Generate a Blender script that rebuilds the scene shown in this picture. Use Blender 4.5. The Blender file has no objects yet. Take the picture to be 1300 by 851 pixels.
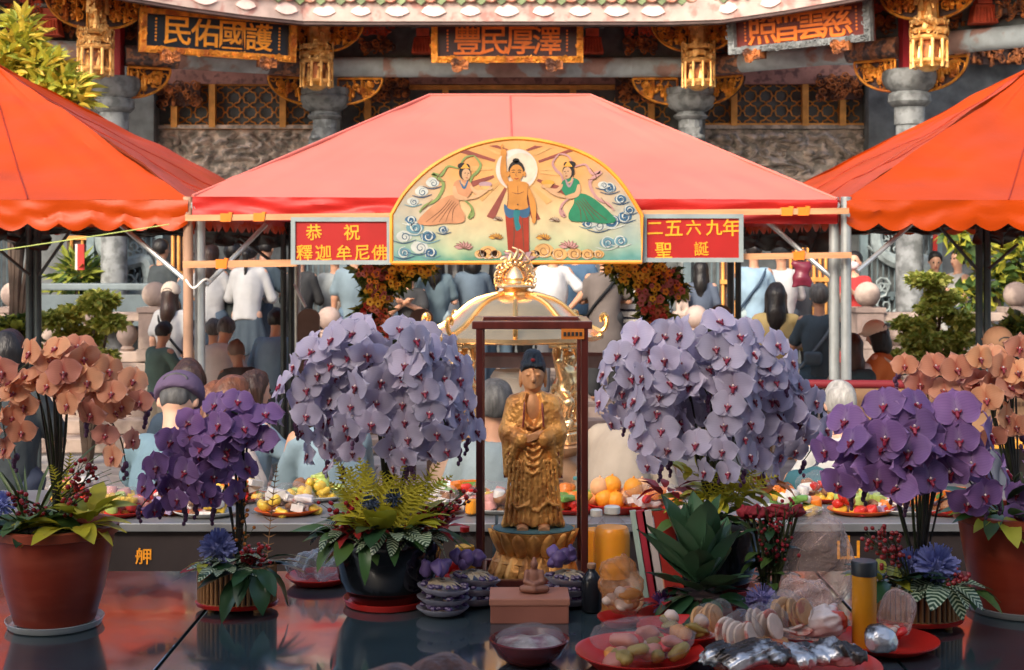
import bpy, bmesh, math, random
import numpy as np
from mathutils import Vector, Matrix, Euler, noise
R = math.radians; PI = math.pi
rnd = random.Random(7)
SC = bpy.context.scene; COL = SC.collection
# ---------------------------------------------------------------- camera, sky, sun, exposure
F = 1805.0; CZ = 2.1; HY = 310.0
cd = bpy.data.cameras.new('camera'); cam = bpy.data.objects.new('camera', cd); COL.objects.link(cam)
cam.location = (0, 0, CZ); cam.rotation_euler = (R(90), 0, 0)
cd.lens = 50.0; cd.sensor_width = 36.0; cd.shift_y = -(425.5 - HY) / 1300.0
cd.clip_start = 0.05; cd.clip_end = 2000
cd.dof.use_dof = True; cd.dof.focus_distance = 4.3; cd.dof.aperture_fstop = 9.0
SC.camera = cam
W = bpy.data.worlds.new('World'); SC.world = W; W.use_nodes = True
wn = W.node_tree.nodes; wl = W.node_tree.links
sky = wn.new('ShaderNodeTexSky'); sky.sky_type = 'NISHITA'; sky.sun_disc = False
SUN_EL, SUN_AZ = 34.0, 208.0          # azimuth clockwise from +Y: behind the camera, slightly left
sky.sun_elevation = R(SUN_EL); sky.sun_rotation = R(SUN_AZ); sky.dust_density = 4.0; sky.air_density = 1.0; sky.ozone_density = 1.0
bg = wn['Background']; bg.inputs['Strength'].default_value = 0.15
wl.new(sky.outputs[0], bg.inputs[0])
sl = bpy.data.lights.new('sun', 'SUN'); sun = bpy.data.objects.new('sun', sl); COL.objects.link(sun)
sl.energy = 1.3; sl.angle = R(20); sl.color = (1.0, 0.90, 0.76)
sd = Vector((math.sin(R(SUN_AZ)) * math.cos(R(SUN_EL)), math.cos(R(SUN_AZ)) * math.cos(R(SUN_EL)), math.sin(R(SUN_EL))))
sun.rotation_euler = sd.to_track_quat('Z', 'Y').to_euler(); sun.location = sd * 60
vs = SC.view_settings; vs.view_transform = 'Standard'; vs.look = 'None'; vs.exposure = 1.25; vs.gamma = 1.0
vs.use_curve_mapping = False
SC.cycles.max_bounces = 8; SC.cycles.transparent_max_bounces = 16

# ---------------------------------------------------------------- helpers
def P(px, py, d):
    return Vector(((px - 650) / F * d, d, CZ + (HY - py) / F * d))
def S(px, d):
    return px / F * d

MATS = {}
def mat(name, col, rough=0.55, metal=0.0, var=0.12, vs_=6.0, bump=0.0, bs=40.0, spec=0.4, coat=0.0, trans=0.0,
        transl=0.0, col2=None, c2s=4.0, c2w=(0.45, 0.6), rv=0.08, alpha=1.0, sss=0.0, ior=1.45, stretch=None):
    """procedural material: noise-varied colour, optional second colour patches, bump, per-object variation"""
    if name in MATS: return MATS[name]
    m = bpy.data.materials.new(name); m.use_nodes = True; MATS[name] = m
    nt = m.node_tree; n = nt.nodes; l = nt.links
    b = n['Principled BSDF']; out = n['Material Output']
    tc = n.new('ShaderNodeTexCoord'); co = tc.outputs['Object']
    if stretch:
        mp = n.new('ShaderNodeMapping'); mp.inputs['Scale'].default_value = stretch; l.new(co, mp.inputs[0]); co = mp.outputs[0]
    oi = n.new('ShaderNodeObjectInfo')
    add = n.new('ShaderNodeVectorMath'); add.operation = 'ADD'; l.new(co, add.inputs[0])
    sc_ = n.new('ShaderNodeMath'); sc_.operation = 'MULTIPLY'; sc_.inputs[1].default_value = 37.0
    l.new(oi.outputs['Random'], sc_.inputs[0]); l.new(sc_.outputs[0], add.inputs[1]); co = add.outputs[0]
    nz = n.new('ShaderNodeTexNoise'); nz.inputs['Scale'].default_value = vs_; nz.inputs['Detail'].default_value = 5; l.new(co, nz.inputs[0])
    hsv = n.new('ShaderNodeHueSaturation')
    mr = n.new('ShaderNodeMapRange'); mr.inputs[1].default_value = 0.25; mr.inputs[2].default_value = 0.75
    mr.inputs[3].default_value = 1 - var * 1.6; mr.inputs[4].default_value = 1 + var * 1.6
    l.new(nz.outputs[0], mr.inputs[0])
    mr2 = n.new('ShaderNodeMapRange'); mr2.inputs[3].default_value = 1 - rv; mr2.inputs[4].default_value = 1 + rv
    l.new(oi.outputs['Random'], mr2.inputs[0])
    mu = n.new('ShaderNodeMath'); mu.operation = 'MULTIPLY'; l.new(mr.outputs[0], mu.inputs[0]); l.new(mr2.outputs[0], mu.inputs[1])
    l.new(mu.outputs[0], hsv.inputs['Value'])
    if col2:
        n2 = n.new('ShaderNodeTexNoise'); n2.inputs['Scale'].default_value = c2s; n2.inputs['Detail'].default_value = 6; l.new(co, n2.inputs[0])
        rp = n.new('ShaderNodeMapRange'); rp.inputs[1].default_value = c2w[0]; rp.inputs[2].default_value = c2w[1]; l.new(n2.outputs[0], rp.inputs[0])
        mx = n.new('ShaderNodeMix'); mx.data_type = 'RGBA'; l.new(rp.outputs[0], mx.inputs[0])
        mx.inputs[6].default_value = (*col, 1); mx.inputs[7].default_value = (*col2, 1); l.new(mx.outputs[2], hsv.inputs['Color'])
    else:
        hsv.inputs['Color'].default_value = (*col, 1)
    l.new(hsv.outputs[0], b.inputs['Base Color'])
    b.inputs['Roughness'].default_value = rough; b.inputs['Metallic'].default_value = metal
    b.inputs['Specular IOR Level'].default_value = spec; b.inputs['IOR'].default_value = ior
    if coat: b.inputs['Coat Weight'].default_value = coat; b.inputs['Coat Roughness'].default_value = 0.08
    if trans: b.inputs['Transmission Weight'].default_value = trans
    if alpha < 1: b.inputs['Alpha'].default_value = alpha
    if sss: b.inputs['Subsurface Weight'].default_value = sss; b.inputs['Subsurface Radius'].default_value = (0.02, 0.008, 0.004); b.inputs['Subsurface Scale'].default_value = 0.5
    if bump:
        nb = n.new('ShaderNodeTexNoise'); nb.inputs['Scale'].default_value = bs; nb.inputs['Detail'].default_value = 4; l.new(co, nb.inputs[0])
        bp = n.new('ShaderNodeBump'); bp.inputs['Strength'].default_value = bump; bp.inputs['Distance'].default_value = 0.01
        l.new(nb.outputs[0], bp.inputs['Height']); l.new(bp.outputs[0], b.inputs['Normal'])
    if transl:
        t = n.new('ShaderNodeBsdfTranslucent'); l.new(hsv.outputs[0], t.inputs[0])
        ms = n.new('ShaderNodeMixShader'); ms.inputs[0].default_value = transl
        l.new(b.outputs[0], ms.inputs[1]); l.new(t.outputs[0], ms.inputs[2]); l.new(ms.outputs[0], out.inputs[0])
    return m

def tag(o, label=None, cat=None, group=None, kind=None):
    if label: o['label'] = label
    if cat: o['category'] = cat
    if group: o['group'] = group
    if kind: o['kind'] = kind
    return o
def empty(name, loc=(0, 0, 0), rz=0, label=None, cat=None, group=None, parent=None):
    o = bpy.data.objects.new(name, None); COL.objects.link(o); o.location = loc; o.rotation_euler = (0, 0, rz)
    o.empty_display_size = 0.1
    if parent: o.parent = parent
    return tag(o, label, cat, group)
def inst(name, me, parent=None, loc=(0, 0, 0), rot=None, scale=None, mw=None):
    o = bpy.data.objects.new(name, me); COL.objects.link(o); o.location = loc
    if parent: o.parent = parent
    if rot is not None: o.rotation_euler = rot
    if scale is not None: o.scale = (scale,) * 3 if isinstance(scale, (int, float)) else scale
    if mw is not None: o.matrix_local = mw
    return o

class MB:
    """collects geometry for ONE mesh"""
    def __init__(s): s.v = []; s.f = []; s.m = []; s.a = None; s.xf = None
    def add(s, vs, fs, m=0):
        o = len(s.v)
        if s.xf is not None: vs = [s.xf @ Vector(p) for p in vs]
        s.v.extend([tuple(p) for p in vs]); s.f.extend([tuple(i + o for i in f) for f in fs]); s.m.extend([m] * len(fs))
        return s
    def box(s, c, sz, rot=None, m=0, taper=1.0):
        x, y, z = sz[0] / 2, sz[1] / 2, sz[2] / 2; t = taper
        vs = [Vector(p) for p in ((-x, -y, -z), (x, -y, -z), (x, y, -z), (-x, y, -z), (-x * t, -y * t, z), (x * t, -y * t, z), (x * t, y * t, z), (-x * t, y * t, z))]
        if rot is not None:
            q = rot if isinstance(rot, Matrix) else Euler(rot).to_matrix()
            vs = [q @ p for p in vs]
        c = Vector(c)
        return s.add([p + c for p in vs], [(0, 3, 2, 1), (4, 5, 6, 7), (0, 1, 5, 4), (1, 2, 6, 5), (2, 3, 7, 6), (3, 0, 4, 7)], m)
    def beam(s, a, b, w, h, m=0):
        a, b = Vector(a), Vector(b); d = (b - a); L = d.length
        q = d.to_track_quat('X', 'Z').to_matrix()
        return s.box((a + b) / 2, (L, w, h), q, m)
    def tube(s, pts, r, n=8, m=0, caps=True):
        pts = [Vector(p) for p in pts]; k = len(pts)
        rs = list(r) if hasattr(r, '__len__') else [r] * k
        vs = []; fs = []; up = None
        for i, p in enumerate(pts):
            t = (pts[min(i + 1, k - 1)] - pts[max(i - 1, 0)])
            if t.length < 1e-9: t = Vector((0, 0, 1))
            t.normalize()
            if up is None:
                up = t.orthogonal().normalized()
            up = (up - t * up.dot(t))
            up = up.normalized() if up.length > 1e-6 else t.orthogonal().normalized()
            sd_ = t.cross(up)
            for j in range(n):
                a = 2 * PI * j / n; vs.append(p + (up * math.cos(a) + sd_ * math.sin(a)) * rs[i])
        for i in range(k - 1):
            for j in range(n):
                j2 = (j + 1) % n; fs.append((i * n + j, i * n + j2, (i + 1) * n + j2, (i + 1) * n + j))
        if caps: fs.append(tuple(range(n - 1, -1, -1))); fs.append(tuple((k - 1) * n + j for j in range(n)))
        return s.add(vs, fs, m)
    def lathe(s, prof, n=24, c=(0, 0, 0), m=0, sx=1, sy=1, flute=0, fa=0, cap=True):
        c = Vector(c); vs = []; fs = []
        for (r, z) in prof:
            for j in range(n):
                a = 2 * PI * j / n; rr = r * (1 + (fa * math.cos(flute * a) if flute else 0))
                vs.append(c + Vector((rr * math.cos(a) * sx, rr * math.sin(a) * sy, z)))
        k = len(prof)
        for i in range(k - 1):
            for j in range(n):
                j2 = (j + 1) % n; fs.append((i * n + j, i * n + j2, (i + 1) * n + j2, (i + 1) * n + j))
        if cap:
            if prof[0][0] > 1e-5: fs.append(tuple(range(n - 1, -1, -1)))
            if prof[-1][0] > 1e-5: fs.append(tuple((k - 1) * n + j for j in range(n)))
        return s.add(vs, fs, m)
    def ball(s, c, r, nu=8, nv=5, m=0, rot=None):
        c = Vector(c); r = Vector(r) if hasattr(r, '__len__') else Vector((r, r, r)); vs = []; fs = []
        q = None if rot is None else (rot if isinstance(rot, Matrix) else Euler(rot).to_matrix())
        def put(x, y, z):
            p = Vector((x * r.x, y * r.y, z * r.z)); vs.append(c + (q @ p if q else p))
        put(0, 0, -1)
        for i in range(1, nv):
            th = PI * i / nv - PI / 2
            for j in range(nu): a = 2 * PI * j / nu; put(math.cos(th) * math.cos(a), math.cos(th) * math.sin(a), math.sin(th))
        put(0, 0, 1); L = len(vs) - 1
        for j in range(nu):
            j2 = (j + 1) % nu; fs.append((0, 1 + j2, 1 + j)); fs.append((L, L - nu + j, L - nu + j2))
            for i in range(nv - 2): b = 1 + i * nu; fs.append((b + j, b + j2, b + nu + j2, b + nu + j))
        return s.add(vs, fs, m)
    def grid(s, fn, nu, nv, m=0, closeu=False):
        vs = [fn(i / nu, j / nv) for j in range(nv + 1) for i in range(nu + 1)]; w = nu + 1
        fs = [(j * w + i, j * w + i + 1, (j + 1) * w + i + 1, (j + 1) * w + i) for j in range(nv) for i in range(nu)]
        return s.add(vs, fs, m)
    def prism(s, out, y0, y1, m=0):
        """outline in (x,z), extruded along y from y0 (front) to y1"""
        n = len(out); vs = [(x, y0, z) for x, z in out] + [(x, y1, z) for x, z in out]
        fs = [tuple(range(n)), tuple(range(2 * n - 1, n - 1, -1))] + [(i, n + i, n + (i + 1) % n, (i + 1) % n) for i in range(n)]
        return s.add(vs, fs, m)
    def mesh(s, name, mats, smooth=True, sharp=40):
        me = bpy.data.meshes.new(name); me.from_pydata(s.v, [], s.f)
        for mt in (mats if isinstance(mats, (list, tuple)) else [mats]): me.materials.append(mt)
        if any(s.m): me.polygons.foreach_set('material_index', s.m)
        if smooth:
            me.polygons.foreach_set('use_smooth', [True] * len(s.f))
            try: me.set_sharp_from_angle(angle=R(sharp))
            except Exception: pass
        if s.a is not None:
            at = me.color_attributes.new('pat', 'FLOAT_COLOR', 'POINT')
            at.data.foreach_set('color', np.array(s.a, dtype=np.float32).ravel())
        me.update(); return me
    def build(s, name, mats, parent=None, loc=(0, 0, 0), rot=None, smooth=True, sharp=40):
        return inst(name, s.mesh(name, mats, smooth, sharp), parent, loc, rot)

def bevel_box(name, c, sz, mt, parent=None, bev=0.01, rot=None, seg=2):
    bm = bmesh.new(); bmesh.ops.create_cube(bm, size=1.0)
    for v in bm.verts: v.co = Vector((v.co.x * sz[0], v.co.y * sz[1], v.co.z * sz[2]))
    bmesh.ops.bevel(bm, geom=bm.edges[:], offset=bev, segments=seg, affect='EDGES', profile=0.6)
    me = bpy.data.meshes.new(name); bm.to_mesh(me); bm.free(); me.materials.append(mt)
    return inst(name, me, parent, c, rot)

def cr(pts, n=6, closed=False):
    """Catmull-Rom through points"""
    pts = [Vector(p) for p in pts]; k = len(pts); out = []
    for i in range(k if closed else k - 1):
        if closed: p0, p1, p2, p3 = pts[i - 1], pts[i], pts[(i + 1) % k], pts[(i + 2) % k]
        else: p0, p1, p2, p3 = pts[max(i - 1, 0)], pts[i], pts[i + 1], pts[min(i + 2, k - 1)]
        for j in range(n):
            t = j / n
            out.append(0.5 * ((2 * p1) + (p2 - p0) * t + (2 * p0 - 5 * p1 + 4 * p2 - p3) * t * t + (3 * p1 - p0 - 3 * p2 + p3) * t ** 3))
    if not closed: out.append(pts[-1])
    return out

# ---- text -> mesh
_TX = {}
def glyph(ch, extr=0.01, fat=0.0, mt=None):
    k = (ch, extr, fat, mt.name)
    if k not in _TX:
        c = bpy.data.curves.new('t', 'FONT'); c.body = ch; c.extrude = extr; c.offset = fat; c.align_x = 'CENTER'; c.align_y = 'CENTER'; c.resolution_u = 3
        o = bpy.data.objects.new('t', c); COL.objects.link(o)
        dg = bpy.context.evaluated_depsgraph_get(); me = bpy.data.meshes.new_from_object(o.evaluated_get(dg))
        bpy.data.objects.remove(o); bpy.data.curves.remove(c)
        vs = np.array([v.co for v in me.vertices]) if len(me.vertices) else np.zeros((1, 3))
        lo, hi = vs.min(0), vs.max(0); cen = (lo + hi) / 2
        for v in me.vertices: v.co = Vector((v.co.x - cen[0], v.co.y - cen[1], v.co.z))
        me.materials.clear(); me.materials.append(mt); me.name = 'character'
        _TX[k] = (me, float(hi[0] - lo[0]), float(hi[1] - lo[1]))
    return _TX[k]
def put_text(ch, parent, loc, h, mt, extr=0.02, fat=0.0, w=None, rot=0.0, name='character', shear=0):
    """a glyph of height h standing upright in the xz plane facing -y, in parent coordinates"""
    me, gw, gh = glyph(ch, extr, fat, mt)
    sy = h / gh; sx = (w / gw) if w else sy
    M = Matrix.Translation(loc) @ Matrix.Rotation(rot, 4, 'Y') @ Matrix.Rotation(R(90), 4, 'X') @ Matrix.Diagonal((sx, sy, sy, 1))
    return inst(name, me, parent, mw=M)

# ---- signed distance fields -> mesh (surface nets)
class SDF:
    def __init__(s, lo, hi, res):
        s.res = res; s.lo = np.array(lo, float); s.n = np.ceil((np.array(hi, float) - s.lo) / res).astype(int) + 1
        s.d = np.full(s.n, 0.25, dtype=np.float32)
        s.ax = [s.lo[i] + res * np.arange(s.n[i]) for i in range(3)]
    def sub(s, lo, hi):
        a = np.clip(np.floor((np.array(lo) - s.lo) / s.res).astype(int), 0, s.n); b = np.clip(np.ceil((np.array(hi) - s.lo) / s.res).astype(int) + 1, 0, s.n)
        sl_ = tuple(slice(a[i], b[i]) for i in range(3))
        X, Y, Z = np.meshgrid(s.ax[0][sl_[0]], s.ax[1][sl_[1]], s.ax[2][sl_[2]], indexing='ij', sparse=True)
        return sl_, X, Y, Z
    def _mix(s, sl_, d, k, op):
        o = s.d[sl_]
        if o.size == 0: return
        if op == 'cut': d = -d
        if k > 1e-6:
            if op == 'add': h = np.clip(0.5 + 0.5 * (o - d) / k, 0, 1); s.d[sl_] = o + (d - o) * h - k * h * (1 - h)
            else: h = np.clip(0.5 - 0.5 * (o - d) / k, 0, 1); s.d[sl_] = o + (d - o) * h + k * h * (1 - h)
        else: s.d[sl_] = np.minimum(o, d) if op == 'add' else np.maximum(o, d)
    def cap(s, a, b, ra, rb=None, k=0.02, op='add', sq=None):
        """tapered capsule; sq=(sx,sy,sz) squashes space round a"""
        rb = ra if rb is None else rb; a = np.array(a, float); b = np.array(b, float); m = max(ra, rb) + k + 3 * s.res + 0.02
        sl_, X, Y, Z = s.sub(np.minimum(a, b) - m, np.maximum(a, b) + m)
        d = b - a; L = max(float(d @ d), 1e-12)
        t = np.clip(((X - a[0]) * d[0] + (Y - a[1]) * d[1] + (Z - a[2]) * d[2]) / L, 0, 1)
        dist = np.sqrt((X - a[0] - d[0] * t) ** 2 + (Y - a[1] - d[1] * t) ** 2 + (Z - a[2] - d[2] * t) ** 2) - (ra + (rb - ra) * t)
        s._mix(sl_, dist, k, op); return s
    def ell(s, c, r, k=0.02, op='add', rot=None):
        c = np.array(c, float); r = np.array(r, float); m = r.max() + k + 3 * s.res + 0.02
        sl_, X, Y, Z = s.sub(c - m, c + m); x, y, z = X - c[0], Y - c[1], Z - c[2]
        if rot is not None:
            q = np.array((rot if isinstance(rot, Matrix) else Euler(rot).to_matrix()).transposed())
            x, y, z = q[0][0] * x + q[0][1] * y + q[0][2] * z, q[1][0] * x + q[1][1] * y + q[1][2] * z, q[2][0] * x + q[2][1] * y + q[2][2] * z
        k0 = np.sqrt((x / r[0]) ** 2 + (y / r[1]) ** 2 + (z / r[2]) ** 2); k1 = np.sqrt((x / r[0] ** 2) ** 2 + (y / r[1] ** 2) ** 2 + (z / r[2] ** 2) ** 2)
        s._mix(sl_, k0 * (k0 - 1) / np.maximum(k1, 1e-9), k, op); return s
    def box(s, c, h, rad=0.01, k=0.0, op='add'):
        c = np.array(c, float); h = np.array(h, float); m = h + k + 3 * s.res + 0.02
        sl_, X, Y, Z = s.sub(c - m, c + m); qx, qy, qz = np.abs(X - c[0]) - h[0] + rad, np.abs(Y - c[1]) - h[1] + rad, np.abs(Z - c[2]) - h[2] + rad
        d = np.sqrt(np.maximum(qx, 0) ** 2 + np.maximum(qy, 0) ** 2 + np.maximum(qz, 0) ** 2) + np.minimum(np.maximum(qx, np.maximum(qy, qz)), 0) - rad
        s._mix(sl_, d, k, op); return s
    def rings(s, rings, k=0.02, op='add', pw=2.0):
        """stack of ellipses along z: (z, cx, cy, rx, ry), interpolated"""
        rg = np.array(rings, float); m = k + 3 * s.res + 0.02
        lo = (min(rg[:, 1] - rg[:, 3]) - m, min(rg[:, 2] - rg[:, 4]) - m, rg[0, 0] - m); hi = (max(rg[:, 1] + rg[:, 3]) + m, max(rg[:, 2] + rg[:, 4]) + m, rg[-1, 0] + m)
        sl_, X, Y, Z = s.sub(lo, hi); zz = Z
        ip = lambda j: np.interp(zz, rg[:, 0], rg[:, j])
        cx, cy, rx, ry = ip(1), ip(2), np.maximum(ip(3), 1e-3), np.maximum(ip(4), 1e-3)
        k0 = (np.abs((X - cx) / rx) ** pw + np.abs((Y - cy) / ry) ** pw) ** (1 / pw)
        d = (k0 - 1) * np.minimum(rx, ry)
        d = np.maximum(d, np.maximum(rg[0, 0] - Z, Z - rg[-1, 0]))
        s._mix(sl_, d, k, op); return s
    def plane(s, pt, nrm, k=0.0):
        """keep the side the normal points away from"""
        X, Y, Z = np.meshgrid(*s.ax, indexing='ij', sparse=True); n_ = np.array(nrm, float); n_ /= np.linalg.norm(n_)
        d = (X - pt[0]) * n_[0] + (Y - pt[1]) * n_[1] + (Z - pt[2]) * n_[2]
        s.d = np.maximum(s.d, d.astype(np.float32)); return s
    def wobble(s, amp, freq, seed=0, dirs=3, stretch=(1, 1, 1)):
        rr = np.random.RandomState(seed); X, Y, Z = np.meshgrid(*s.ax, indexing='ij', sparse=True)
        for i in range(dirs):
            w = rr.randn(3) * freq * rr.uniform(.5, 1.7) * np.array(stretch); s.d = s.d + (amp / dirs ** .5 * np.sin(X * w[0] + Y * w[1] + Z * w[2] + rr.rand() * 6.28)).astype(np.float32)
        return s
    def func(s, fn):
        X, Y, Z = np.meshgrid(*s.ax, indexing='ij', sparse=True); s.d = fn(s.d, X, Y, Z).astype(np.float32); return s
    def geom(s):
        d = s.d; d[0] = d[-1] = 1; d[:, 0] = d[:, -1] = 1; d[:, :, 0] = d[:, :, -1] = 1
        ins = d < 0; V = lambda a, i, j, k: a[i:a.shape[0] - 1 + i, j:a.shape[1] - 1 + j, k:a.shape[2] - 1 + k]
        cs = [(i, j, k) for i in (0, 1) for j in (0, 1) for k in (0, 1)]
        al = ins[:-1, :-1, :-1].copy(); an = al.copy()
        for q in cs[1:]: v_ = V(ins, *q); al &= v_; an |= v_
        act = an & ~al; w = np.argwhere(act); idx = np.full(act.shape, -1); idx[act] = np.arange(len(w))
        cv = {q: d[w[:, 0] + q[0], w[:, 1] + q[1], w[:, 2] + q[2]] for q in cs}
        sm = np.zeros((len(w), 3)); cnt = np.zeros(len(w))
        for p in cs:
            for ax in range(3):
                if p[ax]: continue
                q = list(p); q[ax] = 1; d0, d1 = cv[p], cv[tuple(q)]; x = (d0 < 0) != (d1 < 0)
                with np.errstate(all='ignore'): t = np.where(x, d0 / (d0 - d1), 0)
                for i in range(3): sm[:, i] += np.where(x, (t if i == ax else p[i]), 0)
                cnt += x
        vs = s.lo + (w + sm / np.maximum(cnt, 1)[:, None]) * s.res
        fs = []
        for ax in range(3):
            o = [i for i in range(3) if i != ax]
            sl0 = [slice(None)] * 3; sl1 = [slice(None)] * 3; sl0[ax] = slice(0, -1); sl1[ax] = slice(1, None)
            a, b = ins[tuple(sl0)], ins[tuple(sl1)]; e = np.argwhere(a != b)
            if not len(e): continue
            e = e[(e[:, o[0]] > 0) & (e[:, o[1]] > 0)]; fl = a[tuple(e.T)]
            def at(du, dv): q = e.copy(); q[:, o[0]] -= du; q[:, o[1]] -= dv; return idx[tuple(q.T)]
            q = np.stack([at(1, 1), at(0, 1), at(0, 0), at(1, 0)], 1)
            flip = fl if ax != 1 else ~fl
            q[~flip] = q[~flip][:, ::-1]; fs.append(q)
        return vs, np.concatenate(fs) if fs else np.zeros((0, 4), int)
    def mesh(s, name, mt):
        vs, fs = s.geom(); me = bpy.data.meshes.new(name)
        me.vertices.add(len(vs)); me.vertices.foreach_set('co', vs.astype(np.float32).ravel())
        me.loops.add(fs.size); me.loops.foreach_set('vertex_index', fs.astype(np.int32).ravel())
        me.polygons.add(len(fs)); me.polygons.foreach_set('loop_start', np.arange(0, fs.size, 4, dtype=np.int32))
        try: me.polygons.foreach_set('loop_total', np.full(len(fs), 4, dtype=np.int32))
        except Exception: pass
        me.polygons.foreach_set('use_smooth', np.ones(len(fs), bool)); me.update(calc_edges=True); me.validate()
        for x in (mt if isinstance(mt, (list, tuple)) else [mt]): me.materials.append(x)
        return me
    def build(s, name, mt, parent=None, loc=(0, 0, 0), rot=None): return inst(name, s.mesh(name, mt), parent, loc, rot)
# ================================================================= SETTING AND TEMPLE
M_STONE = mat('grey_stone', (.235,.25,.255), 0.8, var=0.22, vs_=5, bump=0.5, bs=25, col2=(0.13, 0.14, 0.14), c2s=9)
M_STONEW = mat('warm_stone', (.46,.36,.30), 0.8, var=0.2, vs_=4, bump=0.4, bs=30, col2=(0.22, 0.165, 0.145), c2s=3)
M_PAVE = mat('paving_stone', (.45,.42,.38), 0.75, var=0.2, vs_=3, bump=0.3, bs=20, rv=0.2)
M_JOINT = mat('ground_mortar', (0.12, 0.11, 0.10), 0.9)
M_GOLD = mat('gilded_carving', (.70,.27,.035), 0.42, 0.45, var=0.35, vs_=14, rv=0.15, col2=(0.36, 0.10, 0.02), c2s=7, c2w=(0.5, 0.62))
M_GOLDB = mat('bright_gilding', (0.80, 0.46, 0.16), 0.35, 0.4, var=0.25, vs_=12, col2=(0.55, 0.24, 0.05), c2s=9, c2w=(0.5, 0.65))
M_GOLDD = mat('tarnished_gilding', (0.450, 0.150, 0.045), 0.55, 0.3, var=0.35, vs_=12, col2=(0.10, 0.04, 0.025), c2s=7)
M_RED = mat('red_lacquer', (0.351, 0.016, 0.026), 0.4, var=0.15)
M_REDF = mat('faded_red_carving', (0.490, 0.077, 0.035), 0.6, var=0.3, vs_=10)
M_DARK = mat('dark_wood', (.09,.055,.05), 0.6, var=0.3)
M_WALL = mat('dark_slate_wall', (.13,.145,.15), 0.75, var=0.25, bump=0.2)
M_PANEL = mat('plum_painted_panel', (.34,.17,.14), 0.65, var=0.25, vs_=5, col2=(0.14, 0.07, 0.065), c2s=10, c2w=(0.5, 0.62))
M_BEAM = mat('painted_beam', (.46,.54,.57), 0.6, var=0.2, vs_=5, col2=(0.42, 0.27, 0.23), c2s=2.2, c2w=(0.52, 0.58))
M_BEAM2 = mat('painted_beam_scroll', (0.15, 0.12, 0.12), 0.6, var=0.4, vs_=20, col2=(0.45, 0.22, 0.13), c2s=12, c2w=(0.48, 0.52))
M_FASCIA = mat('painted_fascia', (0.510, 0.391, 0.348), 0.7, var=0.15, vs_=5, col2=(0.42, 0.22, 0.19), c2s=6, c2w=(0.52, 0.64))
M_LOTUS = mat('fascia_lotus', (0.78, 0.58, 0.53), 0.7, var=0.15)
M_TILE = mat('terracotta_tile', (0.46, 0.19, 0.125), 0.6, var=0.25, vs_=9, rv=0.2, col2=(0.55, 0.33, 0.24), c2s=14)
M_DRIP = mat('green_drip_tile', (0.16, 0.21, 0.10), 0.5, var=0.25, rv=0.2)
M_BAR = mat('golden_lattice', (.72,.34,.09), 0.45, 0.3, var=0.2)
M_RELIEF = mat('stone_relief', (.60,.50,.43), 0.75, var=0.3, vs_=6, bump=0.6, bs=22, col2=(0.30, 0.27, 0.24), c2s=9, c2w=(0.45, 0.58))
M_IRON = mat('slate_blue_iron', (.14,.19,.21), 0.5, 0.3, var=0.2)
M_IRONL = mat('weathered_dragon_relief', (.24,.29,.30), 0.6, var=0.3, vs_=8)
M_BLACK = mat('black_lacquer', (0.012, 0.016, 0.024), 0.3, var=0.2)
M_PLAQ = mat('plum_lacquer', (0.055, 0.022, 0.024), 0.35, var=0.2)
M_PLAQR = mat('red_plaque', (0.12, 0.02, 0.016), 0.4, var=0.2)
M_CHAR = mat('gilt_lettering', (.85,.32,.025), 0.4, 0.0, var=0.12)
M_CHARR = mat('vermilion_lettering', (.80,.18,.02), 0.45, 0.0, var=0.12)

# ground: one sheet to the horizon, with slabs laid on it where the photograph looks down on it
mb = MB(); mb.add([(-400, -60, 0), (400, -60, 0), (400, 600, 0), (-400, 600, 0)], [(0, 1, 2, 3)])
ground = tag(mb.build('ground', M_JOINT, smooth=False), kind='structure')
def slab_mesh(sx, sy, sz, b=0.008):
    bm = bmesh.new(); bmesh.ops.create_cube(bm, size=1)
    for v in bm.verts: v.co = Vector((v.co.x * sx, v.co.y * sy, v.co.z * sz))
    top = [e for e in bm.edges if all(v.co.z > 0 for v in e.verts)]
    bmesh.ops.bevel(bm, geom=top, offset=b, segments=1, affect='EDGES')
    me = bpy.data.meshes.new('paving_slab'); bm.to_mesh(me); bm.free(); return me
sm = slab_mesh(0.988, 0.588, 0.05); sm.materials.append(M_PAVE)
for j in range(15):
    for i in range(13):
        inst('paving_slab', sm, ground, (-6.25 + i + (0.5 if j % 2 else 0), 5.2 + j * 0.6, 0.004 + rnd.uniform(-.004, .004)))
# platform of the hall with three steps
mb = MB(); mb.box((0, 23.3, 0.2), (40, 17.0, 0.40)); plat = tag(mb.build('temple_platform', M_STONEW, smooth=False), kind='structure')
for k, (y, z) in enumerate(((14.25, 0.15), (14.55, 0.30), (14.9, 0.445))):
    x = -7.0
    while x < 7.0:
        L = rnd.uniform(1.1, 1.7)
        bevel_box('step_stone', (x + L / 2, y + 0.22, z - 0.075), (L - 0.012, 0.44 if k < 2 else 0.6, 0.148), M_STONEW, plat, 0.012, seg=1); x += L
sm2 = slab_mesh(0.985, 0.785, 0.05); sm2.materials.append(M_STONEW)
for j in range(5):
    for i in range(13): inst('paving_slab', sm2, plat, (-6 + i + (0.5 if j % 2 else 0), 15.65 + j * 0.8, 0.425 + rnd.uniform(-.003, .003)))

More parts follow.
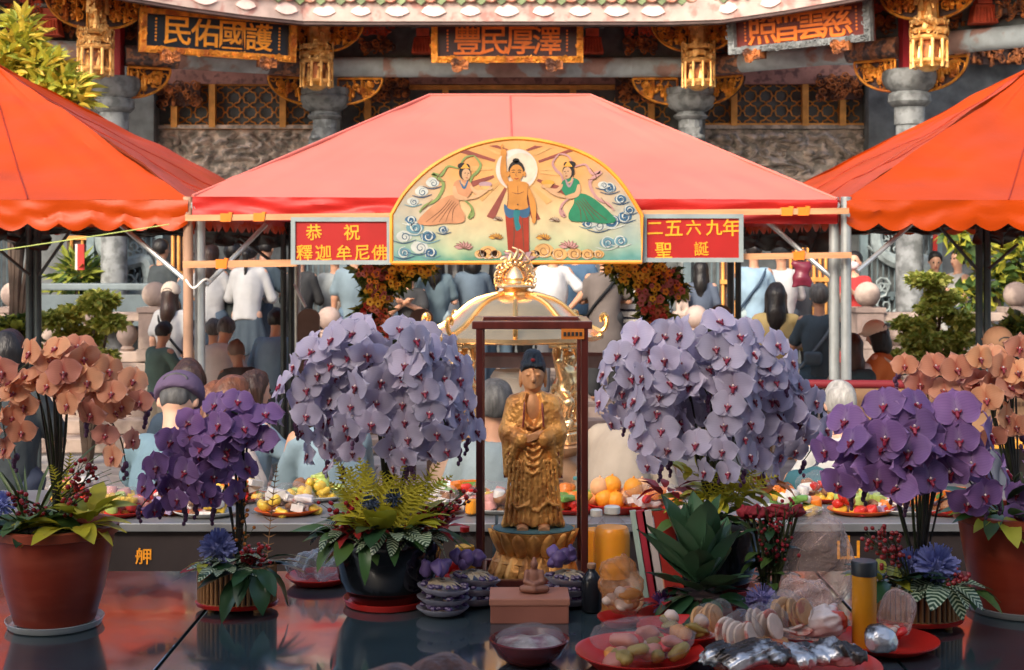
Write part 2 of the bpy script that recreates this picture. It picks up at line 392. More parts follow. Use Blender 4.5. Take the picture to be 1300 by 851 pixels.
def Dx(x):
    if x < -2.37: return 18 + (x + 2.37) * (1.2 / 2.33)
    if x > 2.26: return 18 - (x - 2.26) * (1.9 / 2.24)
    return 18.0
def FP(x, off, z): return Vector((x, Dx(x) + off, z))
COLS = [(-7.0, Dx(-7.0)), (-4.70, 16.8), (-2.37, 18.0), (2.26, 18.0), (4.50, 16.1), (6.8, Dx(6.8))]
hall = empty('temple_hall', (0, 18.0, 0.45), label='ornate temple hall with carved gilded brackets, stone columns and tiled eave', cat='building')
HO = Vector((0, 18.0, 0.45))
def H(p): return Vector(p) - HO
hall_mb = lambda mb, name, m, **k: mb.build(name, m, hall, **k)

def curl(mb, c, r, turns, th, n=14, m=0, a0=0, y=0, sgn=1):
    pts = []
    for i in range(n + 1):
        t = i / n; a = a0 + sgn * turns * 2 * PI * t; rr = r * (1 - 0.85 * t); pts.append((c[0] + rr * math.cos(a), c[1] + y + 0.3 * th * math.sin(5 * t), c[2] + rr * math.sin(a)))
    mb.tube(pts, [th * (1 - 0.5 * i / n) for i in range(n + 1)], 5, m)
def figure(mb, c, h, rg, m=0):
    """small carved figure: robe, torso, head, arms"""
    x, y, z = c; w = h * 0.2
    mb.tube([(x, y, z), (x + rg.uniform(-.1, .1) * h, y - .02 * h, z + h * .45), (x + rg.uniform(-.06, .06) * h, y, z + h * .78)], [w * 1.1, w * .8, w * .55], 6, m)
    mb.ball((x + rg.uniform(-.05, .05) * h, y - .03 * h, z + h * .9), h * .115, 6, 4, m)
    s_ = rg.choice((-1, 1)); mb.tube([(x + s_ * w * .6, y, z + h * .7), (x + s_ * w * 1.4, y - w * .6, z + h * .55), (x + s_ * w * .7, y - w * 1.1, z + h * rg.uniform(.45, .8))], w * .3, 4, m)
def carve_into(mb, inside, x0, x1, z0, z1, y, sz, seed, m=0, figs=True, dens=1.0):
    rg = random.Random(seed); n = int(dens * (x1 - x0) * (z1 - z0) / (sz * sz) * 2.2)
    for _ in range(n):
        x, z = rg.uniform(x0, x1), rg.uniform(z0, z1)
        if not inside(x, z): continue
        k = rg.random()
        if figs and k < 0.4: figure(mb, (x, y - rg.uniform(0, sz * .4), z - sz * .6), sz * rg.uniform(1.2, 1.9), rg, m)
        elif k < 0.75: curl(mb, (x, y - rg.uniform(0, .5) * sz, z), sz * rg.uniform(.5, .9), rg.uniform(.8, 1.6), sz * .16, 10, m, rg.uniform(0, 6), sgn=rg.choice((-1, 1)))
        else: mb.ball((x, y - rg.uniform(0, .4) * sz, z), (sz * rg.uniform(.3, .6), sz * .3, sz * rg.uniform(.2, .5)), 6, 4, m, (0, rg.uniform(0, 3), 0))

# -- wall of the hall, lattice windows, relief panels
mb = MB(); WY = 19.7
mb.box(H((0, WY + 0.15, 3.0)), (22, 0.3, 5.2)); hall_mb(mb, 'wall', M_WALL, smooth=False)
def lattice_window(x0, x1, z0, z1, posts, y=WY - 0.06, pitch=0.205):
    wo = MB()
    for z in (z0, z1): wo.box(H(((x0 + x1) / 2, y, z)), (x1 - x0 + .09, .1, .06))
    for x in posts: wo.box(H((x, y - .03, (z0 + z1) / 2)), (.085, .12, z1 - z0 + 0.02))
    w = hall_mb(wo, 'window', M_BAR, smooth=False)
    q = MB(); nx = int((x1 - x0) / pitch); nz = int(math.ceil((z1 - z0) / pitch)); r_ = pitch * 0.5
    for i in range(nx):
        for j in range(nz):
            cx, cz = x0 + (i + .5) * (x1 - x0) / nx, z0 + (j + .5) * pitch
            if cz + r_ > z1 + .03: continue
            pts = [H((cx + r_ * (0.78 + 0.26 * math.cos(4 * a)) * math.cos(a), y + .035, cz + r_ * (0.78 + 0.26 * math.cos(4 * a)) * math.sin(a))) for a in [2 * PI * t / 24 for t in range(25)]]
            q.tube(pts, .011, 4, caps=False)
    q.build('lattice', M_BAR, w)
    g = MB(); g.box(H(((x0 + x1) / 2, y + .075, (z0 + z1) / 2)), (x1 - x0, .01, z1 - z0)); g.build('dark_backing', M_BLACK, w, smooth=False)
def wx(px): return (px - 650) / F * WY
def wz(py): return CZ + (HY - py) / F * WY
lattice_window(wx(215), wx(400), wz(162), wz(107), [wx(224), wx(272), wx(361)])
lattice_window(wx(893), wx(1090), wz(160), wz(103), [wx(930), wx(1020), wx(1067)])
lattice_window(wx(450), wx(850), wz(180), wz(112), [wx(468), wx(566), wx(727), wx(826)])
for (a, b) in ((195, 410), (440, 860), (885, 1100)):
    mb = MB(); mb.box(H(((wx(a) + wx(b)) / 2, WY - .1, (wz(84) + wz(113)) / 2 + .02)), (wx(b) - wx(a), .14, wz(84) - wz(113) - .06)); hall_mb(mb, 'painted_panel', M_PANEL, smooth=False)
# carved dark-gold infill panels beside the windows
for k, (a, b, t, bt) in enumerate(((205, 258, 108, 136), (452, 520, 100, 128), (780, 850, 100, 128), (1035, 1090, 98, 128), (470, 545, 34, 70), (745, 850, 34, 70), (20, 110, 80, 110), (1200, 1300, 56, 84))):
    mb = MB(); x0, x1, z0, z1 = wx(a), wx(b), wz(bt), wz(t); y = WY - .2
    mb.box(H(((x0 + x1) / 2, y + .06, (z0 + z1) / 2)), (x1 - x0, .06, z1 - z0), m=1)
    mb.xf = Matrix.Translation(-HO); carve_into(mb, lambda x, z: True, x0, x1, z0, z1, y, .085, 40 + k, 0, figs=k > 3)
    hall_mb(mb, 'carved_panel', [M_GOLDD, M_DARK])
for (a, b) in ((200, 418), (882, 1098)):
    x0, x1, z0, z1 = wx(a), wx(b), wz(235), wz(165)
    nz = lambda u, v: noise.fractal(Vector((u * 9 + a, v * 4, 0)), 0.8, 2.1, 4) * .06 + .07 * abs(math.sin(u * 22 + 5 * noise.noise(Vector((u * 8, v * 5, a))) + 3 * v)) * abs(math.cos(v * 7 + 4 * noise.noise(Vector((u * 9, v * 6, a)))))
    mb = MB(); mb.grid(lambda u, v: H((x0 + (x1 - x0) * u, WY - .04 - 1.6 * max(0, nz(u, v)) * min(1, 8 * v, 8 * (1 - v)), z0 + (z1 - z0) * v)), 150, 60)
    mb.box(H(((x0 + x1) / 2, WY - .05, z1 + .03)), (x1 - x0, .16, .05)); hall_mb(mb, 'relief_panel', M_RELIEF)
# dark-stone piers behind the column line
for px in (188, 640 - 220, 650 + 225, 1110):
    mb = MB(); mb.box(H((wx(px), WY - .2, 2.4)), (.34, .34, 4.0)); hall_mb(mb, 'wall_pier', M_WALL, smooth=False)

# -- columns
cap_prof = [(.145, -.62), (.145, -.40), (.19, -.385), (.215, -.355), (.19, -.33), (.165, -.325), (.165, -.30), (.2, -.29), (.27, -.24), (.305, -.18), (.315, -.12), (.29, -.085), (.3, -.08), (.3, 0), (.28, .005)]
bowl_prof = [(.17, -.62), (.17, -.42), (.2, -.41), (.24, -.36), (.235, -.28), (.215, -.26), (.2, -.25), (.25, -.215), (.29, -.16), (.31, -.09), (.3, -.03), (.27, 0)]
def carved_shaft(x, y, ztop, seed):
    s_ = SDF((-.34, -.34, -.02), (.34, .34, 1.2), .018)
    s_.rings([(0, 0, 0, .155, .155), (1.18, 0, 0, .15, .15)], 0)
    rg = random.Random(seed)
    for k in range(3):
        a0 = rg.uniform(0, 6); prev = None
        for i in range(26):
            t = i / 25; a = a0 + 5.5 * t; r_ = .19 + .03 * math.sin(9 * t + k); p = (r_ * math.cos(a), r_ * math.sin(a), .1 + 1.0 * t * (.6 + .2 * k) + .05 * math.sin(14 * t))
            if prev: s_.cap(prev, p, .05 * (1 - .4 * t), k=.015)
            prev = p
    for k in range(16):
        a = rg.uniform(0, 6.28); z = rg.uniform(.1, 1.05); c = np.array((.17 * math.cos(a), .17 * math.sin(a), z)); s_.ell(c, (.06, .06, .035), .02)
    return s_.mesh('carved_dragon', M_STONE)
shaft_me = carved_shaft(0, 0, 0, 3)
def lantern_mesh():
    mb = MB(); rg = random.Random(5)
    for z, r_ in ((0.45, .19), (.36, .205), (.28, .21), (.03, .2), (0, .17)): mb.lathe([(r_ * .9, z - .02), (r_, z), (r_ * .86, z + .035)], 12, m=1)
    mb.lathe([(.05, -.07), (.09, -.05), (.13, -.02), (.15, .0)], 10, m=1)
    for k in range(10):
        a = 2 * PI * k / 10; c, s_ = math.cos(a), math.sin(a)
        mb.tube([(.185 * c, .185 * s_, -.03), (.19 * c, .19 * s_, .12), (.185 * c, .185 * s_, .27)], [.022, .014, .02], 6, 1)
        if k % 2: mb.tube([(.1 * c, .1 * s_, .03), (.11 * c, .11 * s_, .13), (.1 * c, .1 * s_, .2)], [.045, .032, .02], 6, 1); mb.ball((.105 * c, .105 * s_, .23), .028, 6, 4, 1)
    for k in range(90):
        a = rg.uniform(0, 6.28); z = rg.uniform(.3, .5); r_ = .2
        mb.xf = Matrix.Rotation(a, 4, 'Z'); curl(mb, (0, -r_, z), rg.uniform(.025, .045), 1.1, .009, 8, 1, rg.uniform(0, 6)); mb.xf = None
    mb.lathe([(.12, .02), (.12, .27)], 10, m=0, cap=False)
    for k in range(12):
        a = rg.uniform(0, 6.28); figure(mb, (.08 * math.cos(a), .08 * math.sin(a) - .02, .46 + .3 * rg.random()), .2, rg, 1)
    mb.tube([(0, 0, .4), (.0, .02, 1.1)], [.09, .05], 8, 1)
    for k in range(26):
        figure(mb, (rg.uniform(-.1, .1), rg.uniform(-.12, -.03), .48 + .5 * k / 26), .17, rg, 1)
    return mb.mesh('hanging_lantern', [M_GOLDD, M_GOLDB])
lan_me = lantern_mesh()
def quarter_mesh(w, h, seed, up=False):
    """openwork quarter-round bracket: top edge along +x, rounded lower outer corner"""
    ins = lambda x, z: (x / w) ** 2 + (z / h) ** 2 < 0.96
    mb = MB(); out = [(0, 0)] + [(w * math.cos(a), -h * math.sin(a)) for a in [PI / 2 * t / 12 for t in range(13)]]
    mb.prism(out, .06, .075, 1)
    rim = [Vector((w * math.cos(a), .0, -h * math.sin(a))) for a in [PI / 2 * t / 14 for t in range(15)]]
    mb.tube(rim, .016, 6); mb.tube([(0, 0, -.0), (w, 0, -.0)], .018, 6); mb.tube([(0, 0, 0), (0, 0, -h)], .015, 6)
    carve_into(mb, lambda x, z: (x / w) ** 2 + (z / h) ** 2 < .85, .02, w, -h, -.02, .03, .075, seed, 0)
    return mb.mesh('carved_bracket', [M_GOLD, M_DARK])
qm = [quarter_mesh(.56, .33, 11), quarter_mesh(.5, .36, 12), quarter_mesh(.46, .36, 13)]
ZC = 4.07
for i, (x, d) in enumerate(COLS):
    inner = i in (2, 3)
    mb = MB(); mb.lathe([(.26, .0), (.27, .12), (.2, .2), (.155, .22), (.15, ZC - .45 - .6)], 24, H((x, d, .45)))
    col = hall_mb(mb, 'column', M_STONE)
    inst('carved_dragon', shaft_me, col, H((x, d, ZC - 1.67)), (0, 0, 1.3 * i))
    mb = MB(); mb.lathe(cap_prof if inner else bowl_prof, 28, H((x, d, ZC)), flute=14 if inner else 8, fa=.03 if inner else .015); mb.build('capital', M_STONE, col)
    rp = MB(); rp.box(H((x, d, ZC + .55)), (.2, .2, 1.09)); hall_mb(rp, 'red_post', M_RED, smooth=False)
    inst('hanging_lantern', lan_me, hall, H((x, d - .75, 4.03)), (0, 0, i))
    tang = lambda s_: math.atan2(Dx(x + s_ * .5) - Dx(x), s_ * .5)
    for s_ in (-1, 1):
        ang = math.atan2((Dx(x + s_ * .6) - d), .6)
        for (q, off, z, dx) in ((qm[0 if inner else 1], -.02, 4.19, .17), (qm[2], -.72, 4.80 + (.10 if not inner else 0), .1)):
            o = inst('carved_bracket', q, hall, H((x + s_ * dx, d + off, z)), (0, 0, s_ * ang), (s_, 1, 1))
# -- main painted beams, beam between each pair of columns, with ends and scroll bands
for i in range(len(COLS) - 1):
    a = Vector((COLS[i][0], COLS[i][1], 4.335)); b = Vector((COLS[i + 1][0], COLS[i + 1][1], 4.335)); d = (b - a).normalized()
    mb = MB(); n = 12
    mb.tube([H(a + d * .12), H(b - d * .12)], .125, 14); bo = hall_mb(mb, 'painted_beam', M_BEAM)
    for t0, t1 in ((.12, .75), ((b - a).length - .75, (b - a).length - .12)):
        q = MB(); q.tube([H(a + d * t0), H(a + d * t1)], .129, 14); q.build('scroll_band', M_BEAM2 if i % 2 else M_BEAM, bo)
    mb = MB(); mb.beam(H(a + Vector((0, .05, .62))), H(b + Vector((0, .05, .62))), .16, .2); mb.beam(H(a + Vector((0, .15, .35))), H(b + Vector((0, .15, .35))), .04, .5, 1); hall_mb(mb, 'upper_beam', [M_DARK, M_WALL], smooth=False)
    for t in (.27, .73):
        c = a.lerp(b, t); q = MB(); q.box(H(c + Vector((0, -.1, .26))), (.28, .2, .2), taper=.75)
        for k in range(7): q.tube([H(c + Vector((-.12 + .04 * k, -.21, .17))), H(c + Vector((-.1 + .033 * k, -.19, .33)))], .014, 5)
        q.box(H(c + Vector((0, -.1, .42))), (.16, .16, .1)); q.box(H(c + Vector((0, -.1, .50))), (.3, .2, .04), m=1); hall_mb(q, 'bracket_block', [M_REDF, M_STONE], smooth=False)
    for t in (.14, .40, .60, .86):
        c = a.lerp(b, t); q = MB(); L = .42
        q.box(H(c + Vector((0, .0, .28))), (L, .05, .1), m=1); q.xf = Matrix.Translation(H(c))
        carve_into(q, lambda x, z: True, -L / 2, L / 2, .18, .38, -.03, .07, 70 + i * 4 + int(t * 9), 0, figs=False); carve_into(q, lambda x, z: True, -L / 2, L / 2, .42, .58, -.02, .07, 170 + i * 4 + int(t * 9), 2, figs=False)
        hall_mb(q, 'carved_frog_leg', [M_GOLDD, M_DARK, M_REDF])
# ceiling under the eave
mb = MB(); xs = [-9 + .6 * k for k in range(31)]
def eave(x, off, z): return H((x, Dx(x) + off, z + .03 * max(0, abs(x) - 2.2) ** 2))
for a, b in zip(xs, xs[1:]):
    mb.add([eave(a, -1.6, 4.93), eave(b, -1.6, 4.93), eave(b, 1.9, 5.25), eave(a, 1.9, 5.25)], [(0, 1, 2, 3)])
hall_mb(mb, 'eave_soffit', M_REDF, smooth=False)
mb = MB()
for a, b in zip(xs, xs[1:]):
    for (o0, z0, o1, z1, m) in ((-1.62, 4.665, -1.66, 4.90, 0), (-1.60, 4.63, -1.60, 4.665, 1), (-1.6, 4.63, -1.45, 4.63, 1), (-1.45, 4.63, -1.45, 4.95, 1), (-1.62, 4.665, -1.60, 4.665, 0)):
        mb.add([eave(a, o0, z0), eave(b, o0, z0), eave(b, o1, z1), eave(a, o1, z1)], [(0, 1, 2, 3)], m)
fas = hall_mb(mb, 'eave_fascia', [M_FASCIA, M_DARK], smooth=False)
lm = MB(); lm.prism([(-.13, 0), (-.10, .05), (-.05, .075), (0, .1), (.05, .075), (.1, .05), (.13, 0), (.06, -.035), (0, -.045), (-.06, -.035)], -.012, .01); lm = lm.mesh('painted_lotus', M_LOTUS)
x = -7.2
while x < 7.2: inst('painted_lotus', lm, fas, eave(x, -1.645, 4.765), (0, 0, math.atan2(Dx(x + .1) - Dx(x - .1), .2)), rnd.uniform(.85, 1.1)); x += .42
# roof tiles: each run of tiles with its round end, drip tiles between
t_mb = MB(); t_mb.lathe([(.085, 0), (.088, .02), (.07, .03), (.06, .022), (.0, .03)], 14); t_mb.tube([(0, 0, -.01), (0, 0, -3.4)], .072, 10)
tm = t_mb.mesh('roof_tile', M_TILE)
d_mb = MB(); d_mb.prism([(-.12, .09), (-.1, .03), (-.05, -.02), (0, -.06), (.05, -.02), (.1, .03), (.12, .09), (.06, .05), (0, .04), (-.06, .05)], 0, .03); d_mb.box((0, 1.6, .62), (.2, 3.3, .03), (R(22), 0, 0)); dm = d_mb.mesh('drip_tile', M_DRIP, smooth=False)
x = -7.6; k = 0
while x < 7.6:
    rz = math.atan2(Dx(x + .1) - Dx(x - .1), .2)
    inst('roof_tile', tm, hall, eave(x, -1.72, 4.955 + rnd.uniform(-.006, .006)), (R(90 + 22), 0, rz)); inst('drip_tile', dm, hall, eave(x + .115, -1.70, 4.90), (0, 0, rz)); x += .23
# -- plaques hang from the beams: things of their own
def plaque(px0, px1, py0, py1, d0, d1, chars, bgm, frm, chm, label, csz, rows=None):
    a = P(px0, py1[0], d0); b = P(px1, py1[1], d1); L = (b - a).length; h = S(py1[0] - py0[0], d0)
    o = empty('temple_plaque', a.lerp(b, .5), math.atan2(b.y - a.y, b.x - a.x), label, 'sign', 'gilded plaques under the temple eave')
    o.rotation_euler = (R(5), -math.atan2(b.z - a.z, L), o.rotation_euler.z)
    mb = MB(); mb.box((0, .05, h / 2), (L, .06, h)); mb.build('board', bgm, o, smooth=False)
    fw = .075
    fr = MB()
    for c, sz in (((0, 0, fw / 2), (L, .12, fw)), ((0, 0, h - .03), (L, .12, .06)), ((-L / 2 + fw / 2, 0, h / 2), (fw, .118, h - .12)), ((L / 2 - fw / 2, 0, h / 2), (fw, .118, h - .12))): fr.box(c, sz)
    carve_into(fr, lambda x, z: True, -L / 2 + .03, L / 2 - .03, .02, fw - .02, -.065, .045, 3, 0, figs=False, dens=1.2)
    for s_ in (-1, 1): carve_into(fr, lambda x, z: True, *sorted((s_ * (L / 2 - .02), s_ * (L / 2 - fw + .02))), .1, h - .06, -.065, .045, 4, 0, figs=False, dens=1.2)
    fr.build('frame', frm, o)
    for i, ch in enumerate(chars):
        u = (i + .5) / len(chars); put_text(ch, o, (-L / 2 + L * (.15 + .70 * u), .012, h * .54), csz * h, chm, .02, .012)
    for s_ in (-1, 1):
        q = MB(); q.tube([(s_ * L * .3, .06, h - .05), (s_ * L * .3, .12, h + .25)], .015, 6); q.build('hanger', M_DARK, o)
        q = MB(); q.box((s_ * L * .31, -.03, -.03), (.2, .16, .1)); q.xf = Matrix.Translation((s_ * L * .31, -.1, -.03)); carve_into(q, lambda x, z: True, -.1, .1, -.06, .06, -.01, .05, 8, figs=False); q.build('plaque_support', M_GOLDD, o)
        q = MB()
        for k in range(7): q.box((s_ * (L / 2 - .19), .017, h * (.3 + .08 * k)), (.02, .006, .022))
        q.build('signature_marks', chm, o, smooth=False)
    return o
plaque(176, 374, (10, 10), (66, 80), 16.0, 16.8, '民佑國護', M_BLACK, M_GOLD, M_CHAR, 'black plaque with carved gilt frame reading 民佑國護', .64)
plaque(548, 740, (28, 28), (80, 80), 16.95, 16.95, '豐民厚澤', M_PLAQ, M_GOLD, M_CHARR, 'plum plaque with gilt frame reading 豐民厚澤 under the middle of the eave', .68)
plaque(928, 1108, (16, 0), (70, 52), 16.55, 15.45, '照普雲慈', M_PLAQR, M_STONE, M_CHARR, 'dark red plaque with blue grey frame reading 照普雲慈', .74)
# front hall round the camera, out of frame; roof added to shade the near tables
fh = empty('front_hall_shade', (0, -2, 0), label='front hall with dark beams, roof over the near tables', cat='building'); 
mb = MB(); mb.box((0, -2.2, 4.65), (22, 9.2, .2)); mb.build('shade_roof_slab', M_STONEW, fh, smooth=False)
for y in (-5, -2.5, 0, 1.3): q = MB(); q.box((0, y, 4.45), (22, .22, .2)); q.build('beam', M_RED, fh, smooth=False)
for x in (-7.2, -3.6, 3.6, 7.2):
    for y in (-4, 1.3): q = MB(); q.lathe([(.24, 0), (.26, .1), (.2, .2), (.19, 4.35)], 20, (x, y, 0)); q.build('column', M_STONE, fh)
q = MB(); q.box((0, -6.3, 2.1), (22, .3, 4.2)); q.build('back_wall', M_PANEL, fh, smooth=False)
# ================================================================= TENTS, BEAMS, SIGNS
M_VERM = mat('vermilion_vinyl', (0.43, 0.046, 0.0005), 0.42, var=0.08, vs_=2, bump=0.9, bs=2.6, spec=0.3, transl=0.15, stretch=(1, 1, 1))
M_PINK = mat('faded_red_canvas', (0.61, 0.165, 0.125), 0.6, var=0.06, vs_=1.5, bump=0.5, bs=2.2, transl=0.12)
M_SEAMV = mat('vermilion_seam', (0.26, 0.018, 0.001), 0.5)
M_SEAM = mat('red_seam', (0.55, 0.10, 0.075), 0.6)
M_REDV = mat('deep_red_valance', (0.420, 0.017, 0.013), 0.45, var=0.08, transl=0.1)
M_TARP = mat('dark_grey_tarp', (0.055, 0.06, 0.06), 0.45, var=0.2, vs_=3, bump=0.3, bs=8)
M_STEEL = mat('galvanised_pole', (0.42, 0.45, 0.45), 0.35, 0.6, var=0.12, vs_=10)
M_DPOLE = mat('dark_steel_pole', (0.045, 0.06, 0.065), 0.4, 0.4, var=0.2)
M_WOOD = mat('raw_timber', (0.50, 0.25, 0.12), 0.65, var=0.2, vs_=3, bump=0.2, bs=30, stretch=(1, 8, 8))
M_WOODD = mat('weathered_timber', (0.34, 0.20, 0.13), 0.7, var=0.25, vs_=3, bump=0.2, bs=30)
M_OTAPE = mat('orange_tape', (0.85, 0.20, 0.02), 0.4)
M_WROPE = mat('white_rope', (0.75, 0.72, 0.66), 0.8)
M_SIGNR = mat('red_sign_board', (0.310, 0.011, 0.009), 0.45, var=0.08)
M_SIGNF = mat('pale_grey_sign_frame', (0.25, 0.29, 0.29), 0.5, var=0.15)
M_SIGNC = mat('golden_sign_lettering', (0.810, 0.306, 0.018), 0.45, var=0.08)

def cloth(a, b, c, d, nu, nv, sag, seed, amp=.012, fr=3.0):
    """bilinear sheet a(0,0) b(1,0) c(1,1) d(0,1) with sag below the straight surface and soft ripples"""
    a, b, c, d = (Vector(p) for p in (a, b, c, d)); nrm = (b - a).cross(d - a)
    nrm = nrm.normalized() if nrm.length > 1e-6 else Vector((0, 0, 1))
    if nrm.z < 0: nrm = -nrm
    def fn(u, v):
        p = (a * (1 - u) + b * u) * (1 - v) + (d * (1 - u) + c * u) * v
        e = 4 * u * (1 - u) * 4 * v * (1 - v)
        w = noise.noise(Vector((u * fr + seed, v * fr * 1.3, seed * 1.7))) + .5 * noise.noise(Vector((u * fr * 3, v * fr * 3 + seed, 4)))
        w2 = noise.noise(Vector((u * fr * 7, v * 5 + seed, 2))) * max(0, 1 - 3.2 * v) + .8 * abs(noise.noise(Vector((u * 4 + seed, v * 17, 7)))) * max(0, 1 - 2.5 * v); w3 = max(0, 1 - 5 * u, 5 * u - 4) * noise.noise(Vector((u * 30, v * 3, seed))); return p - nrm * sag * e ** .7 + nrm * amp * (w + .9 * w2 + .7 * w3) * min(1, 6 * v + .15, 6 * (1 - v) + .3)
    return fn
def valance(p0, p1, h, scal, seed, nu=80, nv=6, amp=.03, scd=.045, out=(0, -1, 0)):
    p0, p1 = Vector(p0), Vector(p1); out = Vector(out)
    def fn(u, v):
        p = p0.lerp(p1, u); hh = h + (scd * (abs(math.sin(PI * scal * u)) - .5) * 1 if scal else 0)
        w = amp * (v ** .8) * (noise.noise(Vector((u * 9 + seed, v * 1.5, seed))) + .5 * math.sin(u * 40 + seed + 2 * v))
        fold = .006 * math.sin(v * 9 + 5 * noise.noise(Vector((u * 9, seed, 0)))) + .012 * noise.noise(Vector((u * 22, v * 4, seed + 9)))
        return p + Vector((0, 0, -hh * v)) + out * (w + fold + .01)
    return fn
YF, YB, ZE = 8.6, 12.5, 2.386
XL, XR = -1.93, 1.965            # centre tent corners
def pole(parent, x, y, z0, z1, r, m, name='pole'):
    mb = MB(); mb.tube([(x, y, z0), (x, y, z1)], r, 14); mb.tube([(x, y, z0), (x, y, z0 + .012)], r * 2, 14); return mb.build(name, m, parent)
# centre tent: hipped with a short ridge
ct = empty('canopy_tent', (0, YF, 0), label='faded pink canopy tent with a short ridge behind the painted arch board', cat='tent')
ct.location = (0, 0, 0)
RL, RR, YR, ZR = S(545 - 650, 10.55), S(750 - 650, 10.55), 10.55, 3.2
cA, cB, cC, cD = Vector((XL, YF, ZE)), Vector((XR, YF, ZE - .02)), Vector((XR, YB, ZE)), Vector((XL, YB, ZE)); rA, rB = Vector((RL, YR, ZR)), Vector((RR, YR, ZR))
mb = MB(); mb.grid(cloth(cA, cB, rB, rA, 60, 24, .05, 1, .02), 90, 36); mb.grid(cloth(cC, cD, rA, rB, 30, 12, .05, 2), 30, 12); mb.grid(cloth(cB, cC, rB, rB, 24, 12, .04, 3), 24, 12); mb.grid(cloth(cD, cA, rA, rA, 24, 12, .04, 4), 24, 12)
cano = mb.build('canopy', M_PINK, ct, sharp=60)
f_ = cloth(cA, cB, rB, rA, 60, 24, .05, 1, .02)
mb = MB(); mb.tube([f_(.5, v / 16) + Vector((0, -.003, .004)) for v in range(17)], .006, 5); mb.build('seam', M_SEAM, cano)
for q, (a, b) in enumerate(((cA, rA), (cB, rB), (rA, rB))):
    mb = MB(); mb.tube([a.lerp(b, t / 8) + Vector((0, 0, .004)) for t in range(9)], .012, 6); mb.build('edge_hem', M_PINK, cano)
mb = MB(); mb.grid(valance(cA, cB, .145, 0, 1, 90, 10, .02), 90, 10); mb.grid(valance(cB, cC, .14, 0, 2, 30, 4, .01, out=(1, 0, 0)), 30, 4); mb.grid(valance(cC, cD, .14, 0, 2, 30, 4, .01, out=(0, 1, 0)), 30, 4); mb.grid(valance(cD, cA, .14, 0, 2, 30, 4, .01, out=(-1, 0, 0)), 30, 4)
mb.build('valance', M_REDV, ct)
for (x, y) in ((S(254 - 650, 8.68), 8.68), (S(1059 - 650, 8.68), 8.68), (XL + .05, YB - .05), (XR - .05, YB - .05)): pole(ct, x, y, 0, ZE, .032, M_STEEL)
for a, b in (((XL, YF + .1), (XR, YF + .1)), ((XL, YB), (XR, YB)), ((XL, YF), (XL, YB)), ((XR, YF), (XR, YB))):
    mb = MB(); mb.tube([(*a, ZE - .05), (*b, ZE - .05)], .02, 8); mb.build('eave_tube', M_STEEL, ct)
for a, b in ((cA, rA), (cB, rB), (cC, rB), (cD, rA)):
    mb = MB(); mb.tube([a - Vector((0, 0, .07)), b - Vector((0, 0, .07))], .018, 8); mb.build('rafter', M_STEEL, ct)
# side tents: pyramids
def side_tent(s_, xi, xo, label, seed):
    xi, xo = sorted((xi, xo)); o = empty('canopy_tent', (0, 0, 0), label=label, cat='tent'); ap = Vector(((xi + xo) / 2, 10.55, 3.48))
    z = ZE - .02
    c = [Vector((xi, YF, z)), Vector((xo, YF, z)), Vector((xo, YB, z)), Vector((xi, YB, z))]
    mb = MB()
    for k in range(4): mb.grid(cloth(c[k], c[(k + 1) % 4], ap, ap, 60, 40, .07, seed + k, .034, 3.2), 60, 40)
    ca = mb.build('canopy', M_VERM, o, sharp=25)
    for k in range(4):
        fn = cloth(c[k], c[(k + 1) % 4], ap, ap, 60, 40, .07, seed + k, .034, 3.2)
        for u_ in (.25, .5, .75):
            q = MB(); q.tube([fn(u_, v / 24 * .96) + Vector((0, 0, .004)) for v in range(25)], .0045, 5); q.build('seam', M_SEAMV, ca)
    mb = MB()
    for k, out in enumerate(((0, -1, 0), (1, 0, 0), (0, 1, 0), (-1, 0, 0))): mb.grid(valance(c[k], c[(k + 1) % 4], .165, 20, seed + k, 200, 7, .02, .045, out), 140, 7)
    mb.build('valance', M_VERM, o)
    for k in range(4):
        mb = MB(); mb.tube([c[k].lerp(ap, t / 10) + Vector((0, 0, .002 - .045 * math.sin(PI * t / 10))) for t in range(11)], .009, 6); mb.build('edge_hem', M_VERM, ca)
        mb = MB(); mb.tube([c[k] - Vector((0, 0, .08)), ap - Vector((0, 0, .1))], .018, 8); mb.build('rafter', M_STEEL, o)
        mb = MB(); ins_ = lambda q: q.lerp(Vector((ap.x, ap.y, q.z)), .035) - Vector((0, 0, .06)); mb.tube([ins_(c[k]), ins_(c[(k + 1) % 4])], .02, 8); mb.build('eave_tube', M_STEEL, o)
    return o, c
lt, lc = side_tent(-1, -5.85, -1.955, 'vermilion pyramid tent at the left edge with a scalloped valance', 11)
rt, rc = side_tent(1, 2.02, 5.95, 'vermilion pyramid tent at the right edge with a scalloped valance', 31)
pole(lt, S(239 - 650, 8.62), 8.62, 0, ZE, .03, M_WOODD); pole(lt, -5.8, 8.65, 0, ZE, .03, M_STEEL); pole(lt, -5.8, YB, 0, ZE, .03, M_STEEL)
pole(rt, S(1074 - 650, 8.62), 8.62, 0, ZE, .032, M_STEEL); pole(rt, 5.9, 8.65, 0, ZE, .03, M_STEEL); pole(rt, 5.9, YB, 0, ZE, .03, M_STEEL)
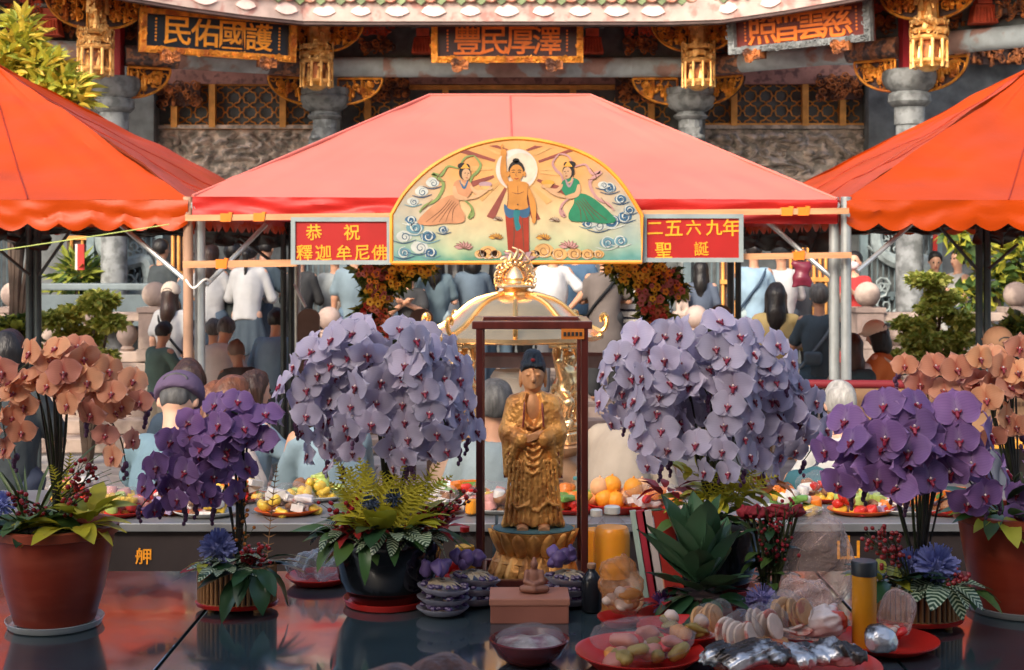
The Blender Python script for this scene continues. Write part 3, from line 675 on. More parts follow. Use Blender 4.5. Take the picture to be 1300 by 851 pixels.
# dark support poles of the tents behind (seen through the gaps)
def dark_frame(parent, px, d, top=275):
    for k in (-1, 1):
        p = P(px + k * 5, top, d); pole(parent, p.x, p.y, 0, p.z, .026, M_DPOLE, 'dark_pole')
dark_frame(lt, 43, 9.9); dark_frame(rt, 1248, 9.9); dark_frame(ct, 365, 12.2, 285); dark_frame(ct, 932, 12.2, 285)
def strut(parent, a, b, r=.016, m=None, name='brace'):
    mb = MB(); mb.tube([a, b], r, 8); mb.build(name, m or M_STEEL, parent)
strut(lt, P(152, 285, 8.9), P(243, 362, 8.62)); strut(ct, P(262, 362, 8.68), P(338, 285, 8.9)); strut(ct, P(970, 278, 8.9), P(1055, 352, 8.68)); strut(rt, P(1088, 345, 8.62), P(1162, 280, 8.9))
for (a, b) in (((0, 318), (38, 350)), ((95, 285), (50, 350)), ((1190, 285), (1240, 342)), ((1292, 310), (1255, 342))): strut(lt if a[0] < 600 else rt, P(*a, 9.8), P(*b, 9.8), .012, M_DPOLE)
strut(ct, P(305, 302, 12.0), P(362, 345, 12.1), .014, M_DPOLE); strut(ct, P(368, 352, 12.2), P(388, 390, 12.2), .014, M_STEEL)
# grey rolled side curtains under the eaves
def tarp(parent, p0, p1, h, seed, d2=.12):
    p0, p1 = Vector(p0), Vector(p1)
    def fn(u, v):
        p = p0.lerp(p1, u); hh = h * (.75 + .35 * noise.noise(Vector((u * 4 + seed, 0, 1))))
        return p + Vector((.02 * math.sin(u * 30 + v * 5), d2 * .5 * math.sin(u * 22 + seed) * v + .05 * noise.noise(Vector((u * 14, v * 6, seed))), -hh * v))
    mb = MB(); mb.grid(fn, 60, 12); mb.build('side_curtain', M_TARP, parent)
tarp(ct, P(255, 282, 12.2), P(372, 282, 12.2), .28, 1); tarp(ct, P(940, 280, 12.2), P(1052, 278, 12.2), .34, 2); tarp(rt, P(1075, 285, 12.3), P(1240, 280, 12.3), .12, 3); tarp(rt, P(1235, 282, 9.9), P(1330, 278, 9.9), .2, 4); tarp(lt, P(-30, 280, 9.9), P(60, 285, 9.9), .22, 5); tarp(lt, P(60, 288, 12.3), P(240, 290, 12.3), .1, 6)
# hanging plum bag and ropes
strutp = [(262, 275, 290), (1050, 300, 326)]
def beam_thing(a, b, w, h, label, m=None, tapes=()):
    o = empty('timber_beam', (Vector(a) + Vector(b)) / 2, label=label, cat='beam', group='timber beams lashed to the tent poles')
    c = o.location; mb = MB(); mb.beam(Vector(a) - c, Vector(b) - c, w, h); mb.build('timber', m or M_WOOD, o, smooth=False)
    for t in tapes:
        p = Vector(a).lerp(Vector(b), t) - c; q = MB(); q.box(p, (.055, w + .012, h + .014)); q.box(p + Vector((.03, 0, .004)), (.02, w + .016, h + .02), (0, .15, 0)); q.build('tape', M_OTAPE, o, smooth=False)
    return o
beam_thing(P(236, 277, 8.52), P(1077, 268, 8.52), .035, .036, 'long timber beam under the middle tent\'s valance holding the signs', M_WOOD, (.06, .11, .905, .93))
beam_thing(P(233, 336, 8.53), P(378, 334, 8.53), .04, .042, 'short timber beam left of the two red boards', M_WOOD, (.33,))
beam_thing(P(938, 326, 8.53), P(1080, 324, 8.53), .04, .036, 'short timber beam right of the two red boards', M_WOOD, (.52,))
o = empty('orange_pole_wrap', P(254, 492, 8.68), label='orange tape band wound round the steel pole left', cat='tape')
mb = MB(); mb.tube([(0, 0, -.015), (0, 0, .015)], .036, 14); mb.build('band', M_OTAPE, o)
def rope(name, pts, r, m, label, cat='rope'):
    p0 = Vector(pts[0]); mb = MB(); mb.tube([Vector(p) - p0 for p in cr(pts, 6)], r, 6); o = mb.build(name, m, loc=p0); return tag(o, label, cat)
rope('white_rope', [P(236, 355, 8.56), P(246, 366, 8.55), P(260, 355, 8.58), P(268, 358, 8.62)], .007, M_WROPE, 'white rope knotted round the left tent poles')
rope('yellow_rope', [P(-20, 321, 8.4), P(100, 303, 8.4), P(215, 285, 8.45)], .0035, mat('yellow_green_cord', (.36, .42, .12), .7), 'yellow green cord stretched below the left tent eave', 'rope')
rope('white_rope', [P(1048, 690, 8.5), P(1052, 684, 8.5), P(1060, 689, 8.5), P(1075, 682, 8.5)], .006, M_WROPE, 'white rope tied low on the right tent poles')
o = empty('plum_bag', P(1018, 332, 8.48), label='plum plastic bag hanging from the right timber beam', cat='bag')
s_ = SDF((-.09, -.06, -.17), (.09, .06, .03), .009); s_.rings([(-.15, 0, 0, .05, .03), (-.1, 0, 0, .05, .035), (0, 0, 0, .045, .02)], 0); s_.wobble(.006, 40, 2); s_.build('pouch', mat('plum_plastic', (.16, .02, .04), .3), o)

# two red boards
def board(px0, py0, px1, py1, d, label):
    a, b = P(px0, py1, d), P(px1, py0, d); w, h = b.x - a.x, b.z - a.z
    o = empty('red_sign', ((a.x + b.x) / 2, d, a.z), label=label, cat='sign', group='red boards either side of the painted arch')
    mb = MB(); mb.box((0, 0, h / 2), (w, .02, h)); mb.build('board', M_SIGNR, o, smooth=False)
    fr = MB(); t = .026
    for c, sz in (((0, -.008, t / 2), (w, .03, t)), ((0, -.008, h - t / 2), (w, .03, t)), ((-w / 2 + t / 2, -.008, h / 2), (t, .029, h - 2 * t)), ((w / 2 - t / 2, -.008, h / 2), (t, .029, h - 2 * t))): fr.box(c, sz)
    fr.build('frame', M_SIGNF, o, smooth=False)
    def ch(c, px, py, hpx, rot=0): put_text(c, o, (S(px - (px0 + px1) / 2, d), -.013, S(py1 - py, d)), S(hpx, d), M_SIGNC, .012, .010, rot=rot)
    return ch
ch = board(370, 276, 497, 336, 8.46, 'red board left of the painted arch, with two characters above five')
for c, x, y, h in (('恭', 399, 295, 20), ('祝', 447, 295, 20), ('釋', 387, 321, 20), ('迦', 411, 321, 20), ('牟', 437, 321, 20), ('尼', 460, 321, 19), ('佛', 482, 321, 20)): ch(c, x, y, h, -.04)
ch = board(815, 272, 943, 333, 8.46, 'red board right of the painted arch, with five characters above two')
for c, x, y, h in (('二', 831, 290, 15), ('五', 855, 290, 19), ('六', 880, 289, 19), ('九', 906, 289, 20), ('年', 928, 289, 22), ('聖', 842, 318, 20), ('誕', 890, 316, 18)): ch(c, x, y, h, -.03)
# ================================================================= PAINTED ARCH BOARD
PD = 8.40
arch = empty('painted_arch_board', P(656, 333.5, PD), label='half-round painted board of a standing figure between two flying figures', cat='sign')
AO = arch.location.copy()
def Z2(zx, zy, lay=0.0):        # pixels of an enlarged crop -> board coordinates
    p = P(480 + zx / 3.6111, 170 + zy / 3.6111, PD) - AO; return Vector((p.x, -.012 - lay * .0007, p.z))
def pm(name, c, rough=.5, var=.12, vs_=14): return mat('paint_' + name, tuple(x * .62 for x in c), rough, var=var, vs_=vs_)
def pmgrad():
    m = mat('paint_sky_and_meadow', (0.62, 0.50, 0.34), .5, var=.10, vs_=10); nt = m.node_tree; n, l = nt.nodes, nt.links
    tc = n.new('ShaderNodeTexCoord'); sp = n.new('ShaderNodeSeparateXYZ'); l.new(tc.outputs['Object'], sp.inputs[0])
    nz = n.new('ShaderNodeTexNoise'); nz.inputs['Scale'].default_value = 7; nz.inputs['Detail'].default_value = 4; l.new(tc.outputs['Object'], nz.inputs[0])
    ad = n.new('ShaderNodeMath'); ad.operation = 'MULTIPLY_ADD'; ad.inputs[1].default_value = .16; l.new(nz.outputs[0], ad.inputs[0]); l.new(sp.outputs[2], ad.inputs[2])
    rp = n.new('ShaderNodeValToRGB'); e = rp.color_ramp.elements
    e[0].position = .10; e[0].color = (.07, .21, .14, 1); e[1].position = .36; e[1].color = (.52, .36, .19, 1)
    for p_, c in ((.16, (.28, .34, .20, 1)), (.24, (.40, .37, .22, 1)), (.60, (.52, .25, .08, 1))): q = e.new(p_); q.color = c
    l.new(ad.outputs[0], rp.inputs[0])
    ab = n.new('ShaderNodeMath'); ab.operation = 'ABSOLUTE'; l.new(sp.outputs[0], ab.inputs[0])
    mr = n.new('ShaderNodeMapRange'); mr.inputs[1].default_value = .38; mr.inputs[2].default_value = .66; l.new(ab.outputs[0], mr.inputs[0])
    n2 = n.new('ShaderNodeMath'); n2.operation = 'MULTIPLY'; l.new(mr.outputs[0], n2.inputs[0]); l.new(nz.outputs[0], n2.inputs[1])
    mx = n.new('ShaderNodeMix'); mx.data_type = 'RGBA'; l.new(n2.outputs[0], mx.inputs[0]); l.new(rp.outputs[0], mx.inputs[6]); mx.inputs[7].default_value = (.10, .24, .29, 1)
    hs = [q for q in n if q.type == 'HUE_SAT'][0]; l.new(mx.outputs[2], hs.inputs['Color']); return m
out_z = [(62, 592), (62, 372)] + [tuple(p)[:2] for p in cr([(62, 372), (130, 262), (250, 148), (420, 60), (620, 22), (820, 48), (990, 115), (1110, 220), (1208, 372)], 5)][1:-1] + [(1208, 372), (1208, 588)]
outl = [(Z2(*p).x, Z2(*p).z) for p in out_z]
mb = MB(); mb.prism(outl, -.010, .012); mb.build('board', pmgrad(), arch, smooth=False)
mb = MB(); ctr = Vector((sum(p[0] for p in outl) / len(outl), 0, .12))
mb.tube([Vector((x, -.008, z)) for x, z in outl + outl[:1]], .0125, 6); mb.build('rim', mat('orange_painted_rim', (.72, .25, .02), .45, var=.15), arch)
def poly(mb, pts, m, lay, sm_=0):
    q = [Z2(*p, lay) for p in pts]
    if sm_: q = [Vector((p.x, -.012 - lay * .0007, p.z)) for p in cr([(v.x, v.z, 0) for v in q], sm_, True) for p in [Vector((p[0], 0, p[1]))]]
    cen = sum(q, Vector()) / len(q); n = len(q)
    mb.add(q, [tuple(range(n))], m)
def stroke(mb, pts, w, m, lay, n=5, taper=True):
    q = cr([(*p, 0) for p in pts], n); k = len(q); L = []; Rr = []
    for i, p in enumerate(q):
        t = (q[min(i + 1, k - 1)] - q[max(i - 1, 0)]); t.z = 0; t = t.normalized() if t.length > 1e-6 else Vector((1, 0, 0)); nn = Vector((-t.y, t.x, 0))
        ww = w * (.35 + .65 * math.sin(PI * (i + .3) / (k + .3))) if taper else w
        L.append(Z2(p.x + nn.x * ww / 2, p.y + nn.y * ww / 2, lay)); Rr.append(Z2(p.x - nn.x * ww / 2, p.y - nn.y * ww / 2, lay))
    mb.add(L + Rr, [(i, i + 1, k + i + 1, k + i) for i in range(k - 1)], m)
def swirl(mb, c, r, m, lay, sg=1, a0=0, w=5, turns=1.4):
    stroke(mb, [(c[0] + r * (1 - .8 * t / 9) * math.cos(a0 + sg * turns * 6.28 * t / 9), c[1] + r * (1 - .8 * t / 9) * math.sin(a0 + sg * turns * 6.28 * t / 9)) for t in range(10)], w, m, lay, 3)
def disc(c, rx, ry=None, n=22): ry = ry or rx; return [(c[0] + rx * math.cos(2 * PI * i / n), c[1] + ry * math.sin(2 * PI * i / n)) for i in range(n)]
K = dict(maroon=pm('maroon', (.30, .07, .05)), cream=pm('cream', (.75, .60, .45)), halo=pm('halo', (.80, .66, .58)), mauve=pm('mauve', (.45, .28, .30)), skin=pm('ochre_skin', (.66, .27, .05)), skinp=pm('pale_skin', (.66, .38, .20)),
    hair=pm('black', (.015, .012, .012)), red=pm('red', (.38, .035, .012)), teal=pm('teal', (.02, .20, .22)), blue=pm('blue', (.04, .13, .24)), navy=pm('navy', (.03, .08, .16)), green=pm('green', (.02, .23, .11)), leaf=pm('leaf', (.22, .30, .09)), peach=pm('peach', (.60, .27, .13)),
    line=pm('brown_line', (.16, .06, .03)), gold=pm('gold', (.75, .36, .05)), sand=pm('sand', (.72, .40, .14)), pink=pm('pink', (.58, .30, .28)), wave=pm('wave', (.14, .30, .36)), foam=pm('foam', (.62, .64, .58)))
KN = list(K); KM = [K[k] for k in KN]; kk = {k: i for i, k in enumerate(KN)}
def paint(name): 
    return MB(), lambda mb: mb.build(name, KM, arch, smooth=False)
mb, fin = paint('painted_rays')
for a in range(0, 360, 22):
    if 70 < a < 110: continue
    a1 = R(a + 4); r0, r1 = 95, 95 + (150 if a % 44 else 105)
    cx, cy = 635, 165
    pt = lambda r_, an: (cx + r_ * math.cos(an) * 1.15, cy + r_ * math.sin(an))
    q = [pt(r0, a1), pt(r1, a1 - .05), pt(r1, a1 + .09), pt(r0, a1 + .12)]
    q = [(x, max(y, 46 + abs(x - 620) * .09)) for x, y in q]; poly(mb, q, kk['maroon'] if a % 44 else kk['sand'], 1)
poly(mb, disc((635, 165), 97), kk['halo'], 2); poly(mb, disc((655, 160), 72), kk['cream'], 2.6); stroke(mb, disc((635, 165), 97) + [(732, 165)], 4, kk['sand'], 3, 3, False); fin(mb)
rg = random.Random(3)
for (x, y, r_) in ((170, 430, 46), (120, 470, 40), (230, 470, 40), (190, 520, 44), (120, 545, 36), (240, 545, 34), (150, 395, 30), (250, 225, 34), (200, 265, 34), (160, 310, 30), (1010, 420, 40), (1070, 400, 44), (1130, 380, 36), (960, 410, 30), (1050, 500, 40), (1110, 490, 36), (1060, 250, 34), (1110, 300, 30), (1150, 350, 28), (1030, 235, 26), (300, 440, 26)):
    mb, fin = paint('painted_cloud')
    poly(mb, disc((x, y), r_ * .9, r_ * .62, 14), kk[rg.choice(('wave', 'blue', 'foam'))], 1 + rg.random()); swirl(mb, (x, y), r_ * .8, kk['foam'], 3, rg.choice((-1, 1)), rg.uniform(0, 6), 7); swirl(mb, (x + 5, y + 3), r_ * .55, kk['navy'], 3.5, rg.choice((-1, 1)), rg.uniform(0, 6), 4)
    stroke(mb, [(x - r_ * 1.3, y + r_ * .5), (x, y + r_ * .8), (x + r_ * 1.4, y + r_ * .4)], 5, kk[rg.choice(('wave', 'foam', 'navy'))], 3); fin(mb)
for (x, y, r_) in ((505, 545, 42), (470, 565, 28), (760, 535, 45), (830, 555, 38), (900, 550, 36), (960, 560, 32), (1010, 565, 26), (715, 560, 26), (540, 570, 26)):
    mb, fin = paint('painted_cloud')
    poly(mb, disc((x, min(y, 552)), r_, r_ * .72, 16), kk['sand'], 4); swirl(mb, (x, min(y, 552)), r_ * .75, kk['line'], 5, 1, rg.uniform(0, 6), 3); swirl(mb, (x + 3, min(y, 552)), r_ * .95, kk['cream'], 5, -1, rg.uniform(3, 4), 4, .6); fin(mb)
def lotus(x, y, r_, c):
    mb, fin = paint('painted_lotus')
    for i, a in enumerate((-75, 75, -50, 50, -25, 25, 0)):
        dx, dy = math.sin(R(a)), -math.cos(R(a)) * .75
        poly(mb, [(x - 4, y), (x + dx * r_ * .5 - dy * r_ * .2, y + dy * r_ * .5 + dx * r_ * .2), (x + dx * r_, y + dy * r_), (x + dx * r_ * .5 + dy * r_ * .2, y + dy * r_ * .5 - dx * r_ * .2)], c, 6 + i * .2)
        stroke(mb, [(x, y), (x + dx * r_ * .6 - dy * r_ * .2, y + dy * r_ * .5 + dx * r_ * .2), (x + dx * r_, y + dy * r_)], 3, kk['line'], 8)
    fin(mb)
for x, y, r_, c in ((392, 525, 46, 'pink'), (872, 522, 48, 'pink'), (540, 480, 36, 'gold'), (757, 482, 36, 'gold'), (548, 395, 24, 'cream'), (808, 400, 26, 'cream'), (640, 580, 86, 'mauve')): lotus(x, y, r_, kk[c])
mb, fin = paint('painted_standing_figure')
poly(mb, [(582, 360), (690, 360), (692, 540), (640, 548), (596, 538)], kk['red'], 10); stroke(mb, [(620, 385), (624, 460), (618, 535)], 5, kk['line'], 11); stroke(mb, [(660, 385), (664, 460), (668, 535)], 5, kk['line'], 11)
poly(mb, [(578, 322), (600, 340), (640, 348), (692, 330), (690, 378), (660, 385), (640, 368), (610, 388), (582, 368)], kk['blue'], 11, 3); poly(mb, [(622, 352), (650, 352), (645, 400), (655, 430), (634, 446), (625, 410)], kk['teal'], 12, 3)
poly(mb, [(594, 226), (636, 218), (690, 232), (682, 300), (688, 338), (640, 350), (592, 338), (596, 290)], kk['skin'], 12, 4); poly(mb, [(620, 200), (652, 200), (655, 232), (615, 232)], kk['skin'], 12.4)
for pts, w in (([(606, 250), (580, 200), (574, 150), (578, 92)], 30), ([(684, 246), (704, 300), (712, 350), (714, 392)], 28)): stroke(mb, pts, w, kk['skin'], 13); 
poly(mb, disc((576, 90), 14, 20), kk['skin'], 13.5); stroke(mb, [(572, 80), (566, 60), (572, 48)], 7, kk['skin'], 13.6); poly(mb, disc((714, 394), 10, 18), kk['skin'], 13.5)
stroke(mb, [(612, 268), (640, 276), (668, 266)], 3, kk['line'], 14); stroke(mb, [(640, 240), (641, 275)], 2.5, kk['line'], 14); poly(mb, disc((640, 325), 4), kk['line'], 14); stroke(mb, [(594, 230), (596, 290), (592, 338)], 3, kk['line'], 14); stroke(mb, [(688, 236), (684, 300), (690, 338)], 3, kk['line'], 14)
poly(mb, disc((634, 168), 37, 44), kk['hair'], 14); poly(mb, disc((634, 180), 31, 38), kk['skin'], 15); poly(mb, disc((632, 124), 16, 11), kk['hair'], 14)
for s_ in (-1, 1): poly(mb, disc((634 + s_ * 37, 185), 6, 13), kk['skin'], 14.5); stroke(mb, [(634 + s_ * 6, 170), (634 + s_ * 14, 167), (634 + s_ * 23, 171)], 3.5, kk['hair'], 16); stroke(mb, [(634 + s_ * 8, 179), (634 + s_ * 14, 177), (634 + s_ * 21, 180)], 4, kk['hair'], 16)
stroke(mb, [(634, 176), (631, 192), (638, 195)], 2.5, kk['line'], 16); stroke(mb, [(624, 205), (634, 208), (644, 205)], 5, kk['red'], 16); fin(mb)
def flyer(name, mir, dress, sash, ribbon):
    mb, fin = paint(name); f = (lambda p: p) if not mir else (lambda p: (1270 - p[0], p[1] - 8))
    pl = lambda pts, c, l, s__=3: poly(mb, [f(p) for p in pts], kk[c], l, s__)
    st = lambda pts, w, c, l: stroke(mb, [f(p) for p in pts], w, kk[c], l)
    st([(440, 100), (470, 140), (455, 175), (430, 200), (415, 260)], 13, ribbon, 6); st([(370, 160), (320, 150), (290, 190), (250, 185), (300, 230), (270, 300), (215, 330), (190, 360)], 15, ribbon, 6); st([(390, 300), (425, 330), (435, 370), (415, 385), (430, 350)], 13, ribbon, 9); st([(440, 100), (400, 110), (375, 150)], 9, ribbon, 6)
    st([(300, 165), (270, 210), (310, 220)], 4, 'line', 6.5); st([(250, 300), (225, 330), (200, 350)], 4, 'line', 6.5)
    pl([(180, 405), (250, 330), (320, 285), (365, 290), (375, 330), (398, 375), (385, 408), (300, 412), (240, 420)], dress, 8)
    for a in range(5): st([(330 + a * 10, 300 + a * 5), (290 + a * 14, 350), (220 + a * 30, 405)], 3.5, 'line', 9)
    pl([(352, 222), (385, 210), (425, 225), (432, 260), (400, 300), (365, 300), (345, 262)], sash, 9); st([(375, 215), (395, 250), (412, 215)], 10, 'blue' if not mir else 'mauve', 10)
    st([(350, 240), (360, 285), (410, 300)], 24, 'skinp', 10); st([(410, 300), (455, 285), (505, 255)], 17, 'skinp', 10); st([(425, 240), (450, 268), (490, 262)], 18, 'skinp', 9.5); poly(mb, disc(f((510, 250)), 14, 8), kk['skinp'], 11)
    pl(disc((492, 232), 30, 12), 'mauve' if not mir else 'gold', 11, 0); pl([(470, 240), (515, 240), (500, 256), (482, 256)], 'sand', 11.5, 0)
    pl(disc((398, 180), 27, 32), 'hair', 11, 0); pl(disc((404, 188), 20, 27), 'skinp', 12, 0); pl(disc((385, 148), 20, 14), 'hair', 11, 0); pl(disc((408, 150), 12, 12), 'hair', 11, 0); pl([(378, 160), (400, 134), (420, 160)], 'gold', 11.5, 0)
    st([(396, 182), (403, 180)], 3.5, 'hair', 13); st([(410, 181), (418, 183)], 3.5, 'hair', 13); st([(402, 203), (412, 203)], 4, 'red', 13); st([(408, 185), (411, 194)], 2, 'line', 13); st([(380, 205), (385, 225), (400, 235)], 8, 'skinp', 10.5); fin(mb)
flyer('painted_flying_figure', False, 'peach', 'peach', 'leaf'); flyer('painted_flying_figure', True, 'green', 'green', 'pink')
# ================================================================= PEOPLE
def fab(name, c, rough=.85, **k): return mat('fabric_' + name, c, rough, var=.10, vs_=5, bump=.35, bs=18, spec=.2, **k)
SKIN = {'light': mat('skin_light', (.62, .35, .24), .5, var=.06, sss=.15, spec=.4), 'mid': mat('skin_tan', (.48, .25, .155), .5, var=.06, sss=.15, spec=.4), 'dark': mat('skin_deep', (.28, .14, .09), .5, var=.06, sss=.1, spec=.4)}
HAIR = {'black': mat('hair_black', (.012, .010, .010), .4, var=.3, vs_=30, bump=.6, bs=60, stretch=(1, 1, .15)), 'brown': mat('hair_brown', (.035, .017, .012), .4, var=.35, vs_=30, bump=.6, bs=60, stretch=(1, 1, .15)), 'auburn': mat('hair_auburn', (.13, .045, .02), .42, var=.35, vs_=30, bump=.6, bs=60, stretch=(1, 1, .15)),
        'grey': mat('hair_grey', (.075, .072, .07), .5, var=.4, vs_=40, bump=.6, bs=60, stretch=(1, 1, .15)), 'white': mat('hair_white', (.36, .34, .31), .5, var=.25, vs_=40, bump=.6, bs=60, stretch=(1, 1, .15)), 'bald': mat('hair_shaved', (.10, .06, .045), .6, var=.2)}
M_EYE = mat('eye_dark', (.02, .015, .012), .2); M_LIP = mat('lips', (.40, .10, .08), .4); M_SHOEW = mat('white_shoe', (.65, .63, .60), .6); M_SHOED = mat('dark_shoe', (.03, .03, .03), .5)
FLOORS = ((14.25, 0.0), (14.57, .15), (14.9, .30), (99, .445))
def floor_at(d):
    for dd, z in FLOORS:
        if d < dd: return z
ARMS = {  # elbow and wrist offsets from the shoulder in body frame (out, forward, up), per side
    'down': ((.06, .0, -.28), (.08, .06, -.52)), 'pray': ((.07, .10, -.25), (-.17, .27, -.12)), 'phone': ((.06, .06, -.27), (-.10, .26, -.14)), 'hip': ((.17, -.08, -.24), (.03, -.06, -.40)),
    'front': ((.08, .10, -.26), (-.03, .30, -.24)), 'back': ((.08, -.08, -.27), (-.10, -.14, -.42)), 'reach': ((.05, .22, -.18), (.0, .46, -.16)), 'clasp': ((.10, .12, -.22), (-.155, .25, -.20))}
def person(px, top, d, label, rz=0, h=None, lean=0, hp=0, hy=0, arms='down', shirt=((.3, .3, .3), 'short'), legs=('trousers', (.05, .06, .09)), hair=('black', 'short'), skin='mid', shoes=None, res=.019,
           cap=None, bag=None, strap=None, mask=False, stripes=None, z=None, wide=1.0, group='worshippers crowding the temple forecourt', coat=False, backpack=None, knee=0, low=None, face=False):
    """rz: 0 = back to the camera. head top set by pixel; h derived from the floor unless given (then the feet sink to low)"""
    lift = lambda c: tuple(min(.46, x * 1.1 + .025) for x in c) if d > 8 else c  # clothes beyond the near row get paler colours in place of missing light
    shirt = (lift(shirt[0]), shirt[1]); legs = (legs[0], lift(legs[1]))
    zf = floor_at(d) if z is None else z; ztop = CZ + (HY - top) / F * d
    L = R(lean); up = Vector((0, math.sin(L), math.cos(L))); fw = Vector((0, math.cos(L), -math.sin(L))); X = Vector((1, 0, 0))
    pel = Vector((0, -math.sin(L) * .12, .93 - knee * .12)); nb = pel + up * .52
    hu = (Matrix.Rotation(-R(hp), 3, 'X') @ up); hf = (Matrix.Rotation(-R(hp), 3, 'X') @ fw); ry = Matrix.Rotation(R(hy), 3, up); hf = ry @ hf; hx = hf.cross(hu)
    hc = nb + up * .06 + hu * .115; topz = hc.z + .118
    k = (ztop - zf) / topz
    o = empty('person', (S(px - 650, d), d, zf), R(rz), label, 'person', group); o.scale = (k * wide, k * wide, k)
    xoff = Vector((hc.x, hc.y, 0)); off = Matrix.Rotation(R(rz), 3, 'Z') @ xoff * k; o.location.x -= off.x; o.location.y -= off.y
    seed = int(px * 7 + top) % 1000; rg = random.Random(seed)
    sh = [nb - up * .055 + X * s_ * .155 for s_ in (-1, 1)]
    a2 = arms if isinstance(arms, tuple) else (arms, arms); el = []; wr = []
    for i, s_ in enumerate((-1, 1)):
        e_, w_ = ARMS[a2[i]]; f = lambda q: sh[i] + X * s_ * q[0] + fw * q[1] + up * q[2]
        if a2[i] in ('down',) and lean: f = lambda q: sh[i] + X * s_ * q[0] + Vector((0, q[1], q[2]))
        el.append(f(e_)); wr.append(f(w_))
    hips = [pel + X * s_ * .085 for s_ in (-1, 1)]; kn = [Vector((s_ * .095, .03 + knee * .25, .48)) for s_ in (-1, 1)]; an = [Vector((s_ * (.10 + .02 * rg.random()), -.02 + rg.uniform(-.05, .05), .08)) for s_ in (-1, 1)]
    allp = sh + el + wr + hips + kn + an + [hc]
    lo = [min(p[i] for p in allp) - (.24 if i < 2 else .12) for i in range(3)]; hi = [max(p[i] for p in allp) + (.24 if i < 2 else .16) for i in range(3)]; lo[2] = -.01 if low is None else low
    MS = SKIN[skin]
    B = SDF(lo, hi, res); rotT = Matrix((X, fw, up)).transposed()
    B.ell(pel, (.14, .10, .12), .03); B.cap(pel, nb - up * .12, .105, .12, .05); B.cap(sh[0] - X * -.04 - up * .012, sh[1] - X * .04 - up * .012, .045, k=.04); B.cap(nb - up * .05, hc - hu * .03, .052, .05, .02)
    rotH = Matrix((hx, hf, hu)).transposed()
    B.ell(hc + hu * .01, (.074, .092, .105), .01, rot=rotH); B.ell(hc - hu * .055 + hf * .03, (.052, .055, .055), .03, rot=rotH); B.cap(hc - hu * .0 + hf * .088, hc - hu * .03 + hf * .105, .008, .014, .012)
    for s_ in (-1, 1): B.ell(hc + hx * s_ * .078 - hu * .01, (.014, .022, .032), .008, rot=rotH); B.ell(hc + hx * s_ * .03 + hf * .088 + hu * .012, (.018, .012, .012), .01, 'cut', rot=rotH)
    for i, s_ in enumerate((-1, 1)):
        B.cap(sh[i], el[i], .05, .04, .03); B.cap(el[i], wr[i], .041, .028, .015)
        dv = (wr[i] - el[i]).normalized(); sdv = dv.cross(fw if abs(dv.dot(fw)) < .8 else up).normalized(); hand = wr[i] + dv * .06
        B.ell(hand, (.04, .04, .05), .02, rot=dv.to_track_quat('Z', 'Y').to_matrix()); ori = (up.cross(dv)).normalized() if abs(up.dot(dv)) < .9 else fw
        for q in range(4): b0 = hand + dv * .035 + ori * (.012 * (q - 1.5) * 1.6); B.cap(b0, b0 + dv * (.06 + .014 * (1.5 - abs(q - 1.5))) + sdv * .012, .0105, .009, .004)
        B.cap(hand - dv * .02 + ori * .025, hand + dv * .035 + ori * .052, .013, .010, .008)
        B.cap(hips[i], kn[i], .082, .056, .03); B.cap(kn[i], an[i], .056, .038, .02); B.ell(an[i] + Vector((0, .06, -.04)), (.04, .11, .035), .02)
    bo = B.build('body', MS, o)
    # hair
    st = hair[1]; HS = SDF([hc[i] - .24 for i in range(3)], [hc[i] + .2 for i in range(3)], min(res, .014)) if st in ('short', 'shaved', 'bun') else SDF([hc[0] - .24, hc[1] - .3, hc[2] - .55], [hc[0] + .24, hc[1] + .26, hc[2] + .2], res)
    g = .006 if st == 'shaved' else (.003 if cap else .012)
    HS.ell(hc + hu * .02 - hf * .006, (.079 + g, .095 + g, .103 + g), .0, rot=rotH)
    HS.plane(hc + hf * .045 + hu * .045, hf * 1.0 - hu * .55)
    if st in ('short', 'shaved'): HS.plane(hc - hu * .05 - hf * .02, -hu * 1.0 + hf * .35)
    if st == 'bun': HS.ell(hc + hu * .10 - hf * .06, (.045, .045, .045), .02)
    if st == 'long': HS.cap(hc - hf * .055, hc - hf * .10 - up * .22, .085, .075, .04); HS.cap(hc - hf * .09 - up * .18, hc - hf * .11 - up * .36, .075, .05, .05); [HS.cap(hc + hx * s_ * .06 - hf * .02, hc + hx * s_ * .085 - up * .2, .035, .03, .03) for s_ in (-1, 1)]
    if st == 'bob': HS.cap(hc - hf * .03, hc - hf * .045 - up * .12, .10, .095, .03); [HS.cap(hc + hx * s_ * .065, hc + hx * s_ * .08 - up * .14, .04, .03, .03) for s_ in (-1, 1)]
    if st == 'pony': HS.cap(hc - hf * .09, hc - hf * .15 - up * .05, .035, .035, .02); HS.cap(hc - hf * .14 - up * .05, hc - hf * .13 - up * .28, .035, .018, .02)
    HS.wobble(.004, 60, seed, 4, (1, 1, .25)); HS.build('hair', HAIR[hair[0]], o)
    if face or mask:
        for s_ in (-1, 1): q = MB(); q.ball(hc + hx * s_ * .031 + hf * .083 + hu * .012, .011, 8, 6); q.build('eye', M_EYE, o)
        if not mask: q = MB(); q.ball(hc + hf * .088 - hu * .058, (.022, .008, .008), 8, 5, rot=rotH); q.build('lips', M_LIP, o)
    if mask: Q = SDF([hc[i] - .16 for i in range(3)], [hc[i] + .16 for i in range(3)], .012); Q.ell(hc - hu * .045 + hf * .05, (.068, .07, .06), 0, rot=rotH); Q.build('face_mask', fab('mask_%s' % mask[0], mask[1]), o)
    # shirt
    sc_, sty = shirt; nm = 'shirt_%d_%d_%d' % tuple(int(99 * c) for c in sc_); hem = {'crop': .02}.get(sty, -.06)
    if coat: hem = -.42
    s2 = SDF([lo[0], lo[1], pel.z + hem - .12], hi, res); t = .018
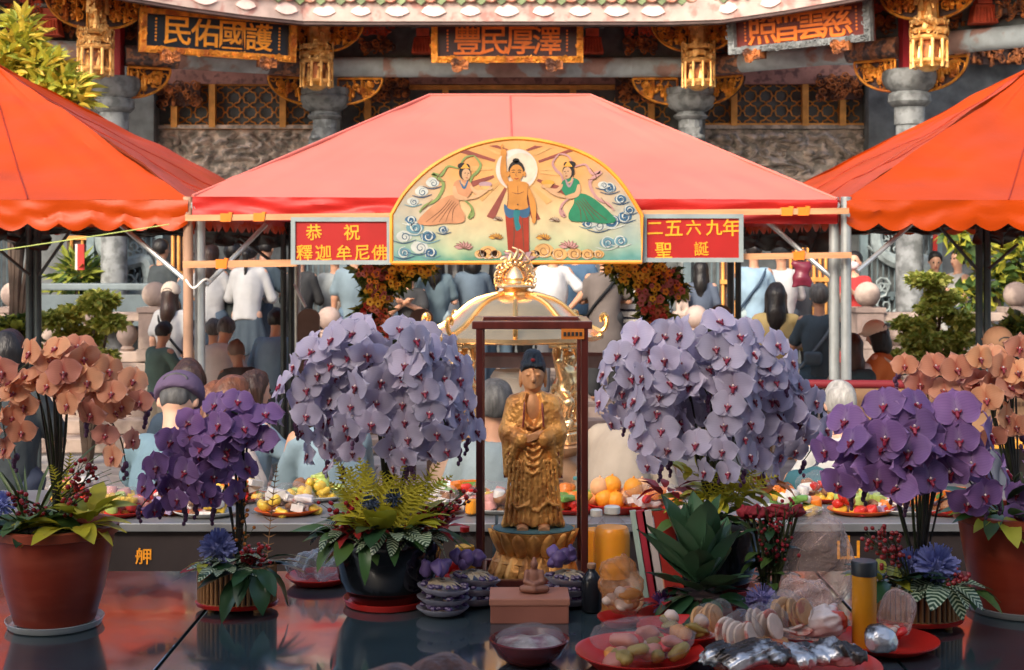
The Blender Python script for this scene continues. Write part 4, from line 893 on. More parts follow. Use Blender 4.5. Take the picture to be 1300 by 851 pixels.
    s2.cap(pel + up * (hem - .05), nb - up * .14, .128 + t if not coat else .15, .132 + t, .03); s2.cap(sh[0] - X * -.045 - up * .012, sh[1] - X * .045 - up * .012, .048 + t, k=.045); s2.ell(pel + up * .27 - fw * .02, (.148 + t, .112 + t, .2), .05, rot=rotT)
    if coat: s2.cap(pel + up * -.4, pel + up * .1, .20, .15, .05)
    s2.func(lambda dd, X_, Y_, Z_: dd)
    for i, s_ in enumerate((-1, 1)):
        if sty == 'long': s2.cap(sh[i] - up * .015 - X * s_ * .015, el[i], .05 + t, .044 + t, .02); s2.cap(el[i], el[i].lerp(wr[i], .93), .044 + t, .028 + t, .012)
        elif sty != 'vest': s2.cap(sh[i] - up * .015 - X * s_ * .015, sh[i].lerp(el[i], .72), .05 + t, .052 + t, .02)
    if sty == 'hood': s2.cap(nb - fw * .07 - X * .07, nb - fw * .07 + X * .07, .055, k=.03)
    s2.plane(pel + up * (hem), -up); s2.cap(nb + up * .02 + fw * .01, nb + up * .12 + fw * .03, .068, .08, .01, 'cut'); s2.wobble(.006, 16, seed, 7, (1, 1, .6)); s2.wobble(.0022, 45, seed + 1, 6, (1, 1, .5))
    if stripes:
        m_ = fab('striped', (.6, .55, .47)); nt = m_.node_tree
        if not nt.nodes.get('stp'):
            n, l = nt.nodes, nt.links; wv = n.new('ShaderNodeTexWave'); wv.name = 'stp'; wv.bands_direction = 'Z'; wv.inputs['Scale'].default_value = 3.4; wv.inputs['Distortion'].default_value = .6; tc = n.new('ShaderNodeTexCoord'); l.new(tc.outputs['Object'], wv.inputs[0])
            rp = n.new('ShaderNodeValToRGB'); rp.color_ramp.interpolation = 'CONSTANT'; rp.color_ramp.elements[0].color = (.03, .03, .04, 1); rp.color_ramp.elements[1].color = (.6, .55, .47, 1); rp.color_ramp.elements[1].position = .22
            l.new(wv.outputs[0], rp.inputs[0]); hs = [q for q in n if q.type == 'HUE_SAT'][0]; l.new(rp.outputs[0], hs.inputs['Color'])
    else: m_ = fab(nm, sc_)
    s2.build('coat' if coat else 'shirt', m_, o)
    # legs
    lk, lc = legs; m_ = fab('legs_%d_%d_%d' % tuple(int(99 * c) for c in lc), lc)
    zb = lo[2]; q = SDF([min(lo[0], -.32), lo[1] - .05, zb], [max(hi[0], .32), hi[1] + .05, pel.z + .16], res)
    if lk in ('trousers', 'shorts'):
        q.ell(pel, (.165, .128, .13), .02)
        for i in (0, 1):
            if lk == 'trousers': q.cap(hips[i], kn[i], .105, .08, .02); q.cap(kn[i], an[i] + Vector((0, 0, .02)), .08, .066, .02)
            else: q.cap(hips[i], hips[i].lerp(kn[i], .8), .105, .10, .02)
        q.wobble(.006, 20, seed + 2, 4)
    else:
        bz = {'skirt': .52, 'longskirt': .16, 'dress': .3}[lk]
        q.rings([(bz, 0, 0, .25, .20), (.7, 0, 0, .215, .17), (.88, 0, pel.y, .17, .135), (1.04, 0, pel.y + .03, .145, .12)], .01); q.func(lambda dd, X_, Y_, Z_: dd + .012 * np.sin(np.arctan2(X_, Y_) * 11 + seed) * np.clip((.95 - Z_) * 2.2, 0, 1))
    q.build('skirt' if 'skirt' in lk or lk == 'dress' else 'trousers', m_, o)
    if shoes and (low is None):
        for i in (0, 1): q = SDF(an[i] - Vector((.09, .14, .11)), an[i] + Vector((.09, .24, .1)), .014); q.ell(an[i] + Vector((0, .05, -.045)), (.048, .125, .042), 0); q.cap(an[i] + Vector((0, 0, -.03)), an[i] + Vector((0, 0, .01)), .05, k=.02); q.build('shoe', shoes, o)
    if cap:
        cc, kind = cap; m_ = fab('cap_%d_%d_%d' % tuple(int(99 * c) for c in cc), cc); q = SDF([hc[i] - .26 for i in range(3)], [hc[i] + .26 for i in range(3)], .013)
        q.ell(hc + hu * .035, (.110, .124, .118), 0, rot=rotH); q.plane(hc + hu * .005 + hf * .0, -hu)
        if kind == 'brim': q.ell(hc + hu * .045 + hf * .12, (.075, .085, .012), .008, rot=rotH)
        if kind == 'hat': q.ell(hc + hu * .03, (.17, .18, .02), .02, rot=rotH)
        co = q.build('cap', m_, o)
        if kind == 'brim': q = MB(); q.tube([hc + hu * .045 - hf * .118 + hx * (.05 * math.cos(a)) + hu * (.03 * math.sin(a)) + hf * abs(.012 * math.cos(a)) for a in [PI * t / 8 for t in range(9)]], .006, 6); q.build('cap_strap', M_SHOED, co)
    if strap:
        s_ = strap[0]; pts = [nb - up * .02 + X * s_ * .13 - fw * .02, nb - up * .15 + X * s_ * .07 - fw * .155, pel + up * .18 - X * s_ * .07 - fw * .165, pel + up * .03 - X * s_ * .175 - fw * .08, pel + up * .03 - X * s_ * .18 + fw * .06]
        q = MB(); n_ = cr(pts, 5); q.tube(n_, .016, 6); q.build('strap', fab('strap_%d_%d_%d' % tuple(int(99 * c) for c in strap[1]), strap[1]), o)
    if bag:
        bx, by, bz, sz, bc = bag; q = SDF((-sz, -sz, -sz * 1.2), (sz, sz, sz * 1.2), .014); q.box((0, 0, 0), (sz * .8, sz * .38, sz * .62), .05); q.wobble(.008, 25, seed, 3); q.build('bag', fab('bag_%d_%d_%d' % tuple(int(99 * c) for c in bc), bc), o, pel + X * bx + fw * by + up * bz)
    if backpack:
        q = SDF((-.2, -.2, -.3), (.2, .2, .3), .015); q.box((0, -.02, 0), (.14, .075, .21), .06); q.box((0, -.09, -.06), (.10, .045, .11), .03, .02); q.wobble(.008, 25, seed, 3); q.build('backpack', fab('bp_%d_%d_%d' % tuple(int(99 * c) for c in backpack), backpack), o, pel + up * .26 - fw * .21)
    return o
NAVY = (.03, .045, .065); JEAN = (.07, .12, .17); LJEAN = (.30, .38, .42); BLK = (.015, .016, .018); GREY = (.42, .43, .42); WHT = (.68, .66, .62); TEAL = (.06, .11, .12); BLUE = (.17, .25, .29); GRN = (.035, .065, .06)
near = dict(res=.012)
# near row behind the offering table
person(225, 478, 6.2, 'man in purple cap and grey blue shirt with dark shoulder strap at the table', 0, lean=14, hp=28, arms=('reach', 'front'), shirt=((.15, .23, .27), 'short'), legs=('trousers', (.12, .12, .11)), hair=('grey', 'short'), cap=((.11, .075, .13), 'brim'), strap=(1, (.03, .035, .04)), skin='light', wide=1.12, **near)
person(240, 458, 7.2, 'woman with long straight brown hair behind the man in the purple cap', 12, lean=8, arms='front', shirt=(NAVY, 'short'), hair=('brown', 'long'), skin='light', **near)
person(273, 486, 7.0, 'woman with short auburn hair seen from behind beside the steel pole', -10, lean=10, arms='front', shirt=((.5, .33, .27), 'short'), hair=('auburn', 'bob'), skin='light', **near)
person(297, 480, 6.5, 'woman with auburn bob turned to the right above the dark purple orchid', -55, lean=8, arms='front', shirt=((.62, .52, .47), 'short'), hair=('auburn', 'bob'), skin='light', face=True, **near)
person(324, 472, 7.3, 'woman with long brown hair and denim shirt turned to the right', -50, lean=8, arms='reach', shirt=((.24, .34, .40), 'long'), legs=('trousers', JEAN), hair=('brown', 'long'), skin='light', face=True, **near)
person(12, 421, 7.3, 'black haired person in dark shirt at the left edge behind the peach orchid', 0, arms='front', shirt=((.05, .06, .065), 'short'), hair=('black', 'bob'), **near)
person(412, 470, 6.4, 'person in pale denim shirt hidden behind the lavender orchid in the black pot', 20, lean=25, arms='reach', shirt=((.19, .26, .30), 'long'), legs=('trousers', (.03, .05, .08)), hair=('black', 'short'), **near)
person(628, 484, 6.1, 'man with cropped grey hair and pale grey shirt seen through the glass case', 0, lean=6, arms='front', shirt=((.20, .24, .25), 'short'), legs=('trousers', (.2, .2, .2)), hair=('grey', 'short'), skin='mid', **near)
person(800, 470, 6.5, 'woman in cream blouse with a peach bag behind the glass case\'s right post', -25, lean=20, arms='front', shirt=((.30, .25, .20), 'long'), legs=('trousers', JEAN), hair=('black', 'short'), bag=(-.12, -.16, .02, .13, (.60, .27, .19)), **near)
person(1066, 486, 6.6, 'white haired person just above the right dark purple orchid', 8, lean=5, arms='front', shirt=((.55, .53, .5), 'short'), legs=('trousers', (.2, .2, .2)), hair=('white', 'short'), skin='light', **near)
person(1020, 545, 6.7, 'stooping person in dark teal shirt between the lavender and purple orchids', 15, lean=38, hp=20, arms='reach', shirt=((.035, .10, .12), 'short'), legs=('trousers', (.02, .035, .045)), hair=('black', 'short'), **near)
# left group
mid = dict(res=.017)
person(217, 361, 14.4, 'woman in beige cap, pale grey top and blue skirt with a shoulder strap', -8, arms='down', shirt=((.55, .54, .5), 'short'), legs=('longskirt', (.14, .22, .27)), hair=('brown', 'long'), cap=((.60, .49, .39), 'brim'), strap=(-1, BLK), skin='light', shoes=M_SHOEW, **mid)
person(208, 409, 12.9, 'boy in dark green shirt looking down in front of the balustrade post', -35, hp=25, arms='front', shirt=((.05, .10, .09), 'short'), legs=('trousers', (.28, .25, .2)), hair=('black', 'short'), shoes=M_SHOED, **mid)
person(271, 405, 13.0, 'grey haired person half hidden behind the steel pole', 5, arms='front', shirt=((.45, .3, .2), 'short'), hair=('grey', 'short'), **mid)
person(287, 404, 12.4, 'stooping grey haired man in pale grey shirt left of the man in black', -14, lean=24, hp=10, arms='down', shirt=((.50, .50, .48), 'short'), legs=('trousers', BLK), hair=('grey', 'short'), **mid)
person(300, 432, 11.2, 'man with shaved head in black shirt below the girl in the skirt', 30, lean=14, hp=14, arms='front', shirt=(BLK, 'short'), legs=('trousers', NAVY), hair=('bald', 'shaved'), skin='dark', **mid)
person(318, 306, 15.0, 'girl in pale hooded top, short navy skirt and white shoes', -8, lean=10, arms='front', shirt=((.55, .53, .49), 'long'), legs=('skirt', (.035, .055, .075)), hair=('black', 'pony'), skin='light', shoes=M_SHOEW, **mid)
person(296, 308, 15.3, 'woman in black top and loose white trousers left of the girl in the skirt', -4, lean=4, arms='front', shirt=((.03, .04, .04), 'short'), legs=('trousers', (.62, .61, .57)), hair=('black', 'bun'), shoes=M_SHOED, wide=1.08, **mid)
person(338, 302, 15.6, 'tall man in dark blue shirt bending behind the girl in the skirt', -20, lean=14, hp=12, arms='front', shirt=((.05, .08, .10), 'short'), legs=('shorts', NAVY), hair=('black', 'short'), shoes=M_SHOED, **mid)
person(268, 310, 15.1, 'woman in pale blouse holding a blue bottle behind the steel pole', -15, arms='front', shirt=((.45, .47, .46), 'short'), legs=('trousers', (.05, .08, .12)), hair=('brown', 'long'), **mid)
person(205, 304, 16.4, 'man in black shirt by the left dragon gate', -40, arms='front', shirt=((.02, .03, .035), 'short'), legs=('trousers', NAVY), hair=('black', 'short'), **mid)
person(381, 314, 15.4, 'man in black jacket half hidden by the red board on the left', -12, arms='phone', shirt=(BLK, 'long'), legs=('trousers', (.04, .04, .045)), hair=('black', 'short'), **mid)
person(246, 322, 16.2, 'person in dark blue standing between the left tent poles', 10, arms='down', shirt=((.06, .09, .12), 'short'), hair=('black', 'short'), **mid)
# centre group
person(450, 306, 15.2, 'man in grey blue shirt left of the flower garland under the red board', 5, arms='down', shirt=((.12, .17, .20), 'short'), legs=('trousers', JEAN), hair=('black', 'short'), **mid)
person(520, 338, 15.0, 'person in black vest with palms joined beside the left flower garland', 168, arms='pray', shirt=(BLK, 'short'), legs=('trousers', (.12, .10, .09)), hair=('grey', 'short'), cap=((.30, .23, .17), 'hat'), hp=20, **mid)
person(553, 316, 15.3, 'woman with long hair, dark teal shirt and pale jeans', -5, arms='phone', shirt=((.07, .11, .13), 'short'), legs=('shorts', LJEAN), hair=('black', 'long'), skin='light', **mid)
person(578, 326, 16.2, 'dark haired girl between the two teal shirted women', 12, arms='front', shirt=((.10, .12, .15), 'short'), hair=('black', 'long'), skin='light', **mid)
person(600, 314, 15.5, 'woman with shoulder length black hair and slate blue shirt left of the finial', 8, arms='front', shirt=((.06, .09, .12), 'short'), legs=('trousers', JEAN), hair=('black', 'bob'), skin='light', **mid)
person(702, 304, 15.2, 'man in pale grey shirt with his hand on his hip', 0, arms=('down', 'hip'), shirt=((.46, .48, .48), 'short'), legs=('trousers', (.10, .10, .11)), hair=('black', 'short'), **mid)
person(734, 302, 15.9, 'man in blue shirt and white collar right of the gold dome', -8, arms='down', shirt=((.045, .10, .17), 'short'), legs=('trousers', NAVY), hair=('black', 'short'), wide=1.05, **mid)
person(768, 314, 15.1, 'person in dark olive coat with a black strap right of the blue shirted man', -6, lean=6, arms='front', shirt=((.095, .075, .065), 'short'), legs=('trousers', (.02, .02, .022)), hair=('black', 'short'), strap=(1, BLK), wide=1.12, coat=True, **mid)
person(802, 314, 15.4, 'person in black and cream striped shirt beside the right flower garland', 4, arms='down', shirt=((.6, .55, .47), 'short'), stripes=True, legs=('trousers', (.03, .03, .035)), hair=('black', 'long'), **mid)
person(655, 316, 16.4, 'dark clothed worshipper behind the gold finial', 0, arms='pray', shirt=((.16, .05, .04), 'short'), legs=('trousers', BLK), hair=('black', 'short'), **mid)
person(425, 316, 15.8, 'man in grey shirt standing behind the pale stone posts', 8, arms='front', shirt=((.20, .22, .22), 'short'), legs=('trousers', NAVY), hair=('black', 'short'), **mid)
person(632, 318, 15.8, 'woman in white blouse just left of the gold finial', -6, arms='front', shirt=((.5, .48, .45), 'short'), legs=('trousers', JEAN), hair=('black', 'long'), skin='light', **mid)
person(678, 322, 16.4, 'person in olive shirt just right of the gold finial', 10, arms='pray', shirt=((.16, .17, .10), 'short'), legs=('trousers', BLK), hair=('black', 'short'), **mid)
person(492, 322, 16.3, 'woman in rust coloured top half hidden by the left garland', -5, arms='front', shirt=((.35, .12, .06), 'short'), legs=('trousers', JEAN), hair=('black', 'bob'), skin='light', **mid)
person(838, 318, 16.2, 'man in pale blue shirt half hidden by the right garland', 5, arms='front', shirt=((.30, .38, .42), 'short'), legs=('trousers', NAVY), hair=('black', 'short'), **mid)
person(890, 330, 15.6, 'woman in navy dress beside the right pale stone posts', -10, arms='down', shirt=((.06, .08, .12), 'short'), legs=('dress', (.06, .08, .12)), hair=('black', 'long'), skin='light', **mid)
person(1015, 330, 16.2, 'man in charcoal shirt behind the mustard coat', 0, arms='front', shirt=((.08, .09, .10), 'short'), legs=('trousers', BLK), hair=('black', 'short'), **mid)
person(352, 392, 12.6, 'person in blue shirt crouching beside the dark tent poles', -10, lean=20, arms='front', shirt=((.12, .22, .32), 'short'), legs=('trousers', NAVY), hair=('black', 'short'), **mid)
# right group
person(957, 306, 15.3, 'man in light blue shirt and pale jeans beside the dark tent poles', -8, arms='front', shirt=((.20, .30, .38), 'long'), legs=('trousers', LJEAN), hair=('black', 'short'), strap=(1, (.05, .08, .12)), **mid)
person(992, 310, 15.7, 'man in white jacket and black cap under the right timber beam', 6, arms=('down', 'front'), shirt=((.66, .62, .56), 'long'), legs=('trousers', NAVY), hair=('black', 'short'), cap=(BLK, 'brim'), shoes=M_SHOED, wide=1.1, **mid)
person(985, 360, 13.8, 'woman with wavy black hair in a mustard coat', -10, arms='front', shirt=((.46, .29, .11), 'long'), coat=True, legs=('trousers', (.3, .2, .1)), hair=('black', 'long'), wide=1.12, **mid)
person(1040, 361, 13.4, 'grey haired man in navy shirt and jeans with a grey sling bag', -6, arms=('front', 'front'), shirt=((.028, .05, .065), 'short'), legs=('trousers', (.035, .075, .11)), hair=('grey', 'short'), strap=(1, (.12, .15, .17)), bag=(-.08, -.17, .12, .12, (.08, .11, .13)), shoes=M_SHOED, res=.015)
person(1085, 320, 15.6, 'woman in red patterned dress and white mask behind the steel poles', 150, arms='phone', shirt=((.55, .02, .02), 'short'), legs=('dress', (.50, .02, .02)), hair=('black', 'short'), mask=('pale', (.6, .5, .5)), skin='light', **mid)
person(1112, 410, 11.6, 'woman in beige cap and orange shirt with a cream bag', 60, lean=8, hp=8, arms='front', shirt=((.62, .10, .015), 'short'), legs=('trousers', (.55, .48, .4)), hair=('black', 'bob'), cap=((.62, .53, .43), 'brim'), strap=(-1, (.5, .42, .35)), bag=(.05, -.18, -.06, .15, (.62, .56, .47)), skin='light', **mid)
person(1082, 424, 11.4, 'woman with brown hair and a navy backpack beside the right steel pole', 10, arms='front', shirt=((.55, .5, .45), 'short'), legs=('trousers', NAVY), hair=('brown', 'long'), backpack=(.03, .05, .06), skin='light', **mid)
person(1187, 320, 16.6, 'woman in white vest top with sunglasses on her head behind the right balustrade', 172, hp=22, arms='phone', shirt=((.66, .62, .6), 'vest'), legs=('skirt', (.5, .5, .5)), hair=('black', 'short'), skin='light', face=True, **mid)
person(1216, 318, 16.6, 'woman in white and navy vest dress leaning towards her friend with sunglasses', 110, arms='phone', shirt=((.6, .6, .6), 'vest'), legs=('skirt', NAVY), hair=('black', 'short'), skin='light', face=True, **mid)
person(1267, 420, 9.4, 'person in brown hat beside the dark poles at the right', 10, arms='front', shirt=((.10, .12, .12), 'short'), hair=('black', 'short'), cap=((.22, .12, .07), 'brim'), **mid)
person(927, 404, 10.8, 'black haired person in dark mask looking right above the lavender orchid', -70, arms='front', shirt=(BLK, 'short'), hair=('black', 'short'), mask=('dark', (.03, .05, .07)), skin='mid', **mid)
# two onlookers right in front of the camera
person(562, 846, 1.95, 'brown haired onlooker at the bottom edge, the taller of two blurred heads', 0, z=0, arms='front', shirt=((.1, .1, .12), 'short'), hair=('auburn', 'short'), group='blurred onlookers at the bottom edge', res=.012)
person(497, 862, 1.9, 'brown haired onlooker at the bottom edge, the lower of two blurred heads', 5, z=0, arms='front', shirt=((.2, .1, .1), 'short'), hair=('auburn', 'short'), group='blurred onlookers at the bottom edge', res=.012)
# ================================================================= BALUSTRADE, GATES, TREES, GARLANDS, CENSER
def post_mesh(w, h, r):
    mb = MB(); mb.box((0, 0, h / 2), (w, w, h)); mb.box((0, 0, h + .012), (w * 1.12, w * 1.12, .05)); mb.box((0, 0, .06), (w * 1.12, w * 1.12, .12))
    for s_ in (-1, 1): mb.box((0, s_ * (w / 2 + .006), h * .55), (w * .7, .014, h * .6))
    mb.lathe([(r * .5, h + .03), (r * .45, h + .05)], 16); mb.ball((0, 0, h + .045 + r * .93), r, 20, 12)
    return mb.mesh('post', M_STONEW)
pmesh = post_mesh(.28, .52, .135)
vase = MB(); vase.lathe([(.06, 0), (.075, .02), (.05, .045), (.1, .1), (.115, .15), (.09, .21), (.045, .25), (.07, .275), (.07, .29)], 16); vase = vase.mesh('baluster', M_STONEW)
def balustrade(px0, px1, posts, vases, label, d=15.0):
    o = empty('stone_balustrade', (S((px0 + px1) / 2 - 650, d), d, .445), label=label, cat='balustrade', group='stone balustrades at the edge of the platform'); cx = o.location.x
    x0, x1 = S(px0 - 650, d) - cx, S(px1 - 650, d) - cx; zt = CZ + (HY - 397) / F * d - .445
    for z, hh, w in ((zt - .04, .09, .2), (zt - .46, .11, .22), (zt - .66, .28, .3)): bevel_box('rail' if z > .2 else 'plinth', ((x0 + x1) / 2, 0, z), (x1 - x0, w, hh), M_STONEW, o, .012)
    bevel_box('plinth', ((x0 + x1) / 2, .02, .1), (x1 - x0, .4, .2), M_STONEW, o, .015)
    for px in posts: inst('post', pmesh, o, (S(px - 650, d) - cx, 0, zt - .50))
    for px in vases: inst('baluster', vase, o, (S(px - 650, d) - cx, 0, zt - .40), scale=(1, 1, 1.12))
balustrade(-60, 206, (18, 197), (-20, 62, 112, 162), 'stone balustrade with ball posts behind the left bonsai')
balustrade(1085, 1370, (1101, 1290), (1138, 1185, 1240, 1330), 'stone balustrade with ball posts behind the right bonsai')
lion = SDF((-.12, -.12, 0), (.12, .12, .36), .012); lion.box((0, 0, .03), (.1, .1, .03)); lion.ell((0, .02, .12), (.07, .08, .08), .02); lion.ell((0, -.01, .23), (.07, .075, .075), .02); lion.ell((0, -.06, .21), (.04, .04, .035), .01)
for s_ in (-1, 1): lion.cap((s_ * .04, -.04, .14), (s_ * .045, -.07, .05), .025, .028, .01); lion.ell((s_ * .05, .01, .3), (.02, .02, .03), .01)
for i in range(14): a = i * .45; lion.ell((.075 * math.cos(a), .02 + .07 * math.sin(a) * .6, .22 + .05 * math.sin(a * 2)), (.022, .022, .022), .008)
lion_me = lion.mesh('carved_lion', M_STONEW)
M_PINKS = mat('pale_pink_stone', (.46, .34, .29), .75, var=.15, bump=.3)
for k, (px, py, d, lab, li) in enumerate(((418, 390, 15.1, 'pale stone post with ball top left of the praying crowd', 0), (434, 366, 15.4, 'pale stone post with carved lion left of the praying crowd', 1), (884, 388, 15.1, 'pale stone post with ball top right of the flower garland', 0), (866, 366, 15.4, 'pale stone post with carved lion right of the flower garland', 1))):
    p = P(px, py, d); hh = p.z - .445; o = empty('stone_post', (p.x, d, .445), label=lab, cat='post', group='stone posts beside the central steps')
    if li: bevel_box('shaft', (0, 0, (hh - .3) / 2), (.2, .2, hh - .3), M_PINKS, o, .015); inst('lion', lion_me, o, (0, 0, hh - .31)).data.materials
    else:
        bevel_box('shaft', (0, 0, (hh - .28) / 2), (.24, .24, hh - .28), M_PINKS, o, .015); mb = MB(); mb.lathe([(.1, hh - .29), (.12, hh - .26), (.07, hh - .24)], 16); mb.ball((0, 0, hh - .12), .125, 18, 10); mb.build('ball', M_PINKS, o)
# iron gates with dragons in front of the wall
def gate(px0, px1, d, label, dragon=True, z0=.75, z1=2.75):
    o = empty('iron_gate', (S((px0 + px1) / 2 - 650, d), d, .445), label=label, cat='gate', group='slate blue iron gates along the hall'); w = S(px1 - px0, d)
    mb = MB()
    for z in (z0 - .445, 1.05, z1 - .5): mb.box((0, 0, z), (w, .07, .06))
    for x in (-w / 2, w / 2): mb.box((x, 0, 1.1), (.09, .09, 2.3))
    mb.build('frame', M_IRON, o, smooth=False)
    mb = MB(); n = max(4, int(w / .065))
    for i in range(n): x = -w / 2 + w * (i + .5) / n; mb.tube([(x, 0, z0 - .445), (x, 0, z1 - .5)], .011, 5)
    for i in range(n // 2): x = -w / 2 + w * (i + .5) / (n / 2); mb.ball((x, -.02, 1.0), (.03, .02, .03), 6, 4)
    tag(mb.build('bars', M_IRON, o), kind='stuff')
    bevel_box('stone_base', (0, .05, .13), (w, .3, .3), M_WALL, o, .015)
    mb = MB(); mb.box((0, .12, 1.15), (w, .02, 2.2)); mb.build('back_panel', M_WALL, o, smooth=False)
    if dragon:
        pts = cr([(-w * .36, -.05, .70), (-w * .1, -.07, .80), (w * .15, -.07, 1.05), (w * .36, -.06, 1.15), (w * .30, -.06, 1.45), (w * .0, -.07, 1.42), (-w * .28, -.06, 1.55), (-w * .32, -.06, 1.80), (w * .0, -.06, 1.85), (w * .3, -.06, 1.78)], 6); k = len(pts)
        mb = MB(); mb.tube(pts, [.035 + .05 * math.sin(PI * i / k) for i in range(k)], 8)
        for i in range(2, k - 2, 2): mb.tube([pts[i], pts[i] + Vector((.03, -.04, .13))], [.025, .004], 4); mb.tube([pts[i], pts[i] + Vector((.06, -.03, -.11))], [.02, .004], 4)
        mb.ball(pts[0] + Vector((-.04, -.03, .02)), (.10, .07, .08), 8, 6); rg = random.Random(int(px0))
        for i in range(22): curl(mb, (rg.uniform(-w * .42, w * .42), -.05, rg.uniform(.6, 2.0)), rg.uniform(.06, .13), 1.2, .018, 9, 0, rg.uniform(0, 6))
        mb.build('dragon_relief', M_IRONL, o)
    return o
gate(116, 203, 17.2, 'slate blue iron dragon gate at the left, behind the boy in green'); gate(1096, 1190, 17.2, 'slate blue iron dragon gate at the right, behind the orange shirt'); gate(380, 436, 17.4, 'narrow iron gate left of the central doorway', False); gate(872, 914, 17.4, 'narrow iron gate right of the central doorway', False); gate(-30, 20, 17.2, 'narrow iron gate at the left edge', False)
def gold_door(px0, px1, py0, py1, d, label, bars):
    a, b = P(px0, py1, d), P(px1, py0, d); w, h = b.x - a.x, b.z - a.z; o = empty('gilded_door', ((a.x + b.x) / 2, d, .445), label=label, cat='door'); z0 = a.z - .445
    mb = MB(); mb.box((0, .05, z0 + h / 2), (w, .04, h)); mb.build('leaf', M_DARK, o, smooth=False)
    for i in range(bars): x = -w / 2 + w * (i + .5) / bars; q = MB(); q.tube([(x, 0, z0), (x, 0, z0 + h)], .02, 6); q.build('bar', M_BAR, o)
    for z in (z0 + .02, z0 + h * .5, z0 + h - .02): q = MB(); q.box((0, -.01, z), (w, .05, .05)); q.build('cross_rail', M_BAR, o, smooth=False)
gold_door(914, 936, 296, 420, 16.8, 'gilded barred door left of the light blue shirt', 3); gold_door(1000, 1052, 290, 420, 16.8, 'gilded barred door right of the white jacket', 7); gold_door(216, 238, 294, 400, 16.8, 'gilded lattice door beside the left tent pole', 3); gold_door(84, 112, 300, 380, 17.6, 'dark red door left of the dragon gate', 2)
o = empty('red_banner', P(103, 345, 16.6), label='narrow red and white strip hanging by the left doorway', cat='banner'); mb = MB(); mb.box((0, 0, .17), (.08, .02, .30)); mb.build('cloth', mat('banner_red', (.40, .025, .018), .6), o); mb = MB(); mb.box((-.055, .01, .17), (.025, .02, .30)); mb.build('white_edge', WM if 'WM' in globals() else M_SHOEW, o)
o = empty('red_banner', P(1187, 345, 16.9), label='narrow red strip beside the right dragon gate', cat='banner'); mb = MB(); mb.box((0, 0, .25), (.05, .02, .7)); mb.build('cloth', MATS['banner_red'], o)
o = empty('blue_railing', P(110, 372, 16.2), label='pale blue grey railing behind the left balustrade', cat='railing'); w_ = S(180, 16.2)
bevel_box('top_rail', (0, 0, .07), (w_, .1, .08), mat('blue_grey_rail', (.16, .20, .215), .6), o, .02); bevel_box('panel', (0, .03, -.2), (w_, .05, .36), mat('blue_grey_panel', (.11, .145, .16), .6), o, .01)
# dark arched boards standing behind the crowd rail
M_ARCHB = mat('dark_brown_lacquer', (.09, .06, .05), .45, var=.2)
def arch_board(px, py, wpx, d, label):
    p = P(px, py, d); w = S(wpx, d); o = empty('arched_board', (p.x, d, floor_at(d)), label=label, cat='board', group='dark arched boards in the crowd'); h = p.z - floor_at(d)
    out = [(-w / 2, .35)] + [(-w / 2 * math.cos(a), h - w / 2 * .8 + w / 2 * .8 * math.sin(a)) for a in [PI * t / 14 for t in range(15)]] + [(w / 2, .35)]
    mb = MB(); mb.prism(out, -.02, .02); mb.build('panel', M_ARCHB, o, smooth=False)
    for s_ in (-1, 1): q = MB(); q.box((s_ * w * .35, 0, .2), (.05, .05, .4)); q.build('leg', M_ARCHB, o, smooth=False)
arch_board(392, 392, 28, 11.9, 'dark arched board left of the lavender orchid in the black pot'); arch_board(535, 392, 30, 12.6, 'dark arched board in front of the praying person'); arch_board(915, 387, 26, 11.9, 'dark arched board above the right lavender orchid')
# dark incense rail across the centre
o = empty('dark_rail_table', (0, 9.9, 0), label='long dark incense table in front of the worshippers behind the gold dome', cat='table'); zt_ = CZ + (HY - 450) / F * 9.9
mb = MB(); mb.box((0, 0, zt_ - .04), (S(440, 9.9), .35, .08)); mb.build('top', M_DARK, o, smooth=False)
for x in (-1.1, -.4, .4, 1.1): q = MB(); q.box((x, .0, (zt_ - .08) / 2), (.08, .08, zt_ - .08)); q.build('leg', M_DARK, o, smooth=False)

# ---- leaves
def leafgeo(L, w, fold=.25, droop=.3, n=3):
    """small leaf along +y, n segments, two faces across"""
    vs = []; fs = []
    for i in range(n + 1):
        t = i / n; ww = w * math.sin(PI * min(.97, t * .9 + .08)) ** .8 * (1 if i < n else .08); y = L * t; z = -droop * L * t * t
        vs += [(-ww, y, z + fold * ww), (0, y, z), (ww, y, z + fold * ww)]
    for i in range(n):
        for j in (0, 1): a = i * 3 + j; fs.append((a, a + 1, a + 4, a + 3))
    return vs, fs
def scatter_leaves(mb, pts, geo, rg, smin=.7, smax=1.3, m=0, mm=1, up=.3, outc=None):
    vs, fs = geo
    for p in pts:
        p = Vector(p); dv = Vector((rg.gauss(0, 1), rg.gauss(0, 1), rg.gauss(0, .7) + up))
        if outc is not None: dv += (p - Vector(outc)).normalized() * 1.3
        M = Matrix.Translation(p) @ dv.to_track_quat('Y', 'Z').to_matrix().to_4x4() @ Matrix.Rotation(rg.uniform(-1, 1), 4, 'Y') @ Matrix.Scale(rg.uniform(smin, smax), 4)
        mb.add([M @ Vector(v) for v in vs], fs, m + rg.randrange(mm))
M_LFY = mat('yellow_green_leaf', (.50, .47, .06), .5, var=.15, transl=.3); M_LFY2 = mat('lime_leaf', (.30, .34, .05), .5, var=.15, transl=.3); M_LFO = mat('golden_leaf', (.62, .45, .06), .5, transl=.3)
M_BON = mat('bonsai_leaf', (.28, .34, .06), .55, var=.2, transl=.25); M_BON2 = mat('bonsai_leaf_pale', (.55, .55, .13), .55, var=.2, transl=.25); M_BARK = mat('bark', (.09, .065, .05), .85, var=.3, bump=.5, bs=20)  # second bonsai tone is paler, mixed in leaf by leaf at random
